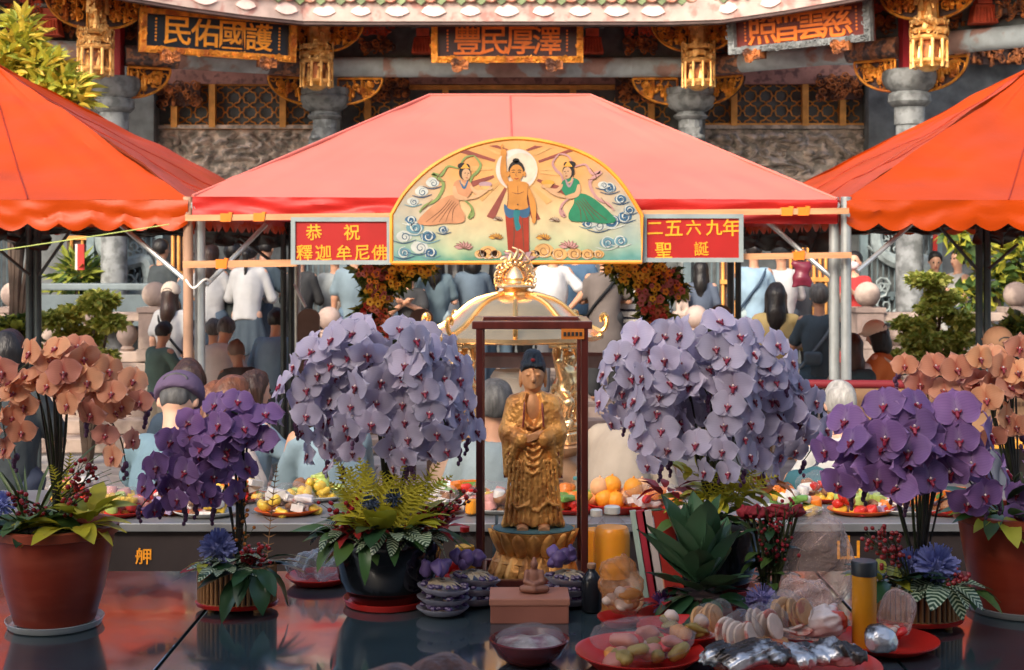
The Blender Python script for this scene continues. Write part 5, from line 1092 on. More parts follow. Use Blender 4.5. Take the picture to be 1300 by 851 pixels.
M_LFD = mat('deep_green_leaf', (.025, .06, .022), .45, var=.25, transl=.15); M_LFM = mat('mid_green_leaf', (.06, .11, .03), .45, var=.2, transl=.2)
def padtree(name, label, base, pads, n, leaf, mats_, seed, trunk_r=.05, cat='tree', upb=.4):
    rg = random.Random(seed); o = empty(name, base, label=label, cat=cat); b = Vector(base)
    tb = MB()
    for c, r_ in pads:
        c = Vector(c) - b; mid_ = Vector((c.x * .35 + rg.uniform(-.05, .05), c.y * .4, c.z * .55)); tb.tube(cr([(0, 0, 0), (mid_.x * .4 + rg.uniform(-.04, .04), 0, c.z * .3), mid_, c], 4), [trunk_r * (1 - .8 * i / 12) for i in range(13)], 6)
    tb.build('trunk', M_BARK, o); cb = MB(); tot = sum(r_[0] * r_[2] for _, r_ in pads)
    for c, r_ in pads:
        c = Vector(c) - b; k = int(n * r_[0] * r_[2] / tot); pts = []
        for i in range(k):
            v = Vector((rg.gauss(0, 1), rg.gauss(0, 1), rg.gauss(0, 1))).normalized(); rr = rg.uniform(.35, 1.08) ** .6 * (1 + .22 * noise.noise(v * 3 + c * 5)); pts.append(c + Vector((v.x * r_[0], v.y * r_[1], v.z * r_[2])) * rr)
        scatter_leaves(cb, pts, leaf, rg, .7, 1.4, 0, len(mats_), upb, c)
    cb.build('crown', mats_, o, smooth=False); return o
def pad(px, py, rx, ry, d): r_ = S(rx, d); return (P(px, py, d), (r_, r_ * .9, S(ry, d)))
tiny = leafgeo(.06, .022, n=2)
dB = 13.4
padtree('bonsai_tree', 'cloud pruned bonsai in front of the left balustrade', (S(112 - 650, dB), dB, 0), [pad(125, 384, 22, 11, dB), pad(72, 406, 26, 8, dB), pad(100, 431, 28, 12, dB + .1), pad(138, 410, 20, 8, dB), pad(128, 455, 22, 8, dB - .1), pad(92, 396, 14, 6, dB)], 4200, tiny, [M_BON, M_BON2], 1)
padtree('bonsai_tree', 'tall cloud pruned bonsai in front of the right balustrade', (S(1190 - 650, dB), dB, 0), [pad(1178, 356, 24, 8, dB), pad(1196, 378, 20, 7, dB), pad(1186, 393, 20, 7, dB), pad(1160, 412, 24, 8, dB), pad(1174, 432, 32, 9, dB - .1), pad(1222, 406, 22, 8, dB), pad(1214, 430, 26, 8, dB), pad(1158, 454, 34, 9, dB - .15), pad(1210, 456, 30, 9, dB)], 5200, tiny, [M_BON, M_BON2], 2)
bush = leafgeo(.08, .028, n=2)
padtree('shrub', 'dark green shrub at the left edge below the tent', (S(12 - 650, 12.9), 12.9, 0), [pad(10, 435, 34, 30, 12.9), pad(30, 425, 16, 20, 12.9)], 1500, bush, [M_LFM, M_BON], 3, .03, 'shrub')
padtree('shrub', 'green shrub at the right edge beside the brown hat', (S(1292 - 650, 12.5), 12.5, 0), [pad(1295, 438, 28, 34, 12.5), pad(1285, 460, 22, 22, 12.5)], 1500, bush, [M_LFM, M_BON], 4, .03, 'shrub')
big = leafgeo(.15, .045, n=2)
padtree('leafy_tree', 'pale leaved tree under the right tent eave', (S(1290 - 650, 15.8), 15.8, .445), [pad(1228, 300, 18, 22, 15.8), pad(1205, 292, 14, 8, 15.8), pad(1290, 330, 22, 34, 15.8), pad(1265, 360, 22, 22, 15.8), pad(1235, 378, 20, 16, 15.8), pad(1300, 300, 20, 20, 15.8)], 700, big, [M_LFY2, M_LFM, M_LFY], 5, .05)
padtree('potted_palm', 'green potted plant behind the blue railing at left', (S(98 - 650, 16.9), 16.9, .445), [pad(98, 348, 18, 14, 16.9), pad(96, 368, 16, 8, 16.9)], 200, leafgeo(.3, .03, n=2), [M_LFY2, M_LFM], 6, .03, 'plant')
long_ = leafgeo(.16, .026, fold=.3, droop=.35, n=3)
padtree('leafy_tree', 'bright yellow green tree rising behind the left tent', (S(20 - 650, 13.2), 13.2, 0), [pad(28, 33, 16, 10, 13.2), pad(22, 55, 26, 15, 13.2), pad(15, 80, 38, 22, 13.2), pad(55, 88, 26, 18, 13.1), pad(85, 112, 26, 16, 13.1), pad(55, 118, 40, 18, 13.2), pad(5, 110, 30, 28, 13.2), pad(100, 128, 18, 9, 13.1)], 1500, long_, [M_LFY, M_LFY2, M_LFO], 7, .06, upb=.9)

# ---- flower garlands either side of the doorway
def blossom_mesh(name, m, mc, n=5, r_=.03):
    mb = MB()
    for i in range(n):
        a = 2 * PI * i / n; d_ = Vector((math.cos(a), 0, math.sin(a))); q = Vector((-math.sin(a), 0, math.cos(a)))
        mb.add([Vector((0, 0, 0)), d_ * r_ * .6 + q * r_ * .42 + Vector((0, -.008, 0)), d_ * r_ + Vector((0, -.004, 0)), d_ * r_ * .6 - q * r_ * .42 + Vector((0, -.008, 0))], [(0, 1, 2, 3)])
    mb.ball((0, -.008, 0), r_ * .25, 6, 4, 1); return mb.mesh(name, [m, mc])
FLW = [mat('petal_yellow', (.90, .55, .05), .5, transl=.25), mat('petal_red', (.50, .04, .03), .5, transl=.2), mat('petal_coral', (.75, .22, .10), .5, transl=.2), mat('petal_pinkrose', (.55, .17, .16), .5, transl=.2), mat('petal_orange', (.88, .32, .03), .5, transl=.2)]
M_CEN = mat('flower_centre', (.25, .08, .02), .6)
def garland(label, cl, d, n_leaf, seed):
    rg = random.Random(seed); c0 = P(cl[0][0], cl[-1][1], d); o = empty('flower_garland', c0, label=label, cat='garland', group='flower garlands either side of the doorway')
    lb = MB(); pts = []
    tot = sum(c[2] * c[3] for c in cl)
    for (px, py, rx, ry, ks) in cl:
        for i in range(int(n_leaf * rx * ry / tot)):
            a = rg.uniform(0, 6.28); q = rg.random() ** .5; pts.append(P(px + rx * q * math.cos(a), py + ry * q * math.sin(a), d + .05 + rg.uniform(-.06, .08)) - c0)
    scatter_leaves(lb, pts, leafgeo(.09, .022, n=2), rg, .6, 1.3, 0, 2, 0); tag(lb.build('foliage', [M_LFM, M_BON], o, smooth=False), kind='stuff')
    bms = [blossom_mesh('blossom', m_, M_CEN, 5, .034) for m_ in FLW]
    for (px, py, rx, ry, ks) in cl:
        for i in range(int(rx * ry / 9)):
            a = rg.uniform(0, 6.28); q = rg.random() ** .5; p = P(px + rx * q * math.cos(a), py + ry * q * math.sin(a), d - .05 + rg.uniform(-.05, .05)) - c0
            k = rg.choice(ks); inst('blossom', bms[k], o, p, (rg.uniform(-.6, .6), rg.uniform(0, 6), rg.uniform(-.7, .7)), rg.uniform(.5, 1.15))
garland('hanging flower garland left of the gold dome', [(478, 352, 16, 14, (0, 3, 4)), (505, 350, 16, 16, (0, 0, 4)), (528, 342, 24, 8, (0, 0)), (480, 375, 18, 14, (0, 0, 4, 3)), (465, 345, 14, 8, (3, 4)), (472, 400, 20, 14, (1, 2, 3)), (480, 418, 20, 14, (1, 1, 2)), (475, 440, 20, 12, (1, 2, 4))], 10.2, 1500, 5)
garland('hanging flower garland right of the gold dome', [(785, 342, 16, 7, (0, 0)), (805, 352, 20, 14, (0, 0, 4)), (830, 350, 18, 16, (0, 4)), (848, 358, 16, 16, (3, 3, 4)), (825, 375, 18, 14, (0, 3)), (858, 368, 12, 10, (4, 3)), (833, 400, 18, 16, (1, 2)), (836, 430, 16, 16, (1, 2, 4)), (842, 460, 14, 18, (1, 2, 4)), (846, 490, 9, 14, (2, 4))], 10.2, 1700, 6)

# ---- gilded censer
M_CENS = mat('polished_gold', (.86, .58, .30), .24, .9, var=.10, vs_=7, rv=0); M_CENR = mat('gold_ribs', (.86, .50, .18), .25, .9, var=.12)
dC = 6.8; u = dC / F
cen = empty('incense_burner', (S(654 - 650, dC), dC, 0), label='large gilded incense burner with domed roof, flaming finial and curled eaves', cat='incense burner')
cz = lambda py: CZ + (HY - py) * u
prof = [(.415, cz(429)), (.418, cz(424)), (.40, cz(421)), (.34, cz(413)), (.292, cz(404)), (.255, cz(395)), (.22, cz(387)), (.18, cz(381)), (.13, cz(377)), (.08, cz(374)), (.05, cz(373))]
mb = MB(); mb.lathe(prof, 64, cap=False, flute=8, fa=.012); mb.lathe([(.415, cz(429)), (.40, cz(431)), (.30, cz(430)), (.05, cz(428))], 48); roof = mb.build('roof', M_CENS, cen)
for k in range(8):
    a = k * PI / 4 + PI / 2; c, s_ = math.cos(a), math.sin(a); q = MB()
    q.tube([(r_ * c * 1.01, r_ * s_ * 1.01, z + .006) for r_, z in prof[2:-1]], .011, 8)
    pts = [(.34, cz(414)), (.40, cz(420)), (.425, cz(418)), (.438, cz(410)), (.436, cz(402)), (.422, cz(399)), (.412, cz(403)), (.418, cz(408))]
    q.tube([(r_ * c, r_ * s_, z) for r_, z in cr([(r_, z, 0) for r_, z in pts], 3) for r_, z in [(r_, z)]] if False else [Vector((v[0] * c, v[0] * s_, v[1])) for v in cr([(r_, z, 0) for r_, z in pts], 4)], .0115, 8)
    q.build('rib', M_CENR, roof)
mb = MB(); mb.lathe([(.085, cz(374)), (.09, cz(371)), (.06, cz(369)), (.055, cz(367)), (.095, cz(364)), (.085, cz(361)), (.05, cz(359)), (.045, cz(357)), (.052, cz(353)), (.044, cz(346)), (.018, cz(338)), (0, cz(331))], 20)
for k in range(13):
    a = -.35 + k * (PI + .7) / 12; b_ = Vector((math.cos(a) * .065, 0, cz(352) + math.sin(a) * .06)); t_ = Vector((math.cos(a) * .092, 0, cz(355) + max(math.sin(a), -.3) * (.10 + .035 * max(0, math.sin(a)) ** 3))); side = Vector((-math.sin(a), 0, math.cos(a)))
    mb.tube(cr([b_ - side * .02, b_ + side * .012, t_ - side * .012, t_ + side * .015 + (t_ - b_) * .3], 3), [.012, .012, .012, .011, .011, .010, .009, .007, .005, .003], 6)
    for yy in (-.02, .02): curl(mb, (b_.x * 1.15, yy, cz(352) + (b_.z - cz(352)) * 1.15), .018, 1.1, .006, 8, 0, a)
mb.build('flaming_finial', M_CENS, cen)
st = SDF((-.12, -.1, -.02), (.12, .1, .47), .008)   # kneeling strongman that carries the roof
st.box((0, 0, .03), (.09, .07, .03), .01); st.box((0, 0, .08), (.075, .06, .02), .01)
for s_ in (-1, 1): st.cap((s_ * .03, .01, .22), (s_ * .055, -.045, .19), .034, .03, .012); st.cap((s_ * .055, -.045, .19), (s_ * .045, -.02, .10), .027, .02, .01); st.ell((s_ * .045, -.035, .105), (.018, .03, .014), .01); st.cap((s_ * .055, 0, .345), (s_ * .085, -.01, .38), .022, .019, .01); st.cap((s_ * .085, -.01, .38), (s_ * .06, 0, .435), .019, .016, .006)
st.ell((0, .01, .23), (.05, .042, .04), .02); st.ell((0, -.005, .27), (.048, .045, .045), .02); st.ell((0, 0, .32), (.062, .042, .045), .02); st.ell((0, -.01, .385), (.03, .033, .036), .012); st.box((0, 0, .448), (.075, .06, .014), .006)
st.cap((-.04, .03, .2), (-.05, .05, .1), .02, .03, .02); st.cap((.04, .03, .2), (.05, .05, .1), .02, .03, .02)
st_me = st.mesh('strongman', M_CENS)
for a in (215, 325, 35, 145): inst('strongman', st_me, cen, (.295 * math.cos(R(a)), .295 * math.sin(R(a)), cz(556)), (0, 0, R(a + 90)), (1, 1, (cz(431) - cz(556)) / .462))
mb = MB(); mb.lathe([(.12, .0), (.26, .02), (.28, .1), (.2, .18), (.18, .35), (.26, .5), (.36, .7), (.40, .85), (.41, cz(595)), (.38, cz(580)), (.36, cz(570)), (.40, cz(563)), (.41, cz(557)), (.36, cz(556))], 48); mb.build('bowl', mat('aged_gold_bowl', (.62, .40, .26), .35, .6, var=.2), cen)
for i, c_ in enumerate('龍山寺'):
    a = -PI / 2 + .12 + .16 * i; put_text(c_, cen, (.415 * math.cos(a), .415 * math.sin(a), cz(592)), .08, M_DARK, .01, .01)
mb = MB(); mb.lathe([(.09, cz(556)), (.11, cz(540)), (.07, cz(525)), (.085, cz(500)), (.12, cz(478)), (.10, cz(470))], 16); mb.build('inner_urn', mat('pale_ash_urn', (.45, .42, .38), .6), cen)
# ================================================================= TABLES
def glossy_table():
    m = mat('black_glass_top', (.026, .042, .048), .045, var=.35, vs_=2.5, spec=.7, coat=.25, ior=1.6); nt = m.node_tree; n, l = nt.nodes, nt.links; b = n['Principled BSDF']
    tc = n.new('ShaderNodeTexCoord'); nz = n.new('ShaderNodeTexNoise'); nz.inputs['Scale'].default_value = 5; nz.inputs['Detail'].default_value = 8; l.new(tc.outputs['Object'], nz.inputs[0])
    mr = n.new('ShaderNodeMapRange'); mr.inputs[1].default_value = .35; mr.inputs[2].default_value = .75; mr.inputs[3].default_value = .03; mr.inputs[4].default_value = .24; l.new(nz.outputs[0], mr.inputs[0]); l.new(mr.outputs[0], b.inputs['Roughness'])
    return m
M_TOP = glossy_table(); M_TRIM = mat('brushed_edge', (.42, .42, .42), .35, .7, var=.15); M_TBL = mat('dark_table_frame', (.035, .026, .025), .45, var=.2)
ZT = 1.07
def table(x0, x1, y0, y1, z, label, top=M_TOP, legs=True, trim=None, fasc=.0):
    o = empty('offering_table', ((x0 + x1) / 2, (y0 + y1) / 2, 0), label=label, cat='table', group='dark offering tables'); w, d = x1 - x0, y1 - y0
    bevel_box('table_top', (0, 0, z - .0125), (w, d, .025), top, o, .003)
    mb = MB()
    for c, sz in (((0, -d / 2 + .03, z - .07 - fasc / 2), (w - .02, .03, .09 + fasc)), ((0, d / 2 - .03, z - .07), (w - .02, .03, .09)), ((-w / 2 + .03, 0, z - .07), (.03, d - .1, .09)), ((w / 2 - .03, 0, z - .07), (.03, d - .1, .09))): mb.box(c, sz)
    mb.build('apron', M_TBL, o, smooth=False)
    for sx in (-1, 1):
        for sy in (-1, 1): bevel_box('leg', (sx * (w / 2 - .06), sy * (d / 2 - .07), (z - .11) / 2), (.06, .06, z - .11), M_TBL, o, .006)
    if trim: bevel_box('edge_strip', (0, -d / 2 - .004, z - .012), (w, .012, .03), trim, o, .003)
    return o
table(-2.9, -.866, 2.95, 4.48, ZT, 'glossy black table at the left under the peach orchid'); table(-.858, .95, 2.95, 4.48, ZT, 'glossy black middle table under the glass case'); table(.958, 2.9, 2.95, 4.48, ZT, 'glossy black table at the right under the red pot')
M_TOP2 = mat('grey_table_cloth', (.17, .17, .17), .4, var=.2, vs_=5); Z2T = 1.097
for (x0, x1, lab, chs) in ((-2.9, -.06, 'long dark table behind, lettered 舺, left of the glass case', ((181, 707, 21, '舺'),)), (-.05, 2.9, 'long dark table behind the juice bottles, lettered 山', ((1078, 697, 33, '山'),))):
    o = table(x0, x1, 5.1, 5.8, Z2T, lab, M_TOP2, trim=M_TRIM, fasc=.16)
    for px, py, hh, c in chs:
        p = P(px, py, 5.1); put_text(c, o, (p.x - (x0 + x1) / 2, -.35 + .012, p.z), S(hh, 5.1), M_CHAR, .01, .012)
# ---------------------------------------------------------------- small offerings
def thing1(name, mb_or_me, m, loc, label, cat, group=None, rot=None, smooth=True):
    o = mb_or_me.build(name, m, None, loc, rot) if not isinstance(mb_or_me, bpy.types.Mesh) else inst(name, mb_or_me, None, loc, rot); return tag(o, label, cat, group)
M_TRAYR = mat('red_plastic', (.50, .02, .014), .3, var=.08, spec=.5); M_TRAYO = mat('orange_plastic', (.62, .10, .015), .32, var=.08)
def plasticwrap(name, col, a=.35, rough=.12):
    """thin clear film: mostly see-through with sharp glints"""
    if name in MATS: return MATS[name]
    m = bpy.data.materials.new(name); m.use_nodes = True; MATS[name] = m; nt = m.node_tree; n, l = nt.nodes, nt.links; b = n['Principled BSDF']; b.inputs['Base Color'].default_value = (*col, 1); b.inputs['Roughness'].default_value = rough; b.inputs['Specular IOR Level'].default_value = .8
    t = n.new('ShaderNodeBsdfTransparent'); ms = n.new('ShaderNodeMixShader'); lw = n.new('ShaderNodeLayerWeight'); lw.inputs[0].default_value = .35; mr = n.new('ShaderNodeMapRange'); mr.inputs[3].default_value = a * .5; mr.inputs[4].default_value = min(1, a * 2.2)
    l.new(lw.outputs['Facing'], mr.inputs[0]); l.new(mr.outputs[0], ms.inputs[0]); l.new(t.outputs[0], ms.inputs[1]); l.new(b.outputs[0], ms.inputs[2]); l.new(ms.outputs[0], n['Material Output'].inputs[0])
    tc = n.new('ShaderNodeTexCoord'); nz = n.new('ShaderNodeTexNoise'); nz.inputs['Scale'].default_value = 45; nz.inputs['Detail'].default_value = 3; nz.inputs['Distortion'].default_value = 1.2; l.new(tc.outputs['Object'], nz.inputs[0]); bp = n.new('ShaderNodeBump'); bp.inputs['Strength'].default_value = .8; bp.inputs['Distance'].default_value = .02; l.new(nz.outputs[0], bp.inputs['Height']); l.new(bp.outputs[0], b.inputs['Normal']); return m
FILM = plasticwrap('clear_film', (.40, .40, .40), .16, .05); FILMB = plasticwrap('cloudy_bag', (.86, .62, .54), .34, .08)
def tray(px, py, d, rpx, z, label, m=None, h=.03, sy=1.0, deep=False, cat='tray'):
    r_ = S(rpx, d); o = empty('plastic_tray' if not deep else 'plastic_bowl', (S(px - 650, d), d, z), label=label, cat=cat, group='plastic trays of offerings'); mb = MB()
    mb.lathe([(r_ * .62, 0), (r_ * .7, .002), (r_ * .96, h), (r_, h + .004), (r_ * 1.0, h + .007), (r_ * .95, h + .005), (r_ * .68, .008), (0, .008)], 36, sy=sy); mb.build('dish', m or M_TRAYR, o); return o
def lump(sz, seed, amp=.012, freq=40, res=.008, fn=None):
    q = SDF([-s_ - .03 for s_ in sz], [s_ + .03 for s_ in sz], res); q.ell((0, 0, 0), sz, 0)
    if fn: fn(q)
    q.wobble(amp, freq, seed, 6); return q
def bag(name, px, py, d, rx, rz, z, m, label, seed, ry=None, neck=False, rot=0, amp=.012, cat='bag', group=None):
    sx, sz = S(rx, d), S(rz, d); ry = S(ry, d) if ry else sx * .8
    fn = (lambda q: q.cap((0, 0, sz * .7), (sx * .15, 0, sz * 1.05), sx * .3, sx * .15, .03)) if neck else None
    q = SDF((-sx - .04, -ry - .04, -sz - .02), (sx + .04, ry + .04, sz * 1.25 + .04), max(.005, sx / 18)); q.ell((0, 0, 0), (sx, ry, sz), 0)
    if fn: fn(q)
    q.wobble(amp, 32, seed, 6); q.wobble(amp * .4, 90, seed + 1, 6); q.plane((0, 0, -sz * .86), (0, 0, -1))
    return tag(q.build(name, m, None, (S(px - 650, d), d, z + sz * .86), (0, 0, rot)), label, cat, group)
def bottle(px, d, z, hpx, rpx, body, liquid, capm, label, group='bottles among the offerings', handle=False, lh=.8):
    h, r_ = S(hpx, d), S(rpx, d); o = empty('bottle', (S(px - 650, d), d, z), label=label, cat='bottle', group=group)
    mb = MB(); mb.lathe([(r_ * .7, 0), (r_ * .95, .006), (r_, h * .08), (r_, h * .62), (r_ * .92, h * .70), (r_ * .6, h * .80), (r_ * .36, h * .87), (r_ * .34, h * .92)], 24); mb.build('glass', body, o)
    if liquid: q = MB(); rr = .94; q.lathe([(r_ * .65, .006), (r_ * rr, .012), (r_ * rr, h * .62 * min(1, lh / .7)), (r_ * .86, h * min(.70, lh)), (r_ * (.55 if lh > .75 else .8), h * min(.79, lh))], 20); q.build('liquid', liquid, o)
    q = MB(); q.lathe([(r_ * .4, h * .9), (r_ * .42, h * .905), (r_ * .42, h * .99), (r_ * .36, h)], 16, flute=16, fa=.02); q.build('cap', capm, o)
    if handle: q = MB(); q.tube(cr([(r_ * .5, 0, h * .78), (r_ * 1.15, 0, h * .72), (r_ * 1.2, 0, h * .5), (r_ * .9, 0, h * .42)], 4), r_ * .13, 8); q.build('handle', body, o)
    return o
PET = plasticwrap('clear_pet', (.25, .25, .25), .1, .08); M_OJ = mat('orange_juice', (.92, .34, .015), .25, var=.1, sss=.2); M_OIL = mat('yellow_oil', (.62, .34, .03), .15, var=.05); M_CAPW = mat('cap_white', (.75, .74, .70), .4); M_CAPR = mat('cap_red', (.55, .02, .015), .35); M_CAPT = mat('cap_teal', (.10, .30, .30), .4); M_INK = mat('ink', (.02, .02, .02), .5)
# juice bottles on the near table's back edge
bottle(777, 4.36, ZT, 94, 24, PET, M_OJ, M_CAPW, 'big bottle of orange juice with white cap, the nearer of two', handle=True, lh=.72); bottle(757, 4.42, ZT, 84, 18, PET, M_OJ, M_CAPW, 'orange juice bottle half hidden by the glass case post', lh=.7)
bottle(590, 4.40, ZT, 64, 14, PET, M_OIL, M_CAPR, 'small bottle of yellow oil with red cap left of the glass case', lh=.62)
bottle(325, 5.3, Z2T, 56, 9, PET, None, M_CAPT, 'clear water bottle with teal cap on the far table'); bottle(731, 5.4, Z2T, 40, 8, PET, None, M_CAPT, 'clear bottle with green cap seen through the glass case'); bottle(598, 5.25, Z2T, 34, 8, PET, M_OJ, M_CAPR, 'small drink bottle with red cap left of the case on the far table', lh=.6)
bottle(751, 3.98, ZT, 62, 13, mat('black_bottle', (.012, .014, .018), .2), None, mat('cap_tan', (.35, .2, .12), .5), 'short black bottle right of the paper box')
# yellow candle jar with dark lid
o = empty('yellow_jar', (S(1097 - 650, 3.62), 3.62, ZT), label='tall yellow cylinder jar with black lid in front of the ribbed pot', cat='jar'); hh = S(112, 3.62); r_ = S(15.5, 3.62)
mb = MB(); mb.lathe([(r_ * .9, 0), (r_, .006), (r_, hh * .86)], 28); mb.build('body', mat('amber_wax', (.50, .21, .012), .25, var=.1, coat=.3), o); mb = MB(); mb.lathe([(r_ * 1.05, hh * .84), (r_ * 1.06, hh * .985), (r_ * .98, hh)], 28); mb.build('lid', mat('dark_lid', (.02, .024, .028), .35), o)
# trays in the foreground
def slices(parent, n, rx, ry, z, m, seed, sz=.03, name='slice', lift=0):
    rg = random.Random(seed)
    for i in range(n):
        a = rg.uniform(0, 6.28); q = rg.random() ** .5; me = lump((sz * rg.uniform(.8, 1.3), sz * rg.uniform(.5, .9), sz * rg.uniform(.4, .7)), seed + i, .004, 60, .007).mesh(name, rg.choice(m)); inst(name, me, parent, (rx * q * math.cos(a), ry * q * math.sin(a), z + rg.uniform(0, sz) + lift), (rg.uniform(-.5, .5), rg.uniform(-.5, .5), rg.uniform(0, 6)))
M_FR = [mat('candy_red', (.55, .03, .025), .3), mat('candy_white', (.52, .40, .33), .35), mat('candy_amber', (.60, .24, .05), .3), mat('candy_olive', (.28, .20, .05), .4), mat('candy_pink', (.46, .17, .12), .35)]
M_SHINE = mat('wrapped_sweets', (.60, .36, .26), .22, var=.25, vs_=14, bump=.8, bs=26, col2=(.50, .06, .04), c2s=9, c2w=(.56, .62)); M_SILV = mat('silver_wrapping', (.62, .62, .62), .18, .55, var=.3, vs_=9, bump=1.0, bs=22, col2=(.06, .05, .045), c2s=9, c2w=(.50, .56)); M_WRAPW = mat('white_red_wrapping', (.70, .60, .56), .25, var=.12, bump=.7, bs=24, col2=(.50, .07, .04), c2s=7, c2w=(.58, .63)); M_WRAPP = mat('peach_wrapping', (.62, .36, .24), .28, var=.15, bump=.7, bs=22); M_PURF = mat('purple_film', (.15, .11, .26), .25, var=.15, bump=.8, bs=20)
t = tray(812, 0, 3.47, 82, ZT, 'red tray of wrapped sweets at the bottom, right of the glass bowl', h=.035); slices(t, 16, .10, .08, .03, M_FR, 5, .032)
bag('wrapped_sweets', 815, 0, 3.47, 66, 24, ZT + .03, FILM, 'clear film over the sweets on the red tray', 4, ry=46, amp=.008, cat='film')
t = tray(868, 0, 3.62, 60, ZT, 'deeper red tray with candied fruit behind the sweets', M_TRAYR, .05); slices(t, 9, .06, .05, .045, M_FR[1:4], 9, .03)
t = tray(882, 0, 3.80, 74, ZT, 'large red tray under the succulent', M_TRAYR, .03)
o = empty('glass_bowl', (S(672 - 650, 3.50), 3.50, ZT), label='round bowl with dark red rim and film cover at the bottom middle', cat='bowl'); r_ = S(50, 3.5)
mb = MB(); mb.lathe([(r_ * .5, 0), (r_ * .8, .02), (r_, .055), (r_ * 1.02, .06), (r_ * .98, .062), (r_ * .78, .028), (0, .012)], 36); mb.build('bowl', mat('dark_red_bowl', (.12, .015, .015), .2, coat=.4), o); q = lump((r_ * .85, r_ * .85, .025), 3, .006, 40); q.build('contents', mat('mixed_sweets', (.35, .28, .24), .4, var=.5, vs_=25, col2=(.15, .03, .05), c2s=18), o, (0, 0, .04)); q = lump((r_ * .95, r_ * .95, .04), 8, .006, 30); q.build('film', FILM, o, (0, 0, .055))
# right foreground wrapped bundles
t = tray(1010, 0, 3.40, 108, ZT, 'wide red tray at the bottom right under silver wrapping', M_TRAYR, .022)
bag('silver_parcel', 955, 0, 3.36, 50, 17, ZT + .03, M_SILV, 'silver wrapped parcel at the left end of the wide red tray', 7, ry=34, amp=.014, cat='parcel', group='wrapped parcels at the right'); bag('silver_parcel', 1040, 0, 3.38, 56, 16, ZT + .03, M_SILV, 'long silver wrapped parcel in front of the yellow jar', 9, ry=30, amp=.014, cat='parcel', group='wrapped parcels at the right')
M_CRK = mat('rice_cracker', (.62, .46, .36), .5, var=.15, vs_=20, bump=.3, col2=(.48, .10, .06), c2s=14, c2w=(.56, .62)); M_CRK2 = mat('amber_cracker', (.52, .27, .10), .45, var=.2, vs_=20, col2=(.40, .10, .05), c2s=14, c2w=(.58, .64))
dk = MB(); dk.lathe([(.0, -.004), (.034, -.004), (.037, 0), (.034, .004), (.0, .004)], 22); DK = [dk.mesh('cracker', M_CRK), dk.mesh('cracker', M_CRK2)]
for i, (px, d, n_, z_, tp, lab) in enumerate(((938, 3.50, 6, .055, 0, 'left film pack of red and white crackers above the silver parcels'), (972, 3.54, 5, .075, 0, 'middle film pack of crackers leaning right'), (1003, 3.60, 6, .085, 1, 'amber film pack of crackers behind the middle one'), (905, 3.66, 4, .05, 1, 'amber film pack of crackers beside the red tray'))):
    o = empty('cracker_pack', (S(px - 650, d), d, ZT + .01), label=lab, cat='pack', group='film packs of crackers'); r2 = random.Random(500 + i)
    for k in range(n_): inst('cracker', DK[tp], o, (-.03 + .013 * k, r2.uniform(-.01, .01), z_ + r2.uniform(-.006, .006)), (R(75) + r2.uniform(-.2, .2), R(25), R(40) + r2.uniform(-.25, .25)), r2.uniform(.9, 1.15))
    for k in range(3): inst('cracker', DK[1 - tp], o, (-.02 + .02 * k, r2.uniform(-.02, .0), z_ - .035), (r2.uniform(-.3, .3), r2.uniform(-.3, .3), 0), 1.0)
    q = lump((.058, .045, .056), 510 + i, .007, 45, .006); q.build('film', FILM, o, (0, 0, z_))
for i, (px, d, rx, rz, m, lab, sd_) in enumerate(((1050, 3.62, 27, 22, M_WRAPW, 'low white and red bundle left of the yellow jar', 32), (1142, 3.66, 28, 30, FILMB, 'cloudy film bag of red sweets right of the yellow jar', 42), (1122, 3.50, 19, 15, M_SILV, 'small crumpled silver packet right of the yellow jar', 52))):
    bag('wrapped_bundle', px, 0, d, rx, rz, ZT + .03, m, lab, sd_, ry=rx * .8, amp=.009, cat='bundle', group='wrapped parcels at the right')
t = tray(1125, 0, 3.62, 66, ZT, 'red tray under the yellow jar', M_TRAYR, .02); slices(t, 14, .05, .04, .035, [M_FR[0], M_FR[4], M_FR[1]], 77, .02)
bag('clear_bag', 1035, 0, 4.05, 46, 60, ZT, FILMB, 'cloudy pale plastic bag standing behind the wrapped bundles', 61, ry=40, neck=True); bag('clear_bag', 1020, 0, 3.82, 42, 34, ZT, FILMB, 'lower cloudy plastic bag beside the purple film', 71, ry=34)
bag('candied_bag', 788, 0, 3.84, 27, 40, ZT + .03, plasticwrap('amber_bag', (.60, .24, .08), .45, .15), 'clear bag of amber sweets right of the black bottle', 91, ry=20, neck=True); slices(tray(788, 0, 3.84, 30, ZT, 'small tray under the bag of amber sweets', M_TRAYR, .02), 14, .04, .03, .04, [M_FR[2], M_FR[4], M_FR[1]], 21, .028, lift=.02)
# paper box with a small seated figurine
o = empty('paper_box', (S(672 - 650, 3.92), 3.92, ZT), label='peach paper box in front of the lotus pedestal', cat='box'); w_ = S(98, 3.92); hb = .058
bevel_box('box_body', (0, 0, hb / 2), (w_, .13, hb), mat('peach_card', (.30, .11, .075), .5, var=.1), o, .003); bevel_box('box_lid', (0, 0, hb + .001), (w_ + .006, .136, .02), mat('peach_card_lid', (.36, .15, .10), .45), o, .004)
fg = SDF((-.07, -.05, 0), (.07, .05, .16), .004); fg.ell((0, 0, .02), (.055, .035, .022), .01); fg.ell((0, .005, .06), (.03, .022, .045), .015); fg.ell((0, 0, .118), (.016, .017, .021), .008); fg.ell((0, 0, .14), (.008, .008, .01), .006)
for s_ in (-1, 1): fg.cap((s_ * .03, 0, .085), (s_ * .036, -.012, .05), .012, .010, .008); fg.cap((s_ * .036, -.012, .05), (0, -.03, .04), .010, .009, .006); fg.cap((s_ * .05, -.01, .018), (0, -.03, .02), .014, .012, .01)
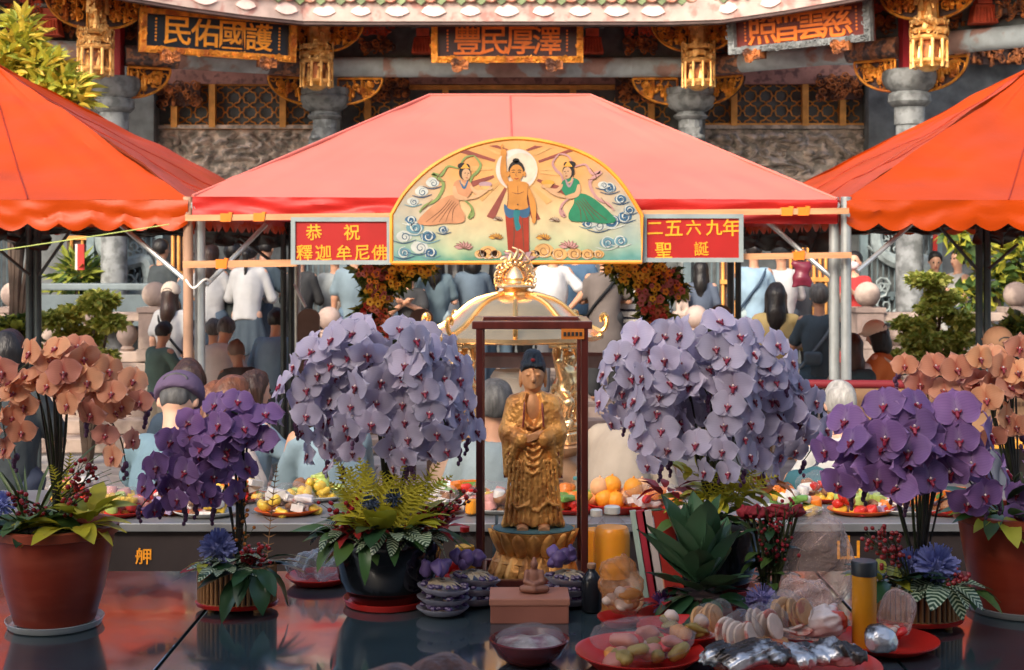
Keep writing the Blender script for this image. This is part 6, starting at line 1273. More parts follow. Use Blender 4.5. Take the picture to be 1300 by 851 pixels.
fo = tag(fg.build('seated_figurine', mat('reddish_wood', (.20, .085, .055), .5, var=.2), None, (S(678 - 650, 3.93), 3.92, ZT + hb + .011)), 'small brown seated figurine on the paper box', 'figurine'); fo.scale = (.66,) * 3
# beaded lotus dishes either side
def beaded(px, d, label, seed, tilt):
    o = empty('flower_dish', (S(px - 650, d), d, ZT), label=label, cat='dish', group='layered dishes with purple petals'); rg = random.Random(seed)
    for k in range(3):
        q = MB(); q.lathe([(.02, 0), (.05, .004), (.072, .02), (.074, .024), (.045, .012), (0, .01)], 24); q.build('saucer', mat('lilac_saucer', (.34, .33, .40), .35, var=.15), o, (0, 0, .028 * k), (tilt, .05 * k, 0))
        q = MB()
        for i in range(34): a = rg.uniform(0, 6.28); r_ = .04 + .024 * rg.random(); q.ball((r_ * math.cos(a), r_ * math.sin(a), .026 + rg.uniform(0, .006)), (.009, .009, .006), 5, 4)
        tag(q.build('purple_beads', mat('dark_purple_bead', (.055, .03, .10), .35, var=.3), o, (0, 0, .028 * k), (tilt, .05 * k, 0)), kind='stuff')
    for i in range(16): a = 2 * PI * i / 16 + rg.uniform(-.2, .2); vs, fs = leafgeo(.055, .009, droop=.5); q = MB(); q.add(vs, fs); q.build('petal', mat('cream_petal', (.50, .40, .27), .5, transl=.2), o, (.01 * math.cos(a), .01 * math.sin(a), .098), (R(10), 0, a))
    for i in range(5): a = rg.uniform(0, 6.28); q = lump((.018, .018, .022), seed + i, .006, 70, .005); q.build('purple_bloom', mat('violet_bloom', (.09, .055, .16), .5, var=.3), o, (.03 * math.cos(a) - .02, .03 * math.sin(a), .125 + .02 * rg.random()))
beaded(602, 4.05, 'layered dish with purple beads and cream petals left of the paper box', 3, -.12); beaded(722, 4.05, 'layered dish with purple beads and cream petals right of the figurine', 4, -.1); beaded(562, 3.95, 'low dish with purple petals beside the black pot', 6, -.05)
o = tray(405, 0, 4.32, 42, ZT, 'small red tray under a clear bag left of the black pot', M_TRAYR, .02); bag('clear_bag', 405, 0, 4.32, 38, 20, ZT + .015, plasticwrap('grey_bag', (.35, .40, .42), .45, .15), 'clear plastic bag on the small red tray left of the black pot', 101, ry=30)
t = tray(575, 0, 4.32, 26, ZT, 'small red dish behind the black pot', M_TRAYR, .02); slices(t, 5, .03, .02, .03, [M_FR[0], M_FR[3]], 31, .026)
# red folded card right of the juice
o = empty('greeting_card', (S(845 - 650, 4.12), 4.12, ZT), label='tall striped card wrapper behind the succulent', cat='card')
mb = MB()
for i, c in enumerate(((-.075, .02), (-.055, .03), (-.035, .03), (.01, .06))): mb.box((c[0], 0, .13), (c[1] * .9, .012, .26), (0, -.16, 0), m=i)
mb.build('wrapper', [mat('card_mint', (.40, .50, .42), .5), mat('card_crimson', (.42, .03, .05), .5), mat('card_white', (.6, .5, .47), .5), mat('card_red', (.40, .03, .02), .5)], o, smooth=False)
# ---- offerings on the far table
rg = random.Random(77)
M_OR = mat('orange_fruit', (.80, .30, .02), .45, var=.1, bump=.3, bs=80); M_PEACH = mat('peach_bun', (.78, .42, .20), .5, var=.1, col2=(.75, .28, .10), c2s=6)
t = tray(785, 0, 5.35, 46, Z2T, 'red tray of oranges and peach buns on the far table', M_TRAYR, .03)
for i, (dx, dz) in enumerate(((-32, 10), (-18, 12), (-4, 10), (10, 12), (26, 10), (38, 9), (-24, 26), (-8, 28), (18, 27), (30, 25))):
    q = MB(); q.ball((0, 0, 0), .036, 14, 10); q.tube([(0, 0, .03), (.003, 0, .042)], .004, 5); inst('orange' if i % 3 else 'peach_bun', q.mesh('fruit', M_OR if i % 3 else M_PEACH), t, (S(dx, 5.35), rg.uniform(-.04, .04), S(dz, 5.35) + .012))
M_GRN_ = mat('green_packaging', (.15, .30, .06), .35, var=.2, bump=.4); M_TEALP = mat('pale_plate', (.55, .55, .52), .4)
PKM = [mat('pack_red', (.52, .03, .02), .3, bump=.5), mat('pack_orange', (.70, .18, .02), .3, bump=.5), mat('pack_yellow', (.66, .42, .05), .3, bump=.5), mat('pack_white', (.66, .60, .55), .35, bump=.5), M_GRN_, mat('pack_pink', (.60, .28, .25), .35, bump=.5), mat('pack_brown', (.25, .11, .05), .4, bump=.5), mat('pack_lilac', (.34, .26, .40), .4, bump=.5), M_WRAPW, mat('lime_packaging', (.35, .42, .10), .3, bump=.5)]
PKG = []
for i in range(14):
    r2 = random.Random(900 + i); k_ = i % 4
    if k_ == 0: q = SDF((-.05, -.04, -.03), (.05, .04, .03), .006); q.box((0, 0, 0), (.038, .028, .014), .008); q.wobble(.004, 70, i, 6); me_ = q.mesh('packet', PKM[i % 10])
    elif k_ == 1: q = MB(); q.lathe([(.022, 0), (.026, .004), (.026, .03), (.022, .036)], 16); me_ = q.mesh('tin', PKM[i % 10])
    elif k_ == 2: me_ = lump((.03, .024, .02), i, .005, 60, .006).mesh('cake', PKM[i % 10])
    else: q = MB(); q.box((0, 0, .012), (.07, .045, .026)); q.box((0, -.0235, .012), (.05, .001, .014), m=1); me_ = q.mesh('box', [PKM[i % 10], PKM[(i + 3) % 10]], smooth=False)
    PKG.append((me_, me_.name.split('.')[0]))
TRL = [(148, 5.25, 'snack tray at the far left of the far table beside the peach orchid'), (205, 5.30, 'snack tray on the far table straight below the man in the purple cap'), (262, 5.25, 'snack tray on the far table behind the dark purple orchid\'s lower flowers'), (300, 5.55, 'rear snack tray on the far table behind the water bottle'), (365, 5.28, 'snack tray with green packets between the water bottle and the black pot'), (398, 5.58, 'rear snack tray left of the black pot'), (545, 5.30, 'snack tray right of the black pot\'s foliage'), (585, 5.56, 'rear snack tray just left of the glass case'), (634, 5.32, 'snack tray seen through the glass case left of the robe'), (722, 5.32, 'snack tray seen through the glass case right of the robe'), (832, 5.30, 'snack tray behind the juice bottles'), (1003, 5.30, 'snack tray right of the cockscomb bouquet'), (1048, 5.55, 'rear snack tray between the lavender and dark purple orchids'), (1092, 5.28, 'snack tray below the left half of the right dark purple orchid'), (1150, 5.30, 'snack tray directly behind the right ribbed pot'), (1205, 5.28, 'snack tray left of the right red pot'), (100, 5.55, 'rear snack tray behind the left red pot')]
for i, (px, d, lab) in enumerate(TRL):
    r2 = random.Random(300 + i); t = tray(px, 0, d, 42, Z2T, lab, [M_TRAYR, M_TRAYO, M_TEALP][i % 3], .016, sy=.75); th = r2.sample(range(14), 4)
    for k in range(24):
        a = r2.uniform(0, 6.28); q = r2.random() ** .5; me_, nm_ = PKG[r2.choice(th)]; inst(nm_, me_, t, ((.115 - .02 * (k // 8)) * q * math.cos(a), .065 * q * math.sin(a), .018 + .022 * (k // 8)), (r2.uniform(-.3, .3), r2.uniform(-.3, .3), r2.uniform(0, 6)), r2.uniform(.7, 1.1))
    if i % 2 == 0: bag('clear_film', px, 0, d, 40, 19, Z2T + .012, FILM, 'film on ' + lab.replace('snack ', ''), 400 + i, ry=22, amp=.006, cat='film', group='film covers on the far table')
# cardboard cartons on a stand at the right
o0 = empty('carton_stand', (S(1180 - 650, 7.6), 7.6, 0), label='long low stand with a red cloth edge under the cartons', cat='stand'); zc = CZ + (HY - 553) / F * 7.6
bevel_box('top', (0, 0, zc - .02), (S(300, 7.6), .45, .04), mat('yellow_cloth', (.60, .28, .04), .6), o0, .006)
for x in (-.5, .5): bevel_box('leg', (x, 0, (zc - .04) / 2), (.06, .35, zc - .04), M_TBL, o0, .006)
M_CARD = mat('cardboard', (.27, .155, .085), .75, var=.12, stretch=(1, 1, 1)); M_PRINT = mat('carton_print', (.13, .07, .04), .7)
for i, (px, w) in enumerate(((1101, 44), (1147, 42), (1192, 42), (1237, 44), (1282, 44))):
    o = empty('cardboard_carton', (S(px - 650, 7.6), 7.6, zc), label=('first', 'second', 'third', 'fourth', 'fifth')[i] + ' brown cardboard carton from the left on the red edged stand', cat='carton', group='brown cartons in a row'); hh = S(64, 7.6); bevel_box('box', (0, 0, hh / 2), (S(w, 7.6), .26, hh), M_CARD, o, .004)
    q = MB()
    for k in range(5): q.box((S(-12 + 6 * k, 7.6), -.132, hh * .68), (S(4, 7.6), .003, S(5, 7.6)))
    q.build('print_marks', M_PRINT, o, smooth=False); q = MB(); q.box((0, 0, hh + .002), (S(w, 7.6), .05, .003)); q.build('tape', mat('packing_tape', (.4, .26, .15), .3), o, smooth=False)
o = empty('red_rail', (S(1120 - 650, 7.3), 7.3, 0), label='dark red cloth covered rail above the cartons', cat='rail'); zr = CZ + (HY - 487) / F * 7.3
mb = MB(); mb.tube([(-.75, 0, zr), (.9, 0, zr - .01)], .022, 10); mb.build('bar', mat('maroon_cloth', (.16, .012, .016), .6), o)
for x in (-.7, .85): q = MB(); q.tube([(x, 0, 0), (x, 0, zr)], .018, 8); q.build('leg', M_DPOLE, o)
# ================================================================= GLASS CASE AND STATUE
M_MAH = mat('mahogany', (.085, .018, .014), .28, var=.25, vs_=4, coat=.4, stretch=(8, 8, 1)); M_GLS = plasticwrap('case_glass', (.02, .02, .02), .06, .02)
for nd in M_GLS.node_tree.nodes:
    if nd.type == 'BUMP': nd.inputs['Strength'].default_value = 0.0
cx = S(675.5 - 650, 4.25); case = empty('display_case', (cx, 4.40, ZT), label='tall mahogany framed glass case on the middle table', cat='display case')
Wc, Dc, Hc = S(140, 4.25), .30, CZ + (HY - 408) / F * 4.25 - ZT; pw = .021
for sx in (-1, 1):
    for sy in (-1, 1): bevel_box('corner_post', (sx * (Wc / 2 - pw / 2 + .003), sy * (Dc / 2 - pw / 2), Hc / 2), (pw, pw, Hc - .03), M_MAH, case, .003)
bevel_box('top_frame', (0, -Dc / 2 + .012, Hc - .012), (Wc + .03, .03, .024), M_MAH, case, .004); bevel_box('top_frame', (0, Dc / 2 - .012, Hc - .012), (Wc + .03, .03, .024), M_MAH, case, .004)
for s_ in (-1, 1): bevel_box('top_frame', (s_ * (Wc / 2 - .001), 0, Hc - .012), (.03, Dc - .054, .023), M_MAH, case, .004); bevel_box('base_frame', (s_ * (Wc / 2 - .012), 0, .012), (.028, Dc - .05, .024), M_MAH, case, .004)
for s_ in (-1, 1): bevel_box('base_frame', (0, s_ * (Dc / 2 - .012), .012), (Wc - .01, .026, .026), M_MAH, case, .004)
for c, sz in (((0, -Dc / 2 + .006, Hc / 2), (Wc - 2 * pw, .003, Hc - .06)), ((0, Dc / 2 - .006, Hc / 2), (Wc - 2 * pw, .003, Hc - .06)), ((-Wc / 2 + .008, 0, Hc / 2), (.003, Dc - 2 * pw, Hc - .06)), ((Wc / 2 - .008, 0, Hc / 2), (.003, Dc - 2 * pw, Hc - .06)), ((0, 0, Hc - .008), (Wc - .03, Dc - .05, .003))):
    mb = MB(); mb.box(c, sz); mb.build('glass_pane', M_GLS, case, smooth=False)
o = empty('name_label', (S(727 - 650, 4.25), 4.25 - .005, CZ + (HY - 430) / F * 4.25), label='small orange label at the upper right of the glass case', cat='label'); mb = MB(); mb.box((0, 0, S(6, 4.25)), (S(29, 4.25), .004, S(13, 4.25))); mb.build('card', mat('orange_label', (.50, .15, .02), .5), o, smooth=False)
q = MB()
for k in range(5): q.box((S(-10 + 5 * k, 4.25), -.003, S(6, 4.25)), (S(3.4, 4.25), .002, S(5, 4.25)))
q.build('ink_marks', M_INK, o, smooth=False)
# statue
M_SG = mat('antique_gold_robe', (.80, .37, .095), .34, .35, var=.25, vs_=9, bump=.5, bs=60, col2=(.50, .19, .05), c2s=16, c2w=(.50, .66)); M_SF = mat('statue_face_gilt', (.62, .29, .13), .38, .15, var=.08); M_SH = mat('statue_hair', (.022, .032, .045), .45, bump=.6, bs=120); M_SR = mat('robe_red_lining', (.22, .025, .018), .5)
sx0 = S(677 - 650, 4.40); zf_ = CZ + (HY - 668) / F * 4.40
bud = empty('robed_statue', (sx0, 4.40, zf_), label='gilded standing robed statue with dark blue hair inside the glass case', cat='statue'); bud.scale = (.88, .95, 1.0)
K_ = .000892 * 4.40 / 4.42
def q3(x, y, dy=0.0): return ((x - 142) * K_, dy, (655 - y) * K_)
f = SDF((-.12, -.075, -.01), (.12, .075, .60), .0032)
f.ell(q3(140, 128), (.040, .044, .050), 0); f.ell(q3(140, 158, -.008), (.030, .032, .024), .012); f.cap(q3(140, 170), q3(141, 225, .004), .024, .032, .01); f.ell(q3(141, 245, .0), (.06, .035, .05), .02)
f.cap(q3(141, 128, -.043), q3(141, 142, -.048), .005, .0075, .006); f.ell(q3(141, 156, -.040), (.011, .006, .005), .004); f.ell(q3(141, 168, -.036), (.012, .010, .008), .008)
for s_ in (-1, 1): f.ell(q3(141 + s_ * 49, 140, .004), (.007, .011, .030), .004); f.ell(q3(141 + s_ * 20, 122, -.043), (.012, .006, .007), .006, 'cut'); f.ell(q3(141 + s_ * 19, 124, -.0385), (.010, .005, .0045), .003)
for s_ in (-1, 1):   # feet with toes, hands with fingers
    f.ell(q3(141 + s_ * 42, 648, -.045), (.022, .03, .012), .008)
    for i in range(5): f.ell(q3(141 + s_ * 42 + (i - 2) * 9, 652, -.071), (.0045, .007, .006), .003)
for (ax, ay, bx, by) in ((92, 332, 110, 339), (176, 324, 134, 336)): f.cap(q3(ax, ay, -.045), q3(bx, by, -.075), .014, .011, .006)
f.ell(q3(118, 340, -.078), (.024, .012, .015), .006)
for i in range(4): f.cap(q3(118, 332 + i * 7, -.088), q3(152, 336 + i * 7, -.088), .0052, .0042, .002); f.cap(q3(138, 328 + i * 7, -.084), q3(108, 334 + i * 7, -.090), .005, .004, .002)
f.cap(q3(112, 330, -.085), q3(128, 318, -.09), .006, .005, .003); f.build('body', M_SF, bud)
# robe
g = SDF((-.135, -.105, -.02), (.135, .10, .44), .0032)
g.rings([((655 - 648) * K_, 0, 0, .095, .062), ((655 - 600) * K_, 0, 0, .087, .058), ((655 - 500) * K_, 0, 0, .078, .054), ((655 - 400) * K_, 0, 0, .074, .052), ((655 - 300) * K_, 0, 0, .078, .05), ((655 - 235) * K_, 0, 0, .080, .045), ((655 - 205) * K_, 0, 0, .062, .036), ((655 - 185) * K_, 0, .004, .04, .028)], .01)
for s_ in (-1, 1):
    sx_ = 141 + s_ * 80; g.cap(q3(141 + s_ * 72, 232, .005), q3(141 + s_ * 95, 325, -.005), .033, .034, .015); g.cap(q3(141 + s_ * 95, 325, -.005), q3(141 + s_ * 45, 345, -.058), .034, .024, .015)
    g.cap(q3(141 + s_ * 95, 330, -.02), q3(141 + s_ * 102, 470, -.01), .028, .013, .012); g.cap(q3(141 + s_ * 60, 350, -.05), q3(141 + s_ * 100, 465, -.02), .018, .010, .012); g.cap(q3(141 + s_ * 85, 600, -.01), q3(141 + s_ * 112, 645, -.01), .02, .012, .02)
    for k in range(5): g.cap(q3(141 + s_ * (40 + k * 9), 215 + k * 2, -.04 + .003 * k), q3(141 + s_ * (52 + k * 11), 330, -.045 + .004 * k), .0052, .004, .005)      # shoulder folds
    for k in range(6): g.cap(q3(141 + s_ * (12 + k * 15), 420, -.052 + .002 * k), q3(141 + s_ * (16 + k * 19), 635, -.058 + .003 * k), .005, .0065, .006)     # skirt folds
    g.cap(q3(141 + s_ * 30, 195, -.032), q3(141 + s_ * 38, 300, -.052), .008, .007, .004)      # collar edge
    for k in range(4): g.cap(q3(141 + s_ * 92, 350 + k * 25, -.045), q3(141 + s_ * 104, 372 + k * 25, -.03), .004, .004, .004)
for k in range(7):      # hanging U folds
    y0 = 275 + k * 26; pts = [q3(141 - 44 + k * 2, y0, -.048), q3(141 - 20, y0 + 24, -.057), q3(141, y0 + 32, -.06), q3(141 + 20, y0 + 24, -.057), q3(141 + 44 - k * 2, y0, -.048)]
    if 1 <= k <= 2: pts = [(p[0], p[1], p[2]) for p in pts]
    for a, b in zip(pts, pts[1:]): g.cap(a, b, .0052, k=.005)
for k in range(9): a = q3(60 + k * 20, 585 + 12 * math.sin(k * 1.6) - abs(k - 4) * 5, -.060); b = q3(80 + k * 20, 585 + 12 * math.sin((k + 1) * 1.6) - abs(k - 3) * 5, -.060); g.cap(a, b, .005, k=.004)
for s_ in (-1, 1): g.ell(q3(141 + s_ * 44, 655, -.06), (.030, .04, .016), .008, 'cut')
g.ell(q3(141, 228, -.045), (.026, .026, .062), .006, 'cut'); g.wobble(.0009, 300, 4, 8); g.build('robe', M_SG, bud)
for s_ in (-1, 1):
    q = MB(); q.tube(cr([q3(141 + s_ * 34, 192, -.026), q3(141 + s_ * 36, 240, -.050), q3(141 + s_ * 40, 300, -.060)], 5), .0035, 6); q.build('red_trim', M_SR, bud)
    q = MB(); q.tube(cr([q3(141 + s_ * 104, 330, -.02), q3(141 + s_ * 96, 400, -.038), q3(141 + s_ * 112, 482, -.014)], 5), .0045, 6); q.build('red_trim', M_SR, bud)
h_ = SDF((-.06, -.065, .44), (.06, .065, .60), .003); h_.ell(q3(140, 100, .003), (.0455, .0495, .042), 0); h_.ell(q3(140, 58, .006), (.030, .030, .018), .018); h_.cap(q3(112, 93, -.034), q3(168, 93, -.034), .010, .010, .008); h_.plane(q3(140, 97, -.045), (0, -.5, -1)); h_.wobble(.0012, 420, 3, 6); h_.build('hair', M_SH, bud)
q = MB(); q.ball(q3(140, 72, -.050), (.008, .004, .006), 10, 6); q.build('red_jewel', mat('ruby', (.35, .02, .02), .2), bud); q = MB(); q.ball(q3(141, 104, -.0445), .0028, 8, 6); q.build('forehead_mark', M_SR, bud)
# lotus pedestal, stands on the case floor
ped = empty('lotus_pedestal', (sx0, 4.40, ZT), label='golden lotus pedestal with teal top under the robed statue', cat='pedestal'); zp = zf_ - ZT
r_ = .125
mb = MB(); mb.lathe([(.10, .0), (.122, .012), (.118, zp * .28), (.128, zp * .36), (.095, zp * .5), (.085, zp * .55), (.1, zp * .62), (.12, zp * .8), (.126, zp * .95), (.12, zp - .006)], 48, sy=.8); mb.build('core', M_SG, ped)
mb = MB(); mb.lathe([(.122, zp - .008), (.126, zp - .004), (.118, zp - .0005)], 48, sy=.8); mb.build('teal_top', mat('verdigris', (.06, .13, .13), .5, var=.25), ped)
def lotus_petal(w, h, up_):
    q = MB(); q.grid(lambda u, v: ((u - .5) * 2 * w * (math.sin(PI * (.12 + .88 * v)) ** .55 if v < .97 else .1), -.012 * math.cos((u - .5) * PI) - .03 * (v if up_ else (1 - v)) ** 1.5 - .006 * math.sin(PI * v), h * v), 6, 8); return q.mesh('lotus_petal', M_SG)
up_p, dn_p = lotus_petal(.024, zp * .46, True), lotus_petal(.026, zp * .46, False)
for k in range(16): a = 2 * PI * k / 16; inst('lotus_petal', up_p, ped, (.10 * math.sin(a), -.08 * math.cos(a), zp * .5), (0, 0, a)); inst('lotus_petal', dn_p, ped, (.105 * math.sin(a + .2), -.083 * math.cos(a + .2), .006), (0, 0, a + .2))
# ================================================================= ORCHIDS AND POTTED PLANTS
def petal_mat(name, edge, mid_, core, vein, tr=.38):
    m = bpy.data.materials.new(name); m.use_nodes = True; nt = m.node_tree; n, l = nt.nodes, nt.links; b = n['Principled BSDF']; b.inputs['Roughness'].default_value = .55; b.inputs['Specular IOR Level'].default_value = .25
    at = n.new('ShaderNodeAttribute'); at.attribute_name = 'pat'; sp = n.new('ShaderNodeSeparateColor'); l.new(at.outputs['Color'], sp.inputs[0])
    rp = n.new('ShaderNodeValToRGB'); e = rp.color_ramp.elements; e[0].position = .0; e[0].color = (*core, 1); e[1].position = 1.0; e[1].color = (*edge, 1); q = e.new(.22); q.color = (*mid_, 1); q = e.new(.72); q.color = (*mid_, 1); l.new(sp.outputs[0], rp.inputs[0])
    ml = n.new('ShaderNodeMath'); ml.operation = 'MULTIPLY'; ml.inputs[1].default_value = 34; l.new(sp.outputs[1], ml.inputs[0]); sn = n.new('ShaderNodeMath'); sn.operation = 'SINE'; l.new(ml.outputs[0], sn.inputs[0])
    mr = n.new('ShaderNodeMapRange'); mr.inputs[1].default_value = .35; mr.inputs[2].default_value = 1; mr.inputs[3].default_value = 0; mr.inputs[4].default_value = .17; l.new(sn.outputs[0], mr.inputs[0])
    mx = n.new('ShaderNodeMix'); mx.data_type = 'RGBA'; l.new(mr.outputs[0], mx.inputs[0]); l.new(rp.outputs[0], mx.inputs[6]); mx.inputs[7].default_value = (*vein, 1)
    oi = n.new('ShaderNodeObjectInfo'); hs = n.new('ShaderNodeHueSaturation'); m2 = n.new('ShaderNodeMapRange'); m2.inputs[3].default_value = .82; m2.inputs[4].default_value = 1.15; l.new(oi.outputs['Random'], m2.inputs[0]); l.new(m2.outputs[0], hs.inputs['Value']); m3 = n.new('ShaderNodeMapRange'); m3.inputs[3].default_value = .485; m3.inputs[4].default_value = .512; l.new(oi.outputs['Random'], m3.inputs[0]); l.new(m3.outputs[0], hs.inputs['Hue']); l.new(mx.outputs[2], hs.inputs['Color']); l.new(hs.outputs[0], b.inputs['Base Color'])
    t = n.new('ShaderNodeBsdfTranslucent'); l.new(hs.outputs[0], t.inputs[0]); ms = n.new('ShaderNodeMixShader'); ms.inputs[0].default_value = tr; l.new(b.outputs[0], ms.inputs[1]); l.new(t.outputs[0], ms.inputs[2]); l.new(ms.outputs[0], n['Material Output'].inputs[0]); return m
PM = {'lavender': petal_mat('lavender_petal', (.67, .63, .73), (.54, .49, .62), (.56, .47, .59), (.38, .30, .48), .45), 'purple': petal_mat('deep_purple_petal', (.42, .25, .48), (.26, .135, .335), (.36, .24, .42), (.10, .04, .15), .3), 'peach': petal_mat('peach_petal', (.82, .45, .30), (.73, .33, .18), (.62, .17, .09), (.55, .17, .09), .35), 'peachpink': petal_mat('peach_pink_petal', (.80, .45, .33), (.72, .33, .20), (.60, .16, .10), (.55, .18, .12), .35)}
LIPM = {'lavender': mat('lip_crimson', (.20, .018, .04), .4, var=.3, rv=.4), 'purple': mat('lip_dark_crimson', (.26, .015, .04), .4, var=.3, rv=.3), 'peach': mat('lip_maroon', (.28, .04, .05), .45, var=.3, rv=.3), 'peachpink': MATS.get('lip_maroon')}
LIPM['peachpink'] = LIPM['peach']; M_COLW = mat('flower_column', (.70, .55, .52), .4)
def flower_mesh(kind, seed, openness=1.0):
    rg = random.Random(seed); mb = MB(); att = []
    def petal(ang, L, w, y0, back, cup, twist=0):
        nu, nv = 6, 6; base = len(mb.v); dx, dz = math.cos(ang), math.sin(ang); ox, oz = -dz, dx; vs = []; ph = rg.uniform(0, 6)
        for j in range(nv + 1):
            v = j / nv * 2 - 1
            for i in range(nu + 1):
                u_ = i / nu; uu = .03 + .97 * u_; ww = w * (math.sin(PI * min(1, uu ** .72)) ** .6 if i < nu else .0) * (1 + .03 * math.sin(ph + 9 * u_)); ln = L * (uu if i < nu else 1) * (1 - .10 * v * v * uu)
                y = y0 + back * uu * uu + cup * v * v * uu - .05 * math.sin(PI * uu) + .018 * math.sin(ph + 5 * v + 4 * uu) * uu + twist * v * uu
                vs.append(Vector((dx * ln + ox * v * ww, y, dz * ln + oz * v * ww))); att.append((max(uu, abs(v) * .85 if uu > .25 else uu), v, 0, 1))
        W_ = nu + 1; mb.add(vs, [(j * W_ + i, j * W_ + i + 1, (j + 1) * W_ + i + 1, (j + 1) * W_ + i) for j in range(nv) for i in range(nu)])
    j_ = lambda s_=.06: rg.uniform(-s_, s_)
    petal(PI / 2 + j_(), .46 + j_(.03), .20, .035, .06 * openness + j_(.03), -.05); petal(R(-128) + j_(), .44, .18, .03, .05 + j_(.03), -.04); petal(R(-52) + j_(), .44, .18, .03, .05 + j_(.03), -.04)
    petal(R(8) + j_(), .53, .33, -.01, .07 * openness + j_(.04), -.06, j_(.05)); petal(R(172) + j_(), .53, .33, -.01, .07 * openness + j_(.04), -.06, j_(.05))
    mb.a = att; me = mb.mesh('flower', PM[kind]); return me
def lip_mesh(kind):
    mb = MB(); mb.ball((0, -.07, -.10), (.07, .05, .06), 8, 5); mb.tube([(0, -.09, -.12), (0, -.13, -.20), (0, -.10, -.25)], [.05, .045, .012], 6)
    for s_ in (-1, 1): mb.ball((s_ * .085, -.08, -.06), (.03, .05, .055), 6, 4, rot=(0, s_ * .5, 0)); mb.tube([(s_ * .01, -.11, -.25), (s_ * .05, -.14, -.28)], .007, 4)
    mb.ball((0, -.06, -.01), (.035, .05, .04), 7, 5, 1); return mb.mesh('lip', [LIPM[kind], M_COLW])
FL = {}
def flower_set(kind):
    if kind not in FL: FL[kind] = ([flower_mesh(kind, i, 1 + .3 * (i % 3)) for i in range(6)], lip_mesh(kind))
    return FL[kind]
def in_poly(x, y, pg):
    c = False; j = len(pg) - 1
    for i in range(len(pg)):
        if (pg[i][1] > y) != (pg[j][1] > y) and x < (pg[j][0] - pg[i][0]) * (y - pg[i][1]) / (pg[j][1] - pg[i][1]) + pg[i][0]: c = not c
        j = i
    return c
M_STEM = mat('orchid_stem', (.05, .06, .025), .5, var=.2); M_BUD = mat('orchid_bud', (.10, .04, .09), .5, var=.2); M_STAKE = mat('dark_stake', (.03, .025, .02), .5)
def blooms(o, kind, sprays, step, szpx, dc, depth, seed, base, kinds=None, off=.29, face=.9):
    """each spray is an arching stem given by the pixels its flowering part passes; its flowers sit in two ranks along it, each a child with its lip"""
    rg = random.Random(seed); O = o.location; allx = [q[0] for s_ in sprays for q in s_]; ally = [q[1] for s_ in sprays for q in s_]; cx_, cy_ = sum(allx) / len(allx), sum(ally) / len(ally); rx_ = (max(allx) - min(allx)) / 2 + 1; ry_ = (max(ally) - min(ally)) / 2 + 1; b0 = Vector(base) - O
    for si, sp in enumerate(sprays):
        pth = cr([(x, y, 0) for x, y in sp], 10); ds = dc + depth * rg.uniform(-.5, .5); cum = [0]
        for u_, v_ in zip(pth, pth[1:]): cum.append(cum[-1] + (v_ - u_).length)
        w3 = [P(q.x, q.y, ds + .035 + .6 * depth * ((q.x - cx_) / rx_) ** 2) - O for q in pth]
        m_ = b0.lerp(w3[0], .5) + Vector((0, .04, .02)); full = cr([b0, m_, w3[0]], 6)[:-1] + w3; k_ = len(full)
        q = MB(); q.tube(full, [.0045 - .003 * i / k_ for i in range(k_)], 6); st = q.build('stem', M_STEM, o)
        q = MB(); q.tube([b0 + Vector((.006, .004, 0)), b0.lerp(w3[0], .8) + Vector((.004, .02, 0))], .003, 5); q.build('stake', M_STAKE, o)
        n_ = max(3, int(cum[-1] / step))
        for j in range(n_):
            t = (j + .4) / n_ * cum[-1]; i = max(0, min(len(pth) - 2, next((k for k, c in enumerate(cum) if c >= t), len(cum) - 1) - 1)); f_ = (t - cum[i]) / max(1e-6, cum[i + 1] - cum[i]); c = pth[i].lerp(pth[i + 1], f_); tg = (pth[i + 1] - pth[i]).normalized(); nr = Vector((-tg.y, tg.x, 0)); sd_ = 1 if j % 2 else -1
            sz = szpx * rg.uniform(.88, 1.1) * (1 - .22 * (j / n_) ** 3); x, y = c.x + nr.x * sd_ * szpx * off + rg.uniform(-2, 2), c.y + nr.y * sd_ * szpx * off + rg.uniform(-2, 2)
            d = ds + .6 * depth * ((x - cx_) / rx_) ** 2 + rg.uniform(-.012, .012) - .01 * sd_; k = rg.choice(kinds) if kinds else kind; fm, lm = flower_set(k)
            yaw = face * (x - cx_) / rx_ * .8 + sd_ * nr.x * .5 + rg.gauss(0, .28); pit = rg.gauss(-.08, .25) - .25 * (cy_ - y) / ry_
            s_ = S(sz, d); p = P(x, y, d) - O; f = inst('flower', rg.choice(fm), o, p, (pit, rg.gauss(0, .2), yaw), s_); inst('lip', lm, f, scale=.82)
        tip = w3[-1]
        for k in range(4): c = tip + Vector((rg.uniform(-.006, .006), -.004, -.012 * k)) ; q = MB(); q.ball(c, (.0085 - .001 * k, .0085 - .001 * k, .011 - .0012 * k), 7, 5); q.build('bud', M_BUD, st)
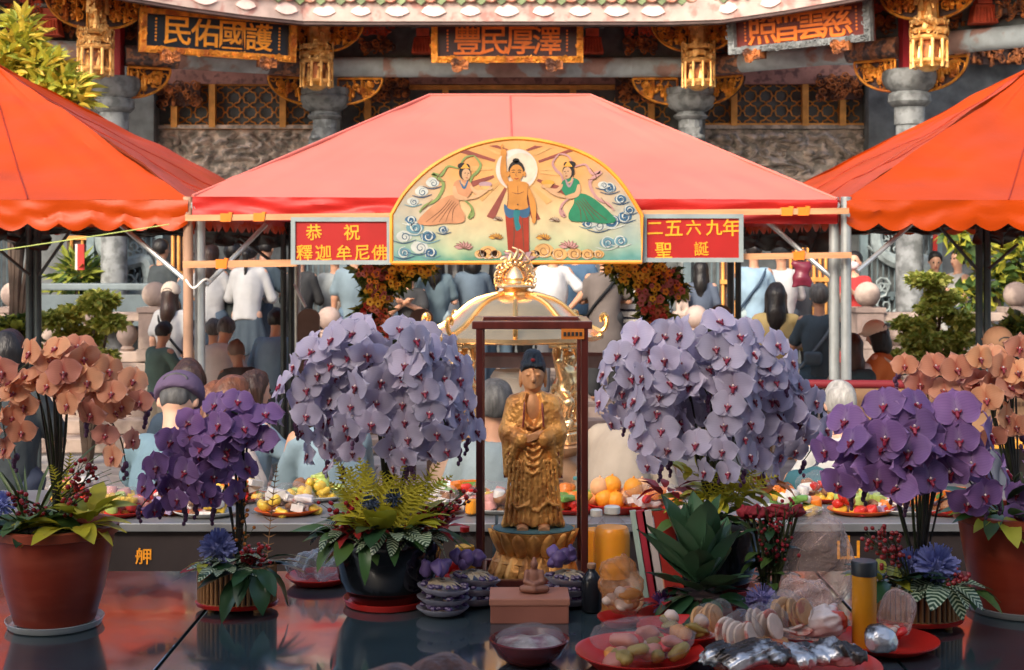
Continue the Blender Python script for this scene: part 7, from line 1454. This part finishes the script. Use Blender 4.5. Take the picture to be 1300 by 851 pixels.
# ---- leaves as parts
LEAF = {}
def leafm(kind):
    if kind in LEAF: return LEAF[kind]
    spec = {'strap': (.20, .030, .15, .55, 7, mat('orchid_leaf', (.035, .085, .022), .3, var=.2)), 'dark': (.12, .030, .2, .4, 5, mat('dark_glossy_leaf', (.018, .05, .02), .3, var=.25)), 'lime': (.10, .027, .25, .45, 5, mat('lime_pot_leaf', (.40, .40, .04), .42, var=.15, transl=.3)), 'yellow': (.11, .030, .25, .5, 5, mat('yellow_pot_leaf', (.55, .48, .04), .42, var=.15, transl=.3)),
            'green': (.10, .026, .25, .5, 5, mat('green_pot_leaf', (.07, .13, .03), .4, var=.2, transl=.2)), 'blade': (.26, .006, .3, .35, 7, mat('grass_blade', (.10, .14, .045), .45, var=.25)), 'agave': (.15, .036, .45, -.12, 7, mat('succulent_leaf', (.05, .11, .055), .28, var=.2)), 'varieg': (.08, .024, .2, .5, 6, None), 'red': (.07, .016, .2, .4, 4, mat('red_leaf', (.34, .025, .025), .45, var=.2, transl=.2)), 'maple': (.07, .03, .2, .4, 4, mat('orange_leaf', (.6, .17, .02), .45, var=.2, transl=.3))}[kind]
    L, w, fo, dr, n_, m = spec
    if kind == 'varieg':
        m = mat('striped_leaf', (.035, .075, .03), .35, var=.1); nt = m.node_tree; nn, l = nt.nodes, nt.links; tc = nn.new('ShaderNodeTexCoord'); sp = nn.new('ShaderNodeSeparateXYZ'); l.new(tc.outputs['Object'], sp.inputs[0]); ab = nn.new('ShaderNodeMath'); ab.operation = 'ABSOLUTE'; l.new(sp.outputs[0], ab.inputs[0])
        ma = nn.new('ShaderNodeMath'); ma.operation = 'MULTIPLY_ADD'; ma.inputs[1].default_value = -.75; l.new(ab.outputs[0], ma.inputs[0]); l.new(sp.outputs[1], ma.inputs[2]); mm_ = nn.new('ShaderNodeMath'); mm_.operation = 'MULTIPLY'; mm_.inputs[1].default_value = 620; l.new(ma.outputs[0], mm_.inputs[0]); sn = nn.new('ShaderNodeMath'); sn.operation = 'SINE'; l.new(mm_.outputs[0], sn.inputs[0]); mr = nn.new('ShaderNodeMapRange'); mr.inputs[1].default_value = .1; mr.inputs[2].default_value = .5; l.new(sn.outputs[0], mr.inputs[0])
        mx = nn.new('ShaderNodeMix'); mx.data_type = 'RGBA'; l.new(mr.outputs[0], mx.inputs[0]); mx.inputs[6].default_value = (.02, .05, .022, 1); mx.inputs[7].default_value = (.36, .42, .28, 1); hs = [q for q in nn if q.type == 'HUE_SAT'][0]; l.new(mx.outputs[2], hs.inputs['Color'])
    vs, fs = [], []; nv = 4
    for i in range(n_ + 1):
        t = i / n_; ww = w * (math.sin(PI * min(1, (t * .92 + .07))) ** .75) if i < n_ else w * .03
        for j in range(nv + 1): v = j / nv * 2 - 1; vs.append((v * ww, L * t, -dr * L * t * t + fo * abs(v) * ww + .0015 * math.sin(9 * t + 3 * v)))
    for i in range(n_):
        for j in range(nv): a = i * (nv + 1) + j; fs.append((a, a + 1, a + nv + 2, a + nv + 1))
    mb = MB(); mb.add(vs, fs); LEAF[kind] = mb.mesh('leaf', m); return LEAF[kind]
def leaf(o, kind, p, az, el, roll=0, s_=1.0, name='leaf'): inst(name, leafm(kind), o, p, (el, roll, az), s_)     # az: 0 points away from the camera (+y)
def rosette(o, kind, c, n, el, seed, s_=1.0, spread=.01, az=None, name='leaf', rollr=.25):
    rg = random.Random(seed)
    for i in range(n): a = (rg.uniform(*az) if az else 2 * PI * i / n + rg.uniform(-.3, .3)); leaf(o, kind, Vector(c) + Vector((-math.sin(a) * spread, math.cos(a) * spread, rg.uniform(-.008, .008))), a, rg.uniform(*el), rg.uniform(-rollr, rollr), s_ * rg.uniform(.75, 1.2), name)
def pompon(o, c, r_, m, n=170, seed=1, name='pompon_flower'):
    rg = random.Random(seed); mb = MB()
    for i in range(n):
        v = Vector((rg.gauss(0, 1), rg.gauss(0, 1), rg.gauss(0, 1) + .25)).normalized(); q = v.orthogonal().normalized() * r_ * .05; t_ = v * r_ * rg.uniform(.8, 1.08) + Vector((0, 0, .0)); mb.add([v * r_ * .2 - q, v * r_ * .2 + q, t_ + q * 1.1, t_ - q * 1.1], [(0, 1, 2, 3)])
    mb.ball((0, 0, 0), r_ * .5, 8, 6); mb.build(name, m, o, c, smooth=False)
M_BERRY = mat('red_berry', (.22, .012, .014), .25, var=.2, coat=.3); M_BERRYO = mat('amber_berry', (.40, .13, .02), .3, var=.2); M_BLUEP = mat('blue_pompon', (.20, .22, .46), .6, var=.2, transl=.2); M_COX = mat('cockscomb_red', (.22, .012, .02), .7, var=.3)
def berries(o, p0, p1, n, seed, m=None, r_=.0065, sp=.022, name='berry_spray'):
    rg = random.Random(seed); mb = MB(); p0, p1 = Vector(p0), Vector(p1); mb.tube([p0, p0.lerp(p1, .5) + Vector((.01, 0, .01)), p1], [.003, .0025, .0015], 5, 1)
    for i in range(n):
        t = rg.uniform(.35, 1.05); c = p0.lerp(p1, t) + Vector((rg.gauss(0, sp), rg.gauss(0, sp), rg.gauss(0, sp))); mb.tube([p0.lerp(p1, max(0, t - .15)), c], .001, 3, 1, False); mb.ball(c, r_ * rg.uniform(.8, 1.2), 7, 5)
    mb.build(name, [m or M_BERRY, M_STEM], o)
def frond(o, p0, p1, w, n, m, seed=1, name='fern_frond'):
    rg = random.Random(seed); mb = MB(); p0, p1 = Vector(p0), Vector(p1); pts = cr([p0, p0.lerp(p1, .5) + Vector((0, 0, .02)), p1], 8); mb.tube(pts, .0015, 4)
    ax = (p1 - p0).normalized(); sd_ = ax.cross(Vector((0, 1, 0))).normalized()
    for i in range(n):
        t = i / n; c = pts[int(t * (len(pts) - 1))]; ww = w * math.sin(PI * (t * .85 + .12))
        for s_ in (-1, 1): e = c + sd_ * s_ * ww + ax * ww * .5 + Vector((0, rg.uniform(-.006, .006), 0)); q = ax * w * .10; mb.add([c - q, c + q, e], [(0, 1, 2)])
    mb.build(name, m, o, smooth=False)
M_FERN = mat('fern_yellow', (.62, .55, .06), .5, var=.2, transl=.35); M_DRYF = mat('dried_frond', (.34, .17, .07), .6, var=.2); M_SOIL = mat('moss_soil', (.05, .04, .025), .9, bump=.8)
# ---- pots
M_POTR = mat('red_glazed_pot', (.22, .028, .012), .36, var=.25, vs_=3, coat=.12, stretch=(1, 1, 3), col2=(.28, .05, .025), c2s=5, c2w=(.45, .7)); M_POTRIM = mat('red_pot_rim', (.27, .05, .022), .4, var=.15); M_POTB = mat('black_glazed_pot', (.008, .008, .010), .10, var=.2, coat=.5); M_SAUC = mat('clear_saucer_plastic', (.45, .47, .46), .2, alpha=.6); M_BRZ = mat('bronze_slat', (.40, .20, .085), .42, .25, var=.2, vs_=6, rv=.15)
def pot_round(px, d, rt, rb, h, m, saucer, label, bul=1.0, rim=None):
    o = empty('potted_orchid', (S(px - 650, d), d, ZT), label=label, cat='potted orchid', group='potted orchids on the tables'); rt, rb = S(rt, d), S(rb, d); z0 = .012; mid_ = (rt * .55 + rb * .45) * bul
    mb = MB(); mb.lathe([(rb * .9, z0), (rb, z0 + .004), (mid_ * .97 if bul > 1 else mid_ * .96, z0 + h * .35), ((rt * .92) * (1 + (bul - 1) * .8), z0 + h * .72), (rt * (1.02 if bul > 1 else .97), z0 + h * .9), (rt, z0 + h), (rt * .93, z0 + h), (rt * .9, z0 + h * .9)], 48, cap=False); mb.add([(0, 0, z0 + .004)] + [(rb * .9 * math.cos(2 * PI * i / 16), rb * .9 * math.sin(2 * PI * i / 16), z0) for i in range(16)], [(0, 1 + (i + 1) % 16, 1 + i) for i in range(16)]); mb.build('pot', m, o)
    if rim: q = MB(); q.lathe([(rt * 1.0, z0 + h * .90), (rt * 1.035, z0 + h * .91), (rt * 1.04, z0 + h * .995), (rt * 1.0, z0 + h * 1.005), (rt * .93, z0 + h)], 48, cap=False); q.build('rim', rim, o)
    q = MB(); q.lathe([(rt * .93, z0 + h * .86), (rt * .5, z0 + h * .93), (0, z0 + h * .95)], 32); q.build('soil', M_SOIL, o)
    q = MB(); q.lathe([(rb * 1.05, 0), (rb * 1.15, .003), (rb * 1.22, .02), (rb * 1.20, .021), (rb * 1.1, .008), (0, .008)], 40); q.build('saucer', saucer, o); return o, z0 + h
def pot_ribbed(px, d, r_, h, label, sy=.7):
    o = empty('potted_orchid', (S(px - 650, d), d, ZT), label=label, cat='potted orchid', group='potted orchids on the tables'); r_ = S(r_, d); z0 = .022; n_ = 44
    q = MB(); q.lathe([(r_ * .97, z0), (r_ * .985, z0 + h), (r_ * .9, z0 + h), (r_ * .88, z0 + .01)], 44, sy=sy, cap=False); q.build('pot', M_DARK, o)
    me = MB(); me.tube([(0, 0, 0), (0, 0, h)], .0052, 8); me = me.mesh('slat', M_BRZ)
    for i in range(n_): a = 2 * PI * i / n_; inst('slat', me, o, (r_ * math.cos(a), r_ * sy * math.sin(a), z0 - .001))
    for z in (z0, z0 + h): q = MB(); q.tube([(r_ * 1.0 * math.cos(2 * PI * i / 40), r_ * sy * math.sin(2 * PI * i / 40), z) for i in range(41)], .0045, 6); q.build('hoop', M_BRZ, o)
    q = MB(); q.lathe([(r_ * .9, z0 + h * .9), (0, z0 + h)], 24, sy=sy); q.build('soil', M_SOIL, o)
    q = MB(); q.lathe([(r_ * .8, .006), (r_ * 1.06, .012), (r_ * 1.10, .022), (r_ * 1.07, .024), (0, .016)], 40, sy=sy); q.build('saucer', M_TRAYR, o)
    for sx in (-1, 1):
        for s2 in (-1, 1): q = MB(); q.lathe([(.01, 0), (.012, .008)], 10, (sx * r_ * .6, s2 * r_ * sy * .55, 0)); q.build('foot', M_BRZ, o)
    return o, z0 + h
def at(o, px, py, d): return P(px, py, d) - o.location
# 1 left peach orchid
o, zt = pot_round(70, 3.85, 76, 50, .262, M_POTR, M_SAUC, 'big red pot at the left edge with peach orchids and yellow leaves', rim=M_POTRIM); b0 = o.location + Vector((0, 0, zt))
blooms(o, 'peach', [[(62, 452), (105, 466), (150, 488), (190, 502)], [(66, 450), (30, 466), (2, 500), (8, 560)], [(74, 478), (118, 508), (150, 550), (160, 590)], [(50, 462), (84, 492), (112, 535)], [(86, 446), (125, 480), (185, 525)], [(40, 470), (14, 520), (20, 580)]], 17, 44, 3.75, .10, 3, b0, kinds=['peach', 'peach', 'peachpink'], face=.6)
rosette(o, 'blade', (-.07, 0, zt - .01), 26, (.5, 1.35), 1, .95, .02); rosette(o, 'green', (-.06, -.02, zt), 12, (.1, .9), 2, 1.1, .03); rosette(o, 'yellow', (.07, -.05, zt), 10, (-.1, .7), 3, 1.0, .03, az=(1.6, 4.6)); rosette(o, 'lime', (.09, -.03, zt + .02), 9, (.2, 1.0), 4, 1.0, .02); rosette(o, 'yellow', (.10, -.02, zt + .03), 6, (.6, 1.3), 5, .8, .02)
for k, (x, y) in enumerate(((15, 628), (28, 632), (100, 597), (120, 590), (108, 622))): berries(o, (0, 0, zt), at(o, x, y, 3.76), 16, k, sp=.014)
pompon(o, at(o, 2, 640, 3.75), .035, M_BLUEP, 130, 3); frond(o, (.02, 0, zt), at(o, 90, 575, 3.85), .03, 26, M_FERN, 2); frond(o, (.03, 0, zt), at(o, 65, 590, 3.8), .025, 22, M_FERN, 3); rosette(o, 'dark', (-.06, -.06, zt - .01), 10, (-.2, .5), 6, .8, .04)
# 2 left dark purple orchid, ribbed pot
o, zt = pot_ribbed(301, 4.02, 48, .102, 'ribbed bronze pot with dark purple orchid left of the black pot'); b0 = o.location + Vector((0, 0, zt))
blooms(o, 'purple', [[(302, 520), (265, 534), (232, 566), (205, 610), (178, 645)], [(308, 530), (275, 562), (250, 604), (235, 648)], [(314, 545), (298, 585), (284, 622), (272, 648)], [(292, 522), (325, 536), (348, 556)], [(270, 548), (228, 592), (206, 640)], [(300, 540), (262, 588), (250, 640)]], 16, 48, 3.92, .06, 5, b0, face=.5)
pompon(o, (-.05, -.02, zt + .05), .055, M_BLUEP, 260, 5); rosette(o, 'varieg', (-.02, -.07, zt + .01), 16, (-.3, .6), 7, .8, .035); rosette(o, 'varieg', (.0, -.05, zt + .03), 10, (.1, .9), 8, .7, .03); rosette(o, 'dark', (.06, -.06, zt), 9, (-.7, .5), 9, 1.0, .03, az=(2.0, 5.0)); rosette(o, 'strap', (.05, 0, zt), 4, (.1, .6), 10, .62, .02, az=(-2.2, -.8)); rosette(o, 'strap', (-.04, 0, zt), 2, (0, .3), 11, .5, .02, az=(1.2, 2.0)); rosette(o, 'red', (-.10, -.03, zt), 9, (-.2, .5), 12, .6, .015); rosette(o, 'lime', (-.08, -.05, zt + .02), 4, (0, .6), 13, .5, .01)
for k, (x, y) in enumerate(((325, 700), (312, 692), (338, 705))): berries(o, (.03, 0, zt), at(o, x, y, 3.95), 18, 30 + k, sp=.012)
berries(o, (.02, 0, zt), at(o, 306, 630, 4.0), 26, 40, M_BERRYO, .0055, .014); frond(o, (.08, .02, zt), at(o, 352, 590, 4.1), .022, 30, M_DRYF, 4)
# 3 lavender orchid in the black pot
o, zt = pot_round(492, 4.08, 70, 46, .195, M_POTB, M_TRAYR, 'glossy black pot with a great dome of lavender orchids', 1.08); b0 = o.location + Vector((0, 0, zt))
blooms(o, 'lavender', [[(470, 432), (420, 446), (384, 474), (368, 510), (378, 540)], [(480, 436), (434, 460), (404, 505), (400, 550), (414, 588)], [(492, 432), (468, 456), (440, 495), (428, 545), (434, 596)], [(488, 445), (490, 478), (502, 520), (510, 560), (518, 596)], [(500, 432), (528, 446), (524, 495), (532, 545), (524, 590)], [(505, 432), (550, 446), (576, 484), (582, 525), (592, 560)], [(512, 438), (544, 470), (556, 510), (568, 545), (582, 572)], [(480, 430), (446, 436), (408, 448), (388, 462)], [(470, 475), (462, 515), (450, 552)], [(560, 455), (574, 500), (566, 540)]], 12.6, 50, 3.93, .16, 8, b0)
for k in range(30): frond(o, (rnd.uniform(-.09, .09), rnd.uniform(-.10, -.02), zt), at(o, 418 + k * 5.4, rnd.uniform(580, 625), 3.93 + rnd.uniform(0, .1)), .034, 26, M_FERN, 50 + k)
rosette(o, 'lime', (0, -.05, zt + .03), 18, (.5, 1.3), 71, 1.1, .08); rosette(o, 'yellow', (.03, -.06, zt + .04), 12, (.5, 1.3), 72, .9, .07)
rosette(o, 'strap', (0, -.02, zt + .01), 8, (.1, .8), 21, .8, .03); rosette(o, 'dark', (.0, -.06, zt + .02), 12, (-.1, .9), 22, .9, .06); rosette(o, 'varieg', (.02, -.11, zt + .02), 16, (-.5, .6), 23, .95, .04); rosette(o, 'varieg', (.09, -.10, zt + .01), 12, (-.6, .6), 24, .95, .03); rosette(o, 'varieg', (-.12, -.07, zt + .02), 10, (-.3, .6), 25, .9, .03); rosette(o, 'red', (-.08, -.10, zt + .02), 14, (-.3, .8), 26, .9, .03); rosette(o, 'red', (-.04, -.12, zt + .03), 10, (-.2, .8), 27, .8, .02); rosette(o, 'green', (-.1, -.06, zt), 14, (-.3, .6), 28, 1.0, .04); rosette(o, 'red', (.13, -.06, zt + .02), 12, (-.2, .8), 29, .9, .03); leaf(o, 'strap', (-.05, -.14, zt + .01), PI + .1, -.5, 0, .6)
for k, (x, y) in enumerate(((585, 630), (598, 636), (575, 640), (455, 625), (440, 640), (415, 645))): berries(o, (.06 if x > 500 else -.06, -.02, zt), at(o, x, y, 4.0), 18, 60 + k, sp=.014)
pompon(o, at(o, 470, 640, 3.98), .03, mat('dusky_blue_bloom', (.05, .07, .12), .6, var=.3), 130, 9); pompon(o, at(o, 500, 632, 3.98), .03, MATS['dusky_blue_bloom'], 130, 10); rosette(o, 'strap', (.1, 0, zt), 3, (0, .3), 30, .6, .02, az=(-2.0, -1.2))
# 4 right lavender orchid (pot hidden behind the succulent)
o, zt = pot_round(905, 4.22, 62, 44, .19, M_POTB, M_TRAYR, 'tall lavender orchid with lime foliage right of the glass case', 1.05); b0 = o.location + Vector((0, 0, zt))
blooms(o, 'lavender', [[(860, 446), (822, 440), (790, 468), (776, 500), (792, 536)], [(868, 460), (836, 478), (820, 515), (828, 560), (838, 594)], [(884, 455), (862, 495), (852, 545), (850, 588)], [(894, 414), (878, 438), (886, 474), (900, 505)], [(900, 418), (928, 438), (948, 468), (940, 515), (930, 560), (942, 600)], [(920, 436), (962, 438), (990, 464), (1000, 486)], [(930, 455), (966, 486), (982, 535), (974, 580), (968, 605)], [(950, 474), (996, 494), (1028, 524), (1034, 560), (1018, 588)], [(905, 545), (900, 572), (914, 596)], [(862, 476), (884, 520), (880, 548)], [(850, 450), (810, 470), (800, 510), (806, 545)], [(960, 460), (1000, 510), (1006, 560)]], 12.8, 52, 4.05, .18, 12, b0)
rosette(o, 'lime', (-.02, -.05, zt + .07), 26, (-.2, 1.0), 31, .75, .07); rosette(o, 'yellow', (.02, -.06, zt + .10), 22, (-.2, 1.1), 32, .6, .08); rosette(o, 'lime', (.08, -.03, zt + .10), 20, (-.2, 1.0), 33, .6, .06); rosette(o, 'green', (-.05, -.08, zt + .03), 18, (-.3, .7), 34, .8, .07); rosette(o, 'yellow', (-.04, 0, zt + .15), 14, (.1, 1.2), 36, .6, .05)
for k in range(8): frond(o, (rnd.uniform(-.06, .08), -.05, zt + .05), at(o, 890 + k * 14, rnd.uniform(590, 615), 4.05), .032, 24, M_FERN, 80 + k)
rosette(o, 'red', (-.14, -.02, zt + .10), 14, (-.2, .9), 35, 1.0, .03); rosette(o, 'maple', (.16, 0, zt + .12), 8, (-.3, .8), 37, .8, .03)
# 5 right dark purple orchid, ribbed pot
o, zt = pot_ribbed(1166, 3.85, 52, .088, 'ribbed bronze pot with dark purple orchid at the right', .75); b0 = o.location + Vector((0, 0, zt))
blooms(o, 'purple', [[(1190, 534), (1140, 530), (1094, 540), (1064, 574), (1066, 608)], [(1195, 545), (1150, 564), (1114, 592), (1096, 622)], [(1180, 550), (1166, 592), (1150, 636)], [(1200, 530), (1234, 552), (1254, 592), (1268, 634)], [(1120, 548), (1090, 580), (1082, 628)], [(1212, 560), (1226, 602), (1250, 640)], [(1160, 536), (1132, 580), (1130, 620)]], 19, 60, 3.74, .06, 15, b0, face=.5)
pompon(o, (.03, -.06, zt + .06), .062, M_BLUEP, 300, 15); pompon(o, (-.03, -.03, zt + .06), .045, M_BLUEP, 200, 16); rosette(o, 'varieg', (.04, -.10, zt + .02), 16, (-.6, .5), 41, 1.05, .03); rosette(o, 'varieg', (.0, -.06, zt + .02), 10, (-.2, .7), 42, .9, .03); rosette(o, 'dark', (-.07, -.04, zt + .02), 14, (-.2, .8), 43, 1.0, .04); rosette(o, 'lime', (-.10, -.04, zt + .03), 10, (0, 1.0), 44, .7, .03); rosette(o, 'strap', (.02, .02, zt), 6, (.3, 1.0), 45, .6, .03); rosette(o, 'green', (.11, -.04, zt), 8, (-.2, .6), 46, .8, .02)
for k, (x, y) in enumerate(((1115, 672), (1098, 678), (1130, 680), (1215, 745), (1222, 738), (1210, 735))): berries(o, (-.03 if x < 1150 else .08, -.04, zt), at(o, x, y, 3.75), 22, 90 + k, sp=.014)
# 6 right peach orchid in the red pot
o, zt = pot_round(1292, 4.0, 76, 52, .268, M_POTR, M_SAUC, 'big red pot at the right edge with peach orchids', rim=M_POTRIM); b0 = o.location + Vector((0, 0, zt))
blooms(o, 'peach', [[(1272, 452), (1215, 482), (1172, 474), (1138, 477)], [(1280, 447), (1308, 472), (1314, 520)], [(1250, 472), (1226, 500), (1192, 512)], [(1270, 482), (1264, 540), (1298, 556)], [(1290, 455), (1262, 470), (1240, 505)]], 17, 45, 3.95, .08, 18, b0, kinds=['peach', 'peachpink'], face=.4)
rosette(o, 'green', (-.06, -.06, zt), 10, (-.2, .8), 51, 1.1, .04); rosette(o, 'strap', (-.03, 0, zt), 8, (.3, 1.2), 52, .9, .03); rosette(o, 'lime', (-.08, -.08, zt), 8, (-.5, .6), 53, .9, .03)
blooms(o, 'purple', [[(1296, 600), (1304, 640), (1300, 685)]], 16, 42, 3.86, .03, 19, b0, face=.2)
# 7 succulent on its red tray, cockscomb bouquet
o = empty('succulent', (S(888 - 650, 3.86), 3.86, ZT + .03), label='broad leaved dark green succulent on the large red tray', cat='plant')
q = MB(); q.lathe([(.05, 0), (.065, .05), (.062, .055), (.0, .05)], 24); q.build('pot', M_DARK, o)
for el, n_, s_, z, sd_ in (((1.15, 1.5), 5, 1.15, .15, 1), ((.9, 1.2), 7, 1.25, .12, 2), ((.5, .9), 9, 1.2, .09, 3), ((.1, .5), 9, 1.0, .07, 4)): rosette(o, 'agave', (0, -.01, z), n_, el, 60 + sd_, s_, .012)
rosette(o, 'dark', (0, -.03, .05), 14, (-.3, .4), 66, .9, .04); rosette(o, 'red', (-.08, -.02, .03), 10, (0, .7), 67, .8, .03)
pompon(o, (-.1, -.02, .03), .035, mat('dark_violet_petals', (.06, .02, .09), .5, var=.3), 120, 20)
o = empty('cockscomb_bouquet', (S(975 - 650, 3.98), 3.98, ZT), label='bouquet of dark red cockscomb with leafy stems right of the succulent', cat='bouquet')
for k in range(9):
    a = rnd.uniform(0, 6.28); top = at(o, 948 + k * 8, 655, 3.98 + rnd.uniform(-.04, .04)); q = MB(); q.tube([(.02 * math.cos(a), .02 * math.sin(a), 0), top * .5, top], [.005, .004, .004], 6); q.build('stem', M_STEM, o)
    q = lump((.026, .022, .016), k, .006, 120, .004); q.build('cockscomb', M_COX, o, top + Vector((0, 0, .012)))
    for j in range(5): leaf(o, 'dark' if j % 2 else 'green', top * rnd.uniform(.2, .9), rnd.uniform(0, 6.28), rnd.uniform(-.2, .8), 0, .55)
for k in range(5): berries(o, (.02, 0, .05), at(o, 960 + k * 12, 645, 3.92), 16, 120 + k, M_COX, .005, .016)

o = empty('paper_bloom', (S(966 - 650, 3.80), 3.80, ZT), label='crumpled blue violet paper bloom right of the succulent', cat='flower'); q = MB(); q.tube([(0, 0, 0), (0, 0, .05)], .006, 6); q.build('stem', M_STEM, o)
for k in range(3): pompon(o, (.025 * (k - 1), -.01 * k, .06 + .025 * (k % 2)), .042, mat('blue_violet_paper', (.24, .21, .42), .6, var=.25, transl=.2), 110, 40 + k, 'petal_head')
